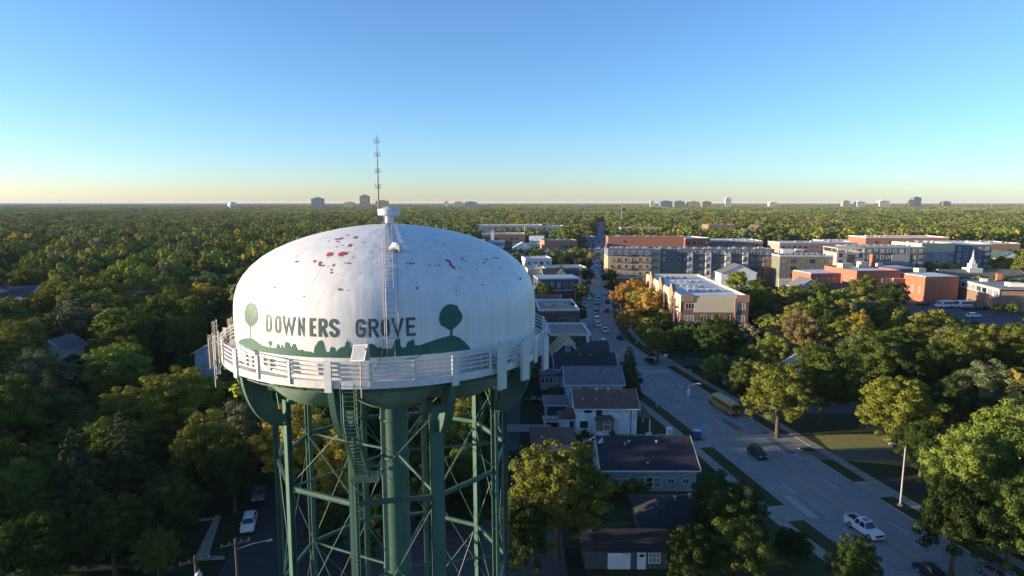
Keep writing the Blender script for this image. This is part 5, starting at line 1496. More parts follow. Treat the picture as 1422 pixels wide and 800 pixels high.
def make_vehicle(kind, col, detail=True):
    k = (kind, col, detail)
    if k in _CP: return copy_tree(_CP[k])
    S = SPEC[kind]; P = carpaint(col); nm = {'sedan': 'sedan_car', 'suv': 'suv_car', 'pickup': 'pickup_truck'}[kind]
    root = empty(nm)
    pr = S['prof']; zb = pr[-1][1]; rr_ = .36 if kind != 'pickup' else .42
    prof = pr[:-1] + [pr[-1]] + list(reversed(arch(S['wb'][1], rr_ + .05, zb))) + list(reversed(arch(S['wb'][0], rr_ + .05, zb)))
    mb = MB(); W = S['W']; loft_body(mb, prof, W)
    fixn(mb.build('body', P, root))
    c = S['cab']; mb = MB(); yb, yt = W / 2 - .06, W / 2 - .27
    for s, ys in (('b', None),): pass
    v = [(c[0][0], -yb, c[0][1]), (c[1][0], -yt, c[1][1]), (c[2][0], -yt, c[2][1]), (c[3][0], -yb, c[3][1])]
    q = [(x, -y, z) for x, y, z in v]
    mb.poly(v); mb.poly(q[::-1]); mb.poly([v[0], q[0], q[1], v[1]]); mb.poly([v[2], q[2], q[3], v[3]]); mb.poly([v[1], q[1], q[2], v[2]])
    fixn(mb.build('windows', CG, root))
    mb = MB(); zt = (c[1][1] + c[2][1]) / 2
    x0, x1 = c[1][0] + .08, c[2][0] - .08
    mb.v += [(x0 - .0, -yt - .03, c[1][1] + .0), (x0, yt + .03, c[1][1]), (x1, yt + .03, c[2][1]), (x1, -yt - .03, c[2][1]), (x0 - .1, -yt + .1, zt + .09), (x0 - .1, yt - .1, zt + .09), (x1 + .1, yt - .1, zt + .1), (x1 + .1, -yt + .1, zt + .1)]
    for f in ((0, 1, 5, 4), (1, 2, 6, 5), (2, 3, 7, 6), (3, 0, 4, 7), (4, 5, 6, 7)): mb.f.append(f); mb.m.append(0)
    for s in (-1, 1):
        mb.bar((c[0][0], s * yb, c[0][1]), (c[1][0], s * yt, c[1][1]), .08); mb.bar((c[3][0], s * yb, c[3][1]), (c[2][0], s * yt, c[2][1]), .1)
        xm = (c[1][0] + c[2][0]) / 2; mb.bar((xm, s * (yb + .01), c[0][1]), (xm, s * (yt + .02), zt), .1, .06)
    fixn(mb.build('roof', P, root))
    if kind == 'pickup':
        part(root, 'cargo_bed', mat('bed_liner', (.03, .03, .03), .9), lambda mb: mb.box(-1.95, 0, 1.225, 1.75, 1.7, .02))
        part(root, 'bed_rail', P, lambda mb: [mb.box(-1.95, s * .93, 1.2, 1.9, .12, .22) for s in (-1, 1)] + [mb.box(-2.87, 0, 1.2, .1, 1.9, .22)])
        part(root, 'sunroof', CG, lambda mb: mb.box(.15, 0, 1.93, .8, .9, .03))
        part(root, 'grille', BLACK, lambda mb: mb.box(2.9, 0, .72, .08, 1.4, .28))
    for x in S['wb']:
        for s in (-1, 1):
            mb = MB(); mb.lathe([(.0, -.11), (rr_ * .9, -.11), (rr_, -.08), (rr_, .08), (rr_ * .9, .11), (.0, .11)], 16)
            mb.v = [(a, c_, b) for a, b, c_ in mb.v]
            w_ = mb.build('wheel', TYRE, root, loc=(x, s * (W / 2 - .1), rr_))
            if detail:
                mb = MB(); mb.lathe([(0.0, -.125), (rr_ * .62, -.12), (rr_ * .62, .12), (0., .125)], 12); mb.v = [(a, c_, b) for a, b, c_ in mb.v]; mb.build('rim', RIM, w_)
    if detail:
        xf, xr = max(p[0] for p in pr), min(p[0] for p in pr); zz = pr[2][1] - .12
        for s in (-1, 1):
            part(root, 'headlight', HL, lambda mb: mb.box(xf - .1, s * (W / 2 - .3), zz, .14, .38, .14))
            part(root, 'tail_light', TLM, lambda mb: mb.box(xr + .06, s * (W / 2 - .24), zz, .12, .3, .16))
            part(root, 'mirror', P, lambda mb: mb.box(c[0][0] - .25, s * (W / 2 + .08), c[0][1] + .02, .12, .2, .14))
        part(root, 'number_plate', WHITE, lambda mb: mb.box(xr - .01, 0, .55, .02, .4, .14))
    _CP[k] = root
    return root


CW = (.68, .69, .7); CS = (.36, .37, .39); CK = (.015, .016, .02); CGY = (.12, .125, .135); CR = (.28, .02, .02); CB = (.03, .05, .12); CT = (.3, .26, .2)


def on_road(kind, col, px, py, away, label, lane=None, group=None, detail=False, turn=0):
    x, y = G(px, py); cx, hd = road_at(y)
    if lane is not None: x = cx + lane
    o = make_vehicle(kind, col, detail)
    o.location = (x, y, .022); o.rotation_euler = (0, 0, math.pi / 2 - hd + (0 if away else math.pi) + turn)
    k = .82 if y < 180 else 1.0; o.scale = (k, k, k * (1.12 if k < 1 else 1))
    return tag(o, label, {'sedan': 'car', 'suv': 'car', 'pickup': 'truck'}[kind], group)


on_road('pickup', CW, 1200, 740, False, 'white pickup truck with sunroof and open black bed, driving towards the viewer', -1.75, detail=True)
on_road('suv', CK, 1050, 634, False, 'black suv driving alone between the school bus and the white pickup', -1.75, detail=True)
on_road('sedan', CK, 1290, 803, False, 'black sedan at the bottom edge, following nearest lane to the viewer', -1.7, detail=True)
on_road('suv', CGY, 1413, 803, True, 'dark car roof at the bottom right corner beside the kerb', 5.0, detail=True)
on_road('sedan', CK, 867, 504, True, 'black car beside the tall dark spruce', 4.4, detail=True)
RG = 'cars queuing and driving along the main road'
cars = [
    (836, 479, 'suv', CW, 0, -1.7, 'white roofed suv, first of the oncoming cars before the spruce'),
    (848, 471, 'sedan', CK, 1, 4.6, 'dark sedan in the right lane beside the start of the grass verge'),
    (839, 461, 'sedan', CW, 1, 1.8, 'white sedan driving away just behind the end of the queue, near the dark sedan'),
    (823, 458, 'suv', CS, 0, -4.8, 'silver suv coming towards the viewer in the outer left lane'),
    (831, 453, 'sedan', CW, 1, .3, 'white sedan, last car of the queue at the lights'),
    (828, 446, 'suv', CW, 1, .3, 'white suv, second from the back of the queue'),
    (828, 440, 'sedan', CS, 1, .3, 'silver sedan in the queue ahead of the white suv'),
    (827, 434.5, 'suv', CGY, 1, .3, 'charcoal suv in the middle of the queue'),
    (829, 430.5, 'sedan', CT, 1, .3, 'beige sedan in the middle of the queue'),
    (829, 426, 'sedan', CK, 1, .3, 'black sedan ahead of the beige one in the queue'),
    (829.5, 421.5, 'suv', CS, 1, .3, 'silver suv near the front of the queue'),
    (829.5, 417, 'sedan', CGY, 1, .3, 'grey sedan at the front of the queue by the stop line'),
    (815, 441.5, 'sedan', CS, 0, -4.6, 'silver sedan alone in the left lane beside the queue'),
    (817, 426.5, 'suv', CS, 0, -4.6, 'silver suv alone in the left lane beside the front of the queue'),
    (839, 433, 'sedan', CK, 1, 4.2, 'black sedan alone in the right lane beside the queue'),
    (840, 421, 'suv', CK, 1, 4.2, 'black suv in the right lane beside the front of the queue'),
    (821.5, 416, 'sedan', CW, 0, -3.5, 'white sedan leaving the crossing towards the viewer'),
    (823, 411.5, 'suv', CK, 0, -3.4, 'black suv turning inside the crossing'),
    (820, 405.5, 'sedan', CGY, 0, -4.8, 'grey sedan at the left side of the crossing'),
    (843, 411, 'sedan', CS, 1, 5.0, 'silver sedan entering the crossing from the right'),
    (823, 394.5, 'suv', CK, 0, -4.6, 'black suv beyond the crossing in the left lane'),
    (830, 385, 'sedan', CW, 0, -1.7, 'white car beyond the crossing near the middle of the road'),
    (829, 376.5, 'suv', CS, 0, -2.0, 'silver suv further beyond the crossing'),
    (820.5, 371, 'sedan', CW, 0, -6.8, 'white car parked at the left kerb under the dark trees'),
    (836, 372.5, 'sedan', CK, 1, 1.8, 'black car beyond the crossing, nearer of a dark pair'),
    (836, 367.5, 'suv', CK, 1, 1.8, 'black suv beyond the crossing, farther of a dark pair'),
]
for px, py, kd, c, aw, ln, lb in cars:
    on_road(kd, c, px, py, aw, lb, ln, RG, turn=(.9 if 'turning' in lb else 1.3 if 'entering' in lb else 0))
n_ = 0
pal = [('white', CW), ('silver', CS), ('black', CK), ('grey', CGY), ('red', CR), ('blue', CB)]
for i, y in enumerate([350, 361, 372, 384, 396, 407, 418, 430, 442, 455, 468, 480, 493, 506, 520, 536, 552, 570, 590, 612, 640, 670]):
    for lane, aw in ((-1.8, 0), (4.6 if i % 2 else 1.8, 1)):
        if (i * 3 + aw) % 4 == 3: continue
        cn, c = pal[(i * 2 + aw * 3) % 6]
        x, hd = road_at(y + aw * 6); o = make_vehicle('suv' if (i + aw) % 2 else 'sedan', c, False); o.location = (x + lane, y + aw * 6, .022)
        o.rotation_euler = (0, 0, math.pi / 2 - hd + (0 if aw else math.pi))
        tag(o, 'tiny %s car %s on the far stretch of the main road' % (cn, 'driving away' if aw else 'oncoming'), 'car', 'tiny %s cars %s on the far stretch' % (cn, 'driving away' if aw else 'oncoming'))


def park(kind, col, px, py, rz, label, detail=True, group=None):
    x, y = G(px, py); o = make_vehicle(kind, col, detail); o.location = (x, y, .03); o.rotation_euler = (0, 0, rz); k = .82 if y < 180 else 1.0; o.scale = (k, k, k)
    tag(o, label, 'car', group); FOOT.append((x, y, 1.5, 1.5))


park('suv', CW, 346, 732, math.radians(-74), 'white car parked on the dark street left of the tower legs')
park('sedan', CGY, 360, 690, math.radians(-74), 'dark grey car in deep shade behind the white car by the tower')
park('sedan', CK, 742, 559, 0.1, 'dark car parked beside the grey garage')
park('suv', CW, 1352, 441, .15, 'white suv in the car park below the shuttle buses', False)
park('sedan', CK, 1345, 431, .1, 'black sedan in the car park, left one beneath the white buses', False)
park('suv', CK, 1364, 430, .1, 'black suv in the car park, right one beneath the white buses', False)
park('sedan', CK, 1282, 424, .3, 'dark car at the entrance of the orange brick hall', False)
park('sedan', CS, 1272, 441, .1, 'silver car at the left end of the car park behind the trees', False)
park('sedan', CW, 1400, 424, .2, 'white car beside the brick school wing at the right', False)
park('suv', CW, 1412, 427, .2, 'white suv at the right edge beside the brick school wing', False)
park('sedan', CW, 1345, 636, 1.2, 'white car under the trees at the end of the driveway', True)
park('suv', CR, 1308, 628, .4, 'red car half hidden under the trees by the sunny lawn', True)
park('sedan', CS, 1352, 583, .3, 'silver car in the shade behind the bright maple', True)
for (px, py, kd, c, lb) in ((752, 383, 'sedan', CW, 'white car parked left of the cream block'), (762, 361, 'suv', CW, 'white suv parked near the low blue roofed shed'), (872, 398, 'suv', CGY, 'grey suv in the lot below the tan apartments'), (884, 400, 'sedan', CW, 'white car in the lot below the tan apartments'), (895, 397, 'sedan', CK, 'black car in the lot below the tan apartments')):
    park(kd, c, px, py, .3, lb, False)

# school bus
def school_bus():
    x, y = G(1010, 569); cx, hd = road_at(y)
    root = tag(empty('school_bus', (cx + 4.6, y, .022), math.pi / 2 - hd), 'yellow school bus seen from behind in the right lane', 'bus')
    Y_ = carpaint((.56, .31, .06)); Lb = 10.6; W = 2.45
    mb = MB(); prof = [(3.9, .55), (3.9, 2.6), (3.75, 2.95), (3.4, 3.05), (-5.1, 3.05), (-5.25, 2.95), (-5.3, 2.6), (-5.3, .55)]
    n = len(prof)
    for yy, k in ((-W / 2, .93), (-W / 2 + .3, 1.0), (0, 1.03), (W / 2 - .3, 1.0), (W / 2, .93)):
        for px_, z in prof: mb.v.append((px_, yy, z * k if z > 2.8 else z))
    for s in range(4):
        for i in range(n):
            j = (i + 1) % n; mb.f.append((s * n + i, s * n + j, (s + 1) * n + j, (s + 1) * n + i)); mb.m.append(0)
    mb.f.append(tuple(range(n))); mb.m.append(0); mb.f.append(tuple(range(5 * n - 1, 4 * n - 1, -1))); mb.m.append(0)
    fixn(mb.build('body', Y_, root))
    part(root, 'hood', Y_, lambda mb: mb.prism([(3.9, .5), (5.5, .5), (5.55, 1.2), (5.2, 1.55), (3.9, 1.75)], -1.0, 1.0))
    part(root, 'roof_panel', mat('bus_roof', (.5, .42, .28), .5), lambda mb: mb.box(-.8, 0, 3.09, 8.2, 1.5, .06))
    for s in (-1, 1):
        for k in range(11): part(root, 'side_window', CG, lambda mb: mb.box(-4.65 + k * .76, s * (W / 2 + .005), 1.75, .6, .03, .72))
        part(root, 'side_stripe', BLACK, lambda mb: [mb.box(-.7, s * (W / 2 + .012), z, 9.1, .03, .07) for z in (.75, 1.15, 1.5)])
    part(root, 'rear_window', CG, lambda mb: mb.box(-5.32, -.78, 1.7, .04, .62, .85)); part(root, 'rear_window', CG, lambda mb: mb.box(-5.32, .78, 1.7, .04, .62, .85))
    rd_ = part(root, 'rear_door', Y_, lambda mb: mb.box(-5.33, 0, .62, .05, .84, 2.15)); part(rd_, 'door_glass', CG, lambda mb: [mb.box(-5.36, 0, 1.75, .03, .66, .9), mb.box(-5.36, 0, .95, .03, .6, .6)])
    for s in (-1, 1):
        part(root, 'tail_light', TLM, lambda mb: mb.box(-5.33, s * .95, 1.25, .05, .22, .2)); part(root, 'warning_light', mat('amber_lamp', (.6, .25, .02), .4), lambda mb: mb.box(-5.3, s * .85, 2.68, .06, .22, .16))
    part(root, 'bumper', BLACK, lambda mb: [mb.box(-5.45, 0, .45, .2, 2.4, .3), mb.box(5.6, 0, .45, .18, 2.1, .3)])
    for x_ in (4.4, -2.9):
        for s in (-1, 1):
            mb = MB(); mb.lathe([(0, -.16), (.48, -.16), (.5, -.12), (.5, .12), (.48, .16), (0, .16)], 18); mb.v = [(a, c_, b) for a, b, c_ in mb.v]
            w_ = mb.build('wheel', TYRE, root, loc=(x_, s * 1.08, .5)); mb = MB(); mb.lathe([(0, -.17), (.28, -.17), (.28, .17), (0, .17)], 12); mb.v = [(a, c_, b) for a, b, c_ in mb.v]; mb.build('rim', RIM, w_)
    return root


sb_ = school_bus(); sb_.scale = (.82, .82, .82)
for px, lb in ((1311, 'white shuttle bus in the car park, left of the parked pair'), (1336, 'white shuttle bus in the car park, right of the parked pair')):
    x, y = G(px, 427); root = tag(empty('shuttle_bus', (x, y, .03), .12 + math.pi), lb, 'bus', 'white shuttle buses parked end to end'); FOOT.append((x, y, 4, 2))
    part(root, 'body', carpaint((.7, .7, .7)), lambda mb: mb.prism([(3.3, .4), (3.35, 1.1), (2.5, 1.3), (2.1, 2.6), (-3.4, 2.75), (-3.4, .4)], -1.1, 1.1))
    for s in (-1, 1):
        for k in range(4): part(root, 'side_window', CG, lambda mb: mb.box(-2.8 + k * 1.15, s * 1.11, 1.5, .95, .03, .75))
    part(root, 'windscreen', CG, lambda mb: mb.poly([(2.5, -1, 1.35), (2.5, 1, 1.35), (2.16, 1, 2.45), (2.16, -1, 2.45)]))
    for x_ in (2.2, -2.2):
        for s in (-1, 1):
            mb = MB(); mb.lathe([(0, -.12), (.38, -.12), (.38, .12), (0, .12)], 14); mb.v = [(a, c_, b) for a, b, c_ in mb.v]; mb.build('wheel', TYRE, root, loc=(x_, s * 1.0, .38))

# ------------------------------------------------------------------ street furniture
POLE = mat('pole_grey', (.36, .36, .35), .5, metal=.3)


def street_lamp(x, y, h, arm, rz, label, group='street lamps with curved arms'):
    root = tag(empty('street_lamp', (x, y, 0), rz), label, 'street lamp', group)
    part(root, 'pole', POLE, lambda mb: mb.tube([(0, 0, 0), (0, 0, h * .6), (0, 0, h)], [.13, .1, .075], 10))
    part(root, 'base', CONC, lambda mb: mb.lathe([(.0, .3), (.32, .3), (.36, 0)], 12))
    part(root, 'arm', POLE, lambda mb: mb.tube([(0, 0, h - .4), (arm * .25, 0, h - .02), (arm * .6, 0, h + .2), (arm, 0, h + .3)], .045, 6))
    part(root, 'lamp_head', METAL, lambda mb: mb.box(arm + .3, 0, h + .22, .75, .3, .14, taper=.8))
    return root


x, y = G(1250, 703); street_lamp(x, y, 8.5, 1.7, math.pi + .1, 'tall street lamp on the right verge near the sunny lawn')
x, y = G(954, 592); l2 = street_lamp(x, y, 7.7, 1.5, -.1, 'street lamp with white box on its pole, on the left verge beside the school bus')
part(l2, 'junction_box', WHITE, lambda mb: mb.box(0, -.16, 5.9, .3, .2, 1.1))
for px, py, h, side, lb in ((836, 480, 7.5, 0, 'thin lamp pole standing by the oncoming cars before the spruce'), (861, 452, 7, math.pi, 'lamp pole in front of the orange trees right of the road'), (798.5, 430, 8, 0, 'lamp pole left of the road beside the small green tree'), (796, 446, 5, 0, 'short lamp pole left of the road next to the queue')):
    x, y = G(px, py); 
    if px == 836: x = road_at(y)[0] - 8
    street_lamp(x, y, h, 1.2, side, lb)


def sign(x, y, h, w, hh, label, text=None, col=WHITE, cat='road sign', rz=0):
    root = tag(empty('road_sign', (x, y, 0), rz), label, cat)
    part(root, 'post', METAL, lambda mb: mb.tube([(0, 0, 0), (0, 0, h)], .04, 6)); part(root, 'sign_plate', col, lambda mb: mb.box(0, -.06, h - hh, w, .04, hh)); return root


x, y = G(924, 509); sign(x, y, 3.2, .8, .7, 'white rectangular road sign on the right verge past the spruce')
x, y = G(958, 528); sign(x, y, 2.6, .5, .5, 'small sign on a post near the side street right of the road', col=METAL)
x, y = G(1003, 590 - 4); 
for px, py, lb in ((912, 566, 'yellow green fire hydrant on the left verge near the white house'), (884, 478, 'yellow green fire hydrant on the right verge beside the olive tree')):
    x, y = G(px, py); root = tag(empty('fire_hydrant', (x, y, .1)), lb, 'hydrant')
    HY = mat('hydrant_yellow', (.5, .5, .08), .5)
    part(root, 'barrel', HY, lambda mb: mb.lathe([(.2, 0), (.2, .08), (.14, .1), (.14, .6), (.18, .62), (.18, .68), (.12, .82), (0.01, .88)], 12)); part(root, 'outlet', HY, lambda mb: [mb.tube([(-.26, 0, .45), (.26, 0, .45)], .07, 8), mb.tube([(0, 0, .45), (0, -.26, .45)], .08, 8)])
x, y = G(968, 608); root = tag(empty('collection_box', (x, y, .1), -.15), 'blue collection box with pale top on the left verge', 'collection box')
part(root, 'box_body', mat('box_blue', (.03, .09, .32), .5), lambda mb: mb.box(0, 0, 0, 1.1, .9, 1.2)); part(root, 'lid', mat('lid_pale_blue', (.3, .42, .6), .5), lambda mb: mb.box(0, 0, 1.2, 1.15, .95, .16, taper=.8))
root = tag(empty('pergola', (7.4, 104.2, 0)), 'white slatted pergola left of the white house', 'pergola')
for sx in (-1.6, 1.6):
    for sy in (-1.2, 1.2): part(root, 'post', WHITE, lambda mb: mb.box(sx, sy, 0, .14, .14, 2.3))
part(root, 'slat_roof', STUC_W, lambda mb: [mb.box(-1.9 + k * .42, 0, 2.4, .12, 3.2, .16) for k in range(10)] + [mb.box(0, s * 1.2, 2.28, 4.0, .12, .12) for s in (-1, 1)])
root = tag(empty('garden_flag', (13.1, 85.6, 0)), 'white pennant flag hanging on a leaning pole at the ranch roof corner', 'flag')
part(root, 'pole', METAL, lambda mb: mb.tube([(0, 0, 0), (0, 0, 6.6)], .04, 6)); part(root, 'cloth', mat('flag_cloth', (.6, .6, .55), .9), lambda mb: [mb.poly([(0, 0, 6.5), (-.8, -.1, 5.6), (-.5, -.15, 5.4), (0, 0, 5.2)]), mb.poly([(0, .03, 6.4), (.25, -.1, 4.9), (.9, -.2, 3.2), (.2, -.15, 3.1)])])
root = tag(empty('porch_sign', (22.9, 99.3, 0)), 'white board standing at the porch of the white house', 'sign'); part(root, 'board', WHITE, lambda mb: mb.box(0, 0, .3, .9, .08, 1.5)); part(root, 'post', WHITE, lambda mb: [mb.box(-.4, .1, 0, .08, .08, 1.9), mb.box(.4, .1, 0, .08, .08, 1.9)])
mb = MB()
for k in range(9): mb.box(-3.6 + .9 * k, 0, 0, .85, .06, 1.3)
tag(mb.build('board_fence', mat('fence_pale', (.42, .42, .42), .8), loc=(2.8, 104.5, 0)), 'pale board fence left of the slatted pergola', 'fence')

# traffic lights at the crossing
for (dx, dy, rz, lb) in ((8.2, -11, math.pi, 'traffic light mast on the near right corner of the crossing'), (-8.4, 11, 0, 'traffic light mast on the far left corner of the crossing')):
    root = tag(empty('traffic_light', (xs + dx, 247 + dy, 0), rz), lb, 'traffic light', 'traffic light masts at the crossing')
    part(root, 'pole', POLE, lambda mb: mb.tube([(0, 0, 0), (0, 0, 6.4)], [.12, .09], 8)); part(root, 'arm', POLE, lambda mb: mb.tube([(0, 0, 6.0), (6.0, 0, 6.3)], .06, 6))
    for q in (3.2, 5.6):
        s_ = part(root, 'signal_head', FRAME_DK, lambda mb: mb.box(q, -.1, 5.4, .35, .3, 1.1)); part(s_, 'signal_lens', mat('lens_red', (.35, .02, .02), .4), lambda mb: mb.box(q, -.27, 6.15, .2, .03, .2))

# utility poles and wires at the lower left
UP = mat('utility_wood', (.09, .075, .06), .9, scale=4)


def pole(px, py, z, label, arm=True, lamp=False, rz=.5):
    x, y = G(px, py, z); root = tag(empty('utility_pole', (x, y, 0), rz), label, 'utility pole'); FOOT.append((x, y, .5, .5))
    part(root, 'pole', UP, lambda mb: mb.tube([(0, 0, 0), (0, 0, z + .3)], [.17, .12], 8))
    if arm:
        part(root, 'cross_arm', UP, lambda mb: mb.box(0, 0, z - .3, 2.6, .12, .12)); 
        for q in (-1.15, -.5, .5, 1.15): part(root, 'insulator', UP, lambda mb: mb.tube([(q, 0, z - .18), (q, 0, z + .08)], .05, 6))
    if lamp: part(root, 'lamp_arm', POLE, lambda mb: mb.tube([(0, 0, z - .8), (1.2, -.6, z - .3), (2.6, -1.0, z - .1)], .04, 6)); part(root, 'lamp_head', METAL, lambda mb: mb.box(2.8, -1.05, z - .18, .5, .2, .1))
    return (x, y, z)


pA = pole(271, 776, 8.5, 'utility pole with grey transformer at the lower left'); pB = pole(327, 752, 9, 'leaning looking utility pole with street light arm near the white parked car', lamp=True)
root = tag(empty('transformer', (pA[0] + .35, pA[1] - .3, 0)), 'grey transformer can on the utility pole at the lower left', 'transformer'); part(root, 'can', mat('can_grey', (.42, .44, .48), .5), lambda mb: mb.lathe([(.01, 6.2), (.3, 6.2), (.3, 7.2), (.2, 7.35), (.01, 7.4)], 14)); part(root, 'bushing', METAL, lambda mb: mb.tube([(.1, 0, 7.35), (.1, 0, 7.7)], .04, 6))


def wire(a, b, sag, label, n=14):
    mb = MB(); a = Vector(a); b = Vector(b); pts = []
    for i in range(n + 1):
        t = i / n; p = a.lerp(b, t); p.z -= sag * 4 * t * (1 - t); pts.append(p)
    mb.tube(pts, .013, 4); return tag(mb.build('power_line', CABLE_G), label, 'wire', 'overhead wires at the lower left')


CABLE_G = mat('wire_grey', (.06, .06, .065), .7)
far = (pB[0] + 38, pB[1] + 5, 8.2); low = (pA[0] - 14, pA[1] - 14, 8.6)
for k, q in enumerate((-1.1, -.4, .4, 1.1)):
    wire((pA[0] + q * .8, pA[1] + q * .5, 8.5), (pB[0] + q * .8, pB[1] + q * .5, 9.0), .5, 'overhead wire between the two utility poles')
    wire((pA[0] + q * .8, pA[1] + q * .5, 8.5), (low[0] + q, low[1] - q * .4, low[2]), .6, 'overhead wire running to the lower left corner')
for k, q in enumerate((0, -.9, -1.8)):
    wire((pB[0], pB[1], 9.0 + q), (far[0], far[1], far[2] + q), .8, 'overhead wire passing behind the tower legs')
wire((34 - 60, 120, 9), (8, 118, 8), 1.0, 'thin overhead wire crossing behind the tower')
x, y = G(745, 392); root = tag(empty('utility_pole', (x, y, 0)), 'pale pole with short arm left of the cream block', 'utility pole'); part(root, 'pole', STUC_W, lambda mb: mb.tube([(0, 0, 0), (0, 0, 9)], [.22, .16], 8)); part(root, 'cross_arm', STUC_W, lambda mb: mb.box(-.5, 0, 8.7, 2.6, .25, .2))
x, y = G(684, 350); root = tag(empty('chimney_stack', (x, y, 0)), 'pale square stack right behind the tank shoulder', 'stack'); part(root, 'shaft', STUC_W, lambda mb: mb.box(0, 0, 0, 2.6, 2.6, 17)); part(root, 'cap', CONC, lambda mb: mb.box(0, 0, 17, 3, 3, .5))
x, y = G(863, 316); root = tag(empty('flagpole', (x, y, 0)), 'flagpole with large red and white flag over the far woods', 'flagpole'); part(root, 'pole', METAL, lambda mb: mb.tube([(0, 0, 0), (0, 0, 33)], [.4, .2], 6)); part(root, 'flag', mat('flag_red', (.45, .08, .08), .8), lambda mb: mb.poly([(0, 0, 32), (6, .5, 30.5), (6.4, .4, 26), (0, 0, 27)]))

# ------------------------------------------------------------------ trees
def np_mesh(name, V, nq, material):
    me = bpy.data.meshes.new(name)
    me.vertices.add(len(V)); me.vertices.foreach_set('co', V.astype(np.float32).ravel())
    me.loops.add(nq * 4); me.loops.foreach_set('vertex_index', np.arange(nq * 4, dtype=np.int32))
    me.polygons.add(nq); me.polygons.foreach_set('loop_start', np.arange(0, nq * 4, 4, dtype=np.int32))
    me.polygons.foreach_set('loop_total', np.full(nq, 4, dtype=np.int32))
    me.materials.append(material); me.update(); me.validate()
    return me


def leaf_quads(C, Nn, size, rng, jit=.5):
    n = len(C)
    Nn = Nn + rng.normal(0, jit, (n, 3)); Nn /= np.linalg.norm(Nn, axis=1)[:, None]
    R = rng.normal(0, 1, (n, 3)); A = np.cross(Nn, R); A /= np.linalg.norm(A, axis=1)[:, None]; B = np.cross(Nn, A)
    s = (size * rng.uniform(.55, 1.35, n))[:, None]; q = rng.uniform(.55, 1.0, n)[:, None]
    V = np.stack([C - A * s, C - B * s * q + Nn * s * .15, C + A * s, C + B * s * q + Nn * s * .15], 1) .reshape(-1, 3)
    return V


def broad_crown(seed, n_leaf, size, lobes=34, R=5.0, z0=1.7, z1=14.0, mat_=None, rough=1.0, jit=.36):
    rng = np.random.default_rng(seed)
    cz, rz_ = (z0 + z1) / 2 + .3, (z1 - z0) / 2
    L = []
    ga = math.pi * (3 - 5 ** .5)
    for i in range(lobes):
        t = (i + .5) / lobes; z = 1 - 1.75 * t; r = math.sqrt(max(0, 1 - z * z)); a = i * ga + rng.uniform(-.4, .4)
        k = rng.uniform(.55, 1.0)
        rl = rng.uniform(.7, 1.25) * R * 1.5 / math.sqrt(lobes) * (1.0 - .15 * abs(z))
        L.append((r * math.cos(a) * R * k, r * math.sin(a) * R * k, cz + z * rz_ * k, rl))
    for i in range(max(3, lobes // 6)):
        L.append((rng.uniform(-.3, .3) * R, rng.uniform(-.3, .3) * R, cz + rng.uniform(-.3, .5) * rz_, R * .36))
    L = np.array(L)
    w = L[:, 3] ** 2; w /= w.sum()
    m = int(n_leaf * 1.5)
    idx = rng.choice(len(L), m, p=w)
    D = rng.normal(0, 1, (m, 3)); D /= np.linalg.norm(D, axis=1)[:, None]
    # sub clumping: direction dependent radius
    ph = rng.uniform(0, 6.28, (len(L), 3))
    f = 1 + .16 * rough * np.sin(D[:, 0] * 6 + ph[idx, 0]) * np.sin(D[:, 1] * 6 + ph[idx, 1]) + .12 * rough * np.sin(D[:, 2] * 7 + ph[idx, 2])
    rad = L[idx, 3] * f * (rng.uniform(.78, 1.06, m))
    C = L[idx, :3] + D * rad[:, None] * np.array([1, 1, .82])
    keep = np.ones(m, bool)
    for j in range(len(L)):
        d = np.linalg.norm((C - L[j, :3]) / np.array([1, 1, .82]), axis=1)
        keep &= ~((d < L[j, 3] * .72) & (idx != j))
    keep &= C[:, 2] > z0 - .6
    C, D = C[keep][:n_leaf], D[keep][:n_leaf]
    # stray sprigs outside
    out = rng.random(len(C)) < .03; C[out] += D[out] * R * .1
    V = leaf_quads(C, D * 1.3 + np.array([0, 0, .2]), size, rng, jit)
    return np_mesh('foliage', V, len(V) // 4, mat_ or LEAF), L


def conifer_crown(seed, n_leaf, size, H=14.0, R=3.2, mat_=None):
    rng = np.random.default_rng(seed); V = []
    C = []; N = []
    levels = 17; per = max(4, int(n_leaf / (levels * 9)))
    for l in range(levels):
        t = l / levels; z = 1.6 + (H - 2.0) * t ** .95; r = R * (1 - t) ** .8 * rng.uniform(.85, 1.1) + .18
        nb = max(5, int(11 * (1 - t) + 3)); a0 = rng.uniform(0, 6)
        for b in range(nb):
            a = a0 + 2 * math.pi * b / nb + rng.uniform(-.25, .25); rr = r * rng.uniform(.75, 1.15)
            n = max(6, int(per * rr / R * 1.6)); u = rng.uniform(.12, 1.0, n) ** .7
            wd = .32 * rr * (1 - u * .75)
            lat = rng.uniform(-1, 1, n) * wd
            x = u * rr; zz = z - .22 * x * (1 - .3 * u) + rng.normal(0, .10, n) + .15 * u * u
            C.append(np.stack([x * math.cos(a) - lat * math.sin(a), x * math.sin(a) + lat * math.cos(a), zz], 1))
            N.append(np.tile([math.cos(a) * .5, math.sin(a) * .5, .8], (n, 1)))
    C = np.concatenate(C); N = np.concatenate(N)
    V = leaf_quads(C, N, size, rng, .45)
    return np_mesh('foliage', V, len(V) // 4, mat_ or LEAF)


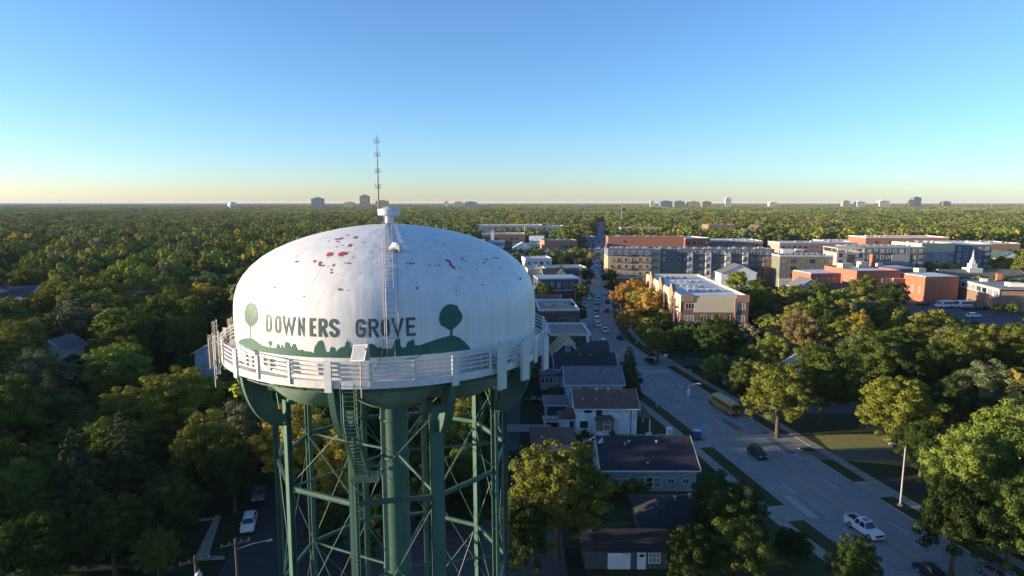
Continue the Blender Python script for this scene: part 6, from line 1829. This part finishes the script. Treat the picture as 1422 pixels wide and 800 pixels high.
def trunk_mesh(L, H=14.0, R=5.0, seed=0):
    rng = random.Random(seed); mb = MB()
    top = Vector((rng.uniform(-.4, .4), rng.uniform(-.4, .4), H * .62))
    mb.tube([(0, 0, -.2), (0, 0, .25), (0.05, 0, 2.4), top * .6, top], [.55, .34, .28, .22, .1], 9)
    if L is not None:
        order = sorted(range(len(L)), key=lambda i: -L[i][3])[:11]
        for i in order:
            e = Vector(L[i][:3]); b = Vector((0.05, 0, min(2.6 + rng.uniform(0, 3.5), e.z * .6))); mid = (b + e) * .5 + Vector((0, 0, -.3))
            mb.tube([b, mid, e], [.16, .10, .04], 6)
    me = bpy.data.meshes.new('trunk'); me.from_pydata(mb.v, [], mb.f); me.materials.append(BARK); me.update()
    return me


HI = []; MID = []; CON_HI = []; CON_MID = []
for i in range(6):
    me, L = broad_crown(100 + i, 26000, .135, lobes=[88, 110, 74, 96, 120, 66][i], rough=[1, .7, 1.3, 1, .6, 1.4][i]); HI.append((me, trunk_mesh(L, seed=i)))
for i in range(5):
    me, L = broad_crown(200 + i, 7000, .24, lobes=[60, 76, 50, 66, 46][i]); MID.append((me, trunk_mesh(L, seed=9 + i)))
for i in range(2):
    t_ = MB(); t_.tube([(0, 0, -.2), (0, 0, 13.6)], [.3, .04], 8); tm = bpy.data.meshes.new('trunk'); tm.from_pydata(t_.v, [], t_.f); tm.materials.append(BARK)
    CON_HI.append((conifer_crown(300 + i, 20000, .15), tm)); CON_MID.append((conifer_crown(310 + i, 5200, .26), tm))

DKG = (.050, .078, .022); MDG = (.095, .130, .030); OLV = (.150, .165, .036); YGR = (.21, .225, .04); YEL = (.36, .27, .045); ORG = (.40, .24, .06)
BRN = (.21, .155, .07); GRY = (.15, .165, .085); BRT = (.15, .195, .04); CONC_ = (.085, .105, .05)
CN = {DKG: 'dark green', MDG: 'green', OLV: 'olive green', YGR: 'yellow green', YEL: 'yellow', ORG: 'orange', BRN: 'brown tinged', GRY: 'grey green', BRT: 'bright green', CONC_: 'dark conifer'}

TREES = []   # x, y, r, h, tint, kind, label, group


def T(px, ytop, wpx, h, tint, label, kind='b', dy=0.0):
    x, y = G(px, ytop, h); y += dy; x = x * (y / (y - dy))
    dep = y * CP + (CAM_H - h) * SP
    TREES.append([x, y, min(wpx / 2 / F_PX * dep, .46 * h), h, tint, kind, label, None])


# right of the road, near
T(1402, 563, 130, 15, BRT, 'large bright green tree at the right edge above the pavement')
T(1340, 600, 100, 13, BRT, 'bright green tree just left of the large one at the right edge')
T(1335, 665, 100, 11, DKG, 'dark shaded tree below the large bright tree at the right edge')
T(1412, 660, 90, 12, MDG, 'green tree at the right edge under the large bright one')
T(1252, 522, 108, 13, YGR, 'yellow green maple in front of the shaded yard, right of the road')
T(1285, 585, 70, 8.5, DKG, 'small dark tree in front of the red car at the sunny lawn')
T(1372, 503, 105, 13, GRY, 'grey green tree with sunlit fine foliage at the right')
T(1147, 478, 130, 15, MDG, 'big green tree with visible thick trunk beside the sunny lawn')
T(1085, 505, 95, 13, OLV, 'olive tree beside the road just behind the school bus')
T(1215, 462, 120, 14, MDG, 'broad green tree behind the yellow green maple')
T(1176, 440, 74, 13, YGR, 'light yellow green tree crown in the mass right of the road')
T(1193, 433, 58, 14, YEL, 'yellow tree above the big green crowns right of the road')
T(1108, 432, 66, 14, BRN, 'brown tinged tree left of the yellow one')
T(1075, 462, 60, 12, OLV, 'olive tree below the brown tinged one')
T(1246, 425, 44, 15, YGR, 'pale pointed conifer beside the yellow tree', 'c')
T(1228, 445, 40, 12, YGR, 'shorter pale pointed conifer beside the yellow tree', 'c')
T(1300, 427, 100, 14, OLV, 'dense olive tree below the car park')
T(1341, 446, 60, 12, DKG, 'dark green tree touching the olive one below the car park')
T(1374, 452, 44, 12, YGR, 'small round yellow green tree below the car park')
T(1410, 450, 60, 12, MDG, 'green tree at the right edge below the car park')
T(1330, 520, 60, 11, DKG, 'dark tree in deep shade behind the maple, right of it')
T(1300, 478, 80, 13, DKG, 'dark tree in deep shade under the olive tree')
T(998, 436, 116, 13, DKG, 'large dark green tree in front of the brick condominium')
T(950, 452, 50, 9, MDG, 'small green tree left of the large dark one before the condominium')
T(1035, 500, 50, 9, MDG, 'low green tree with sunlit leaves beside the maroon roofed house')
T(893, 398, 66, 12, (.28, .23, .045), 'golden green tree before the condominium, right of the orange ones')
T(868, 392, 40, 12, ORG, 'orange tree at the road before the condominium, leftmost')
T(884, 386, 36, 12, ORG, 'orange tree behind the leftmost orange one')
T(905, 402, 40, 12, ORG, 'orange tree in front of the gabled bays of the condominium')
T(872, 425, 36, 9, ORG, 'low orange tree under the leftmost orange one')
T(915, 455, 52, 9, OLV, 'olive tree with orange tips on the right verge below the yellow green one')
T(898, 440, 50, 8, (.26, .24, .045), 'low yellow green tree by the pavement')
T(874, 477, 46, 12, DKG, 'tall dark spruce left of the road, blocking part of it', 'c')
T(1024, 375, 50, 11, YGR, 'sunlit tree right behind the condominium roof')
T(1052, 385, 44, 10, MDG, 'green tree before the slate apartments, right of the sunlit one')
T(1082, 398, 50, 9, DKG, 'dark tree in front of the olive block')
T(1105, 395, 40, 9, YGR, 'yellow green tree in front of the gabled house')
T(1115, 400, 34, 9, YEL, 'small yellow tree in front of the gabled house')
T(1140, 390, 34, 10, MDG, 'green tree beside the low gabled house')
T(1200, 382, 90, 13, OLV, 'broad olive tree in front of the orange brick hall')
T(1240, 390, 70, 12, DKG, 'dark tree in front of the hall windows')
T(1170, 400, 50, 12, YGR, 'yellow green tree at the left foot of the orange brick hall')
T(1395, 335, 80, 13, BRT, 'sunlit green tree at the right edge beyond the steeple')
T(1357, 352, 50, 10, MDG, 'green tree just right of the steeple')
T(1328, 352, 40, 11, DKG, 'dark tree just left of the steeple')
T(1418, 360, 40, 11, YGR, 'yellow green tree at the right edge beyond the steeple')
# left of the road
T(775, 612, 150, 14, OLV, 'large olive green tree right of the tower legs')
T(728, 690, 70, 10, DKG, 'dark lower tree beneath the large olive one by the legs')
T(812, 660, 70, 9, DKG, 'dark tree between the large olive one and the dark garage')
T(1012, 664, 112, 10, DKG, 'dark tree at the bottom beside the main road')
T(1030, 722, 90, 8, MDG, 'low green tree with lit leaves at the bottom beside the road')
T(960, 730, 70, 8, DKG, 'dark tree at the bottom right of the garage')
T(1190, 745, 70, 7.5, DKG, 'small dark tree at the bottom edge in front of the white pickup')
T(1100, 735, 70, 4.5, DKG, 'low dark shrub mass at the bottom left of the road')
T(808, 393, 32, 8, OLV, 'small round olive tree at the left kerb below the mansard building')
T(801, 420, 30, 8, DKG, 'dark tree left of the road next to the brown roofed white house')
T(812, 470, 26, 6, DKG, 'dark hedge like tree left of the road beside the gabled dark house')
T(754, 390, 44, 9, MDG, 'green tree between the tank and the mansard building')
T(752, 412, 26, 7, YGR, 'small yellow green tree hugging the right side of the tank')
T(738, 345, 60, 11, DKG, 'dark tree mass right of the tank shoulder')
T(716, 355, 50, 11, MDG, 'green tree above the right slope of the dome')
T(800, 343, 44, 11, YGR, 'sunlit tree in front of the orange brick office')
T(786, 352, 40, 11, DKG, 'very dark tree behind the cream block')
T(822, 350, 12, 7, ORG, 'small orange tree at the left kerb of the far road')
T(812, 358, 24, 9, DKG, 'dark street tree left of the far road')
T(815, 372, 24, 8, DKG, 'second dark street tree left of the far road')
T(842, 352, 18, 9, MDG, 'green street tree right of the far road')
T(846, 372, 22, 9, DKG, 'dark street tree right of the far road before the tan apartments')
T(850, 388, 20, 7, DKG, 'low dark street tree at the corner of the tan apartments')
T(860, 316, 40, 14, YEL, 'yellowish tree right of the far road beyond the red brick block')
# between / behind the legs
T(405, 560, 110, 13, YEL, 'golden tree behind the left tower legs')
T(470, 600, 74, 12, YEL, 'orange tipped golden tree behind the access stair')
T(640, 555, 70, 12, YGR, 'yellow green tree behind the right tower legs')
T(335, 555, 76, 11, GRY, 'grey leafed tree under the left side of the balcony')
T(520, 690, 70, 8, DKG, 'dark tree behind the center pipe')
T(600, 640, 60, 9, DKG, 'dark tree between center pipe and right legs')
T(450, 700, 60, 7, DKG, 'dark tree low behind the left legs')
# left
T(240, 512, 120, 14, YGR, 'tall yellow green tree at the left below the tank')
T(285, 575, 90, 12, OLV, 'olive tree at the left, right below the tall yellow green one')
T(165, 565, 84, 14, CONC_, 'olive green spruce between the tall yellow green tree and the left conifer', 'c')
T(97, 590, 104, 14, CONC_, 'broad dark spruce at the lower left', 'c')
T(160, 425, 80, 14, BRT, 'bright green tree behind the white house at the left, upper one')
T(160, 475, 120, 13, BRT, 'bright green tree at the left, directly beneath the taller bright one')
T(46, 486, 96, 12, GRY, 'grey green tree at the left edge')
T(65, 510, 46, 12, CONC_, 'narrow dark spruce below the grey green tree at the left', 'c')
T(38, 442, 80, 12, OLV, 'olive tree at the left edge above the grey green one')
T(20, 640, 90, 11, MDG, 'green tree at the lower left edge')
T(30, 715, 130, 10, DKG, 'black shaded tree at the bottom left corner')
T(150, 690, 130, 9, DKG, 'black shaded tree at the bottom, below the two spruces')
T(235, 660, 90, 9, DKG, 'dark tree left of the bent footpath')
T(215, 735, 60, 6, MDG, 'small green tree beside the bent footpath')
T(320, 610, 70, 10, DKG, 'dark tree left of the tower legs')
T(125, 378, 60, 13, YGR, 'round yellow tree in the left woods')
T(170, 392, 80, 13, OLV, 'broad olive tree right below the round yellow one in the left woods')
T(90, 352, 40, 13, BRN, 'brown tinged tree in the left woods')
T(285, 392, 60, 13, YEL, 'yellow orange tree left of the tank')
T(170, 362, 16, 12, ORG, 'small orange pointed tree in the left woods', 'c')
T(155, 330, 50, 13, OLV, 'yellowish olive tree in the left woods above the round yellow one')

HAND = len(TREES)
rt = random.Random(21)


def in_rect(x, y, x0, y0, x1, y1): return x0 < x < x1 and y0 < y < y1


def foot_clear(x, y, r):
    for f in FOOT:
        if abs(x - f[0]) < f[2] + r * .75 and abs(y - f[1]) < f[3] + r * .75: return False
    return True


def project(x, y, z):
    d = y * CP - (z - CAM_H) * SP; u = y * SP + (z - CAM_H) * CP
    return 711 + F_PX * x / d, 400 - F_PX * u / d


def h_for(px, ylim, y): return CAM_H - y * math.tan(PITCH + math.atan((ylim - 400) / F_PX))


PROT = [(70, 112, 462, 500, 139), (214, 292, 466, 522, 137), (0, 62, 380, 412, 198), (1165, 1280, 374, 402, 250), (1275, 1345, 386, 424, 235),
        (1058, 1160, 350, 384, 285), (1084, 1122, 380, 398, 250), (1038, 1064, 462, 500, 128), (1268, 1422, 418, 448, 196), (1345, 1400, 388, 420, 235), (327, 388, 660, 800, 70), (255, 330, 712, 790, 62), (1200, 1345, 608, 690, 90)]


def hides(x, y, r, h):
    a, t_ = project(x, y, h); _, b = project(x, y, 2); w = r / y * F_PX * .85
    return any(y < q[4] and a + w > q[0] and a - w < q[1] and t_ + 3 < q[3] and b > q[2] for q in PROT)


def sunlane(x, y, r, h):
    """the gap in the canopy through which the low sun reaches the lawn and the road"""
    if x > 42 or abs(y - (98 - .123 * (58 - x))) > 9 + r * .6: return h
    m = (58 - x) * .124 - 1.5
    return h if h <= m else (m if m > 5 else None)


def blocked(x, y, r):
    rx, _ = road_at(y); near = y < 262
    if abs(x - rx) < (9 + r * .6): return True
    if 236 < y < 258 and -60 < x < 300: return True
    if near and rx - (45 if y < 128 else 32) < x < rx and 58 < y < 235: return True      # house plots left of the road
    if in_rect(x, y, -30, 36, 3, 72): return True                    # tower yard
    if in_rect(x, y, -4, 60, 6, 130): return True
    if in_rect(x, y, -40 - r, 52, -22 + r, 94): return True
    if in_rect(x, y, 47, 80, 76, 106): return True
    if in_rect(x, y, 128 - r, 192, 236, 250): return True
    if in_rect(x, y, 50, 254, 122, 296): return True
    if in_rect(x, y, 40, 113 - r * .4, 130, 121 + r * .4): return True
    if in_rect(x, y, 40, 147 - r * .4, 150, 163 + r * .4): return True
    return False


STUFF = []
cell = 9.6
yy = 58.0
while yy < 560:
    xm = yy * .86 + 20; xx = -xm
    while xx < xm:
        x = xx + rt.uniform(-3.2, 3.2); y = yy + rt.uniform(-3.2, 3.2); r = rt.uniform(4.2, 6.8); h = rt.uniform(9, 17.5)
        xx += cell
        rx, _ = road_at(max(y, 41)); right = x > rx
        px, _ = project(x, y, h)
        built = (285 < y < 545 and rx - 75 < x < 360) or (200 < y < 285 and rx - 60 < x < rx)
        if built:
            if rt.random() < .2: continue
            h = rt.uniform(6, 10); r = rt.uniform(2.8, 4.6)
        if blocked(x, y, r) or not foot_clear(x, y, r): continue
        if any((x - t[0]) ** 2 + (y - t[1]) ** 2 < (.72 * (r + t[2])) ** 2 for t in TREES[:HAND]): continue
        lim = None
        if right and y < 300:
            if 840 < px < 1045: lim = 446
            elif px < 1165: lim = 398
            elif px < 1278: lim = 412 if y > 170 else 440
            else: lim = 452 if y < 200 else 400
        elif right and y < 545 and px > 840: lim = 352 if px < 1250 else 346
        elif not right and 735 < px < 840 and y < 280: lim = 410
        elif not right and 640 < px < 840 and 280 <= y < 545: lim = 345
        if lim is not None:
            hm = h_for(px, lim, y)
            if h > hm: 
                if hm < 5.5: continue
                h = hm; r = min(r, h * .42)
        if hides(x, y, r, h): continue
        h = sunlane(x, y, r, h)
        if h is None: continue
        u = rt.random()
        if y > 250: tint = DKG if u < .12 else MDG if u < .42 else OLV if u < .72 else YGR if u < .87 else GRY if u < .95 else BRN if u < .98 else YEL
        else: tint = DKG if u < .15 else MDG if u < .44 else OLV if u < .74 else GRY if u < .82 else YGR if u < .97 else BRN
        kind = 'c' if rt.random() < .05 else 'b'
        TREES.append([x, y, r, h, tint, kind, None, None])
    yy += cell

# smaller trees filling the gaps under the canopy
NB = len(TREES)
for _ in range(5200):
    y = rt.uniform(60, 320); x = rt.uniform(-.86, .86) * (y + 15); r = rt.uniform(2.4, 3.8); h = r * rt.uniform(1.7, 2.4)
    rx, _h = road_at(y); right = x > rx
    if blocked(x, y, r) or not foot_clear(x, y, r) or hides(x, y, r, h) or sunlane(x, y, r, h) != h: continue
    if 200 < y and not (x < rx - 60 or x > 125 or (y < 235 and x > rx)): continue
    if right and (y > 285 or 40 < x < 132 and y > 250): continue
    if any((x - t[0]) ** 2 + (y - t[1]) ** 2 < (.55 * (r + t[2])) ** 2 for t in TREES if abs(t[1] - y) < 10): continue
    u = rt.random(); tint = DKG if u < .35 else MDG if u < .7 else OLV if u < .9 else GRY
    TREES.append([x, y, r, h, tint, 'b', None, None])

cand = []
for i, t in enumerate(TREES):
    x, y, r, h = t[:4]; px, py = project(x, y, h * .75); dep = y
    size = r / dep
    vis = -30 < px < 1452 and py < 840 + 860 * h / 2 / dep
    behind_tank = 335 < px < 728 and 318 < py < 548 and y > 60
    cand.append((i >= HAND, not vis or behind_tank, -size, i))
cand.sort()
keep = [c[3] for c in cand if not c[1] or not c[0]][:296]
keepset = set(keep)


def region(px, py):
    col = [(70, 'at the far left'), (150, 'in the left woods near the white gabled house'), (225, 'in the left woods above the bright green pair'), (330, 'just left of the tank'), (730, 'around the tower legs'),
           (900, 'by the middle of the main road'), (1050, 'by the brick condominium'), (1165, 'right of the maroon roofed house'), (1290, 'before the orange brick hall'), (1350, 'near the church steeple'), (1500, 'at the right edge')]
    c = next(s for v, s in col if px < v)
    row = [(335, 'most distant row'), (352, 'distant row'), (372, 'far row'), (400, 'middle row'), (440, 'lower middle row'), (500, 'low row'), (580, 'near row'), (2000, 'nearest row')]
    return c, next(s for v, s in row if py < v)


from collections import Counter
LC = Counter()
for i in keep:
    t = TREES[i]
    if t[6] is None:
        px, py = project(t[0], t[1], t[3]); c, rw = region(px, py)
        shape = 'conifer' if t[5] == 'c' else ('broad tree' if t[2] > 5.7 else 'slim tree' if t[2] < 4.6 else 'round tree')
        col = 'dark' if t[5] == 'c' else CN[t[4]]
        t[6] = '%s %s %s, %s' % (col, shape, c, rw); LC[t[6]] += 1
anchors = [(project(t[0], t[1], t[3]), t[6]) for t in TREES[:HAND] if len(t[6].split()) <= 10]
used = Counter(); dups = [i for i in keep if LC[TREES[i][6]] > 1]
for i in dups:
    t = TREES[i]; px, py = project(t[0], t[1], t[3])
    head = t[6].split(',')[0]; head = ' '.join(head.split()[:head.split().index('tree') + 1] if 'tree' in head.split() else head.split()[:2])
    for (ax, ay), lb in sorted(anchors, key=lambda a: (a[0][0] - px) ** 2 + (a[0][1] - py) ** 2)[:5]:
        dx, dy = px - ax, py - ay
        rel = ('right of' if dx > 0 else 'left of') if abs(dx) > abs(dy) else ('below' if dy > 0 else 'above')
        cand_ = '%s %s the %s' % (head, rel, lb)
        if len(cand_.split()) <= 16 and not used[cand_]: break
    used[cand_] += 1; t[6] = cand_
LC = Counter(TREES[i][6] for i in keep)
for i in keep:
    t = TREES[i]
    if LC[t[6]] > 1: t[7] = t[6] + ' (alike)'
    x, y, r, h, tint, kind, label, grp = t
    pool = (CON_HI if y < 150 else CON_MID) if kind == 'c' else (HI if y < 150 else MID)
    cm, tm = pool[i % len(pool)]
    R0 = 3.2 if kind == 'c' else 5.0
    root = tag(empty('spruce_tree' if kind == 'c' else 'broadleaf_tree', (x, y, 0), rt.uniform(0, 6.28)), label, 'tree', grp)
    root.scale = (r / R0, r / R0, h / 14.0)
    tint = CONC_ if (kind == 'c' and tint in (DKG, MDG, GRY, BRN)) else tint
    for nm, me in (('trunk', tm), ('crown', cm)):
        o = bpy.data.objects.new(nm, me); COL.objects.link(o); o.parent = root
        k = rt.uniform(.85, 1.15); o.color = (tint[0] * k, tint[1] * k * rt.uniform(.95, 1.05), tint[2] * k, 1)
for i, t in enumerate(TREES):
    if i not in keepset: STUFF.append((t[0], t[1], t[2] / 5.0, t[3] / 14.0, t[4], 0))

# bushes round the houses
BUSH = broad_crown(77, 1500, .16, lobes=14, R=1.2, z0=.0, z1=2.0)[0]
for k, (px, py, s, lb) in enumerate([(812, 607, .55, 'dark clipped bush under the bay window, left'), (850, 607, .5, 'dark clipped bush under the bay window, right'), (838, 694, 1.6, 'dark bush against the grey ranch wall'), (882, 697, 1.4, 'low bush below the ranch windows'), (1325, 428 + 25, 1.2, 'low bush at the near side of the car park'), (1404, 437, 1.8, 'pale bush in the planted island of the car park'), (1385, 436, 1.6, 'green bush in the planted island of the car park'), (800, 500, 1.5, 'dark bush at the left verge near the side of the gabled house'), (775, 560, 1.5, 'dark bush between the two garages')]):
    x, y = G(px, py); root = tag(empty('bush', (x, y, 0), k), lb, 'bush'); root.scale = (s, s, s)
    o = bpy.data.objects.new('foliage', BUSH); COL.objects.link(o); o.parent = root; o.color = (*MDG, 1)

# ------------------------------------------------------------------ distant woods (one mass, instanced crowns)
LOW = [broad_crown(400 + i, 1300, .55, lobes=[26, 34, 20][i], mat_=LEAF_FAR, jit=.16)[0] for i in range(3)]
for m_ in LOW: m_.name = 'woods_crown'


def patch(seed, size=70, n=34):
    rng = np.random.default_rng(seed); Vs = []
    for i in range(n):
        me = LOW[i % 3]; nq = len(me.polygons); V = np.empty(len(me.vertices) * 3, np.float32); me.vertices.foreach_get('co', V); V = V.reshape(-1, 4, 3)
        V = V[rng.choice(len(V), 150, replace=False)]; c = V.mean(1, keepdims=True); V = c + (V - c) * 2.1
        a = rng.uniform(0, 6.28); s = rng.uniform(.8, 1.3); M = np.array([[math.cos(a), -math.sin(a), 0], [math.sin(a), math.cos(a), 0], [0, 0, 1]])
        V = (V @ M.T) * np.array([s, s, rng.uniform(.75, 1.15)]) + np.array([rng.uniform(-size / 2, size / 2), rng.uniform(-size / 2, size / 2), 0])
        Vs.append(V.reshape(-1, 3))
    V = np.concatenate(Vs); me = np_mesh('woods_patch', V, len(V) // 4, LEAF_FAR); return me


PAT = [patch(500 + i) for i in range(3)]
tints = [DKG, MDG, MDG, OLV, OLV, YGR, GRY]


def pick():
    u = rt.random()
    return MDG if u < .30 else OLV if u < .66 else DKG if u < .76 else YGR if u < .90 else GRY if u < .985 else YEL if u < .993 else BRN


y = 560.0
while y < 1500:
    st_ = 12 + (y - 560) * .004; xm = y * .86 + 30; x = -xm
    while x < xm:
        X = x + rt.uniform(-4, 4); Y = y + rt.uniform(-4, 4); x += st_
        rx, _ = road_at(min(Y, 1240))
        if abs(X - rx) < 12: continue
        r = rt.uniform(5.4, 9.2)
        if not foot_clear(X, Y, 3): continue
        if in_rect(X, Y, -60, 560, 250, 640) and rt.random() < .4: continue
        STUFF.append((X, Y, r / 5.0, rt.uniform(9.5, 16) / 14.0, pick(), rt.randrange(3)))
    y += st_
y = 1500.0
while y < 15000:
    st_ = 58 if y < 4000 else 190; sc = 1.0 if y < 4000 else 3.2; xm = y * .86 + 60; x = -xm
    while x < xm:
        STUFF.append((x + rt.uniform(-.2, .2) * st_, y + rt.uniform(-.2, .2) * st_, sc, rt.uniform(.8, 1.2), pick(), 3 + rt.randrange(3))); x += st_
    y += st_
print('individual trees', len(keep), 'woods points', len(STUFF))
me = bpy.data.meshes.new('distant_woods')
me.vertices.add(len(STUFF)); me.vertices.foreach_set('co', np.array([(s[0], s[1], 0) for s in STUFF], np.float32).ravel())
a = me.attributes.new('sc', 'FLOAT_VECTOR', 'POINT'); a.data.foreach_set('vector', np.array([(s[2], s[2], s[3]) for s in STUFF], np.float32).ravel())
a = me.attributes.new('rt', 'FLOAT_VECTOR', 'POINT'); a.data.foreach_set('vector', np.array([(0, 0, rt.uniform(0, 6.28)) for s in STUFF], np.float32).ravel())
a = me.attributes.new('tint', 'FLOAT_COLOR', 'POINT'); a.data.foreach_set('color', np.array([(*[c * rt.uniform(1.0, 1.4) for c in s[4]], 1) for s in STUFF], np.float32).ravel())
a = me.attributes.new('pick', 'INT', 'POINT'); a.data.foreach_set('value', np.array([s[5] for s in STUFF], np.int32))
woods = bpy.data.objects.new('distant_woods', me); COL.objects.link(woods)
tag(woods, 'far reaching woods of round green and yellowish crowns up to the horizon', 'woods', kind='stuff')
ng = bpy.data.node_groups.new('woods_scatter', 'GeometryNodeTree')
ng.interface.new_socket('Geometry', in_out='INPUT', socket_type='NodeSocketGeometry'); ng.interface.new_socket('Geometry', in_out='OUTPUT', socket_type='NodeSocketGeometry')
gi = ng.nodes.new('NodeGroupInput'); go = ng.nodes.new('NodeGroupOutput')
iop = ng.nodes.new('GeometryNodeInstanceOnPoints'); iop.inputs['Pick Instance'].default_value = True
jn = ng.nodes.new('GeometryNodeJoinGeometry')
srcs = []
for m_ in LOW + PAT:
    o = bpy.data.objects.new('woods_source', m_); srcs.append(o)
    oi = ng.nodes.new('GeometryNodeObjectInfo'); oi.inputs['Object'].default_value = o; oi.inputs['As Instance'].default_value = True
    srcs[-1] = oi
for oi in reversed(srcs): ng.links.new(oi.outputs['Geometry'], jn.inputs[0])


def na(nm, ty):
    n = ng.nodes.new('GeometryNodeInputNamedAttribute'); n.data_type = ty; n.inputs['Name'].default_value = nm; return n.outputs['Attribute']


ng.links.new(gi.outputs[0], iop.inputs['Points']); ng.links.new(jn.outputs[0], iop.inputs['Instance'])
ng.links.new(na('pick', 'INT'), iop.inputs['Instance Index']); ng.links.new(na('sc', 'FLOAT_VECTOR'), iop.inputs['Scale'])
rn = ng.nodes.new('FunctionNodeEulerToRotation'); ng.links.new(na('rt', 'FLOAT_VECTOR'), rn.inputs[0]); ng.links.new(rn.outputs[0], iop.inputs['Rotation'])
ng.links.new(iop.outputs[0], go.inputs[0])
md = woods.modifiers.new('scatter', 'NODES'); md.node_group = ng

# ------------------------------------------------------------------ haze
hz = bpy.data.materials.new('haze_air'); hz.use_nodes = True
nt = hz.node_tree; nt.nodes.clear(); out = nt.nodes.new('ShaderNodeOutputMaterial'); pv = nt.nodes.new('ShaderNodeVolumePrincipled')
pv.inputs['Color'].default_value = (.72, .82, 1.0, 1); pv.inputs['Density'].default_value = HAZE_D; pv.inputs['Anisotropy'].default_value = .0
nt.links.new(pv.outputs[0], out.inputs['Volume'])
mb = MB(); mb.box(0, 10100, -1, 48200, 28400, 60)
h_ = fixn(mb.build('haze', hz)); tag(h_, kind='stuff')
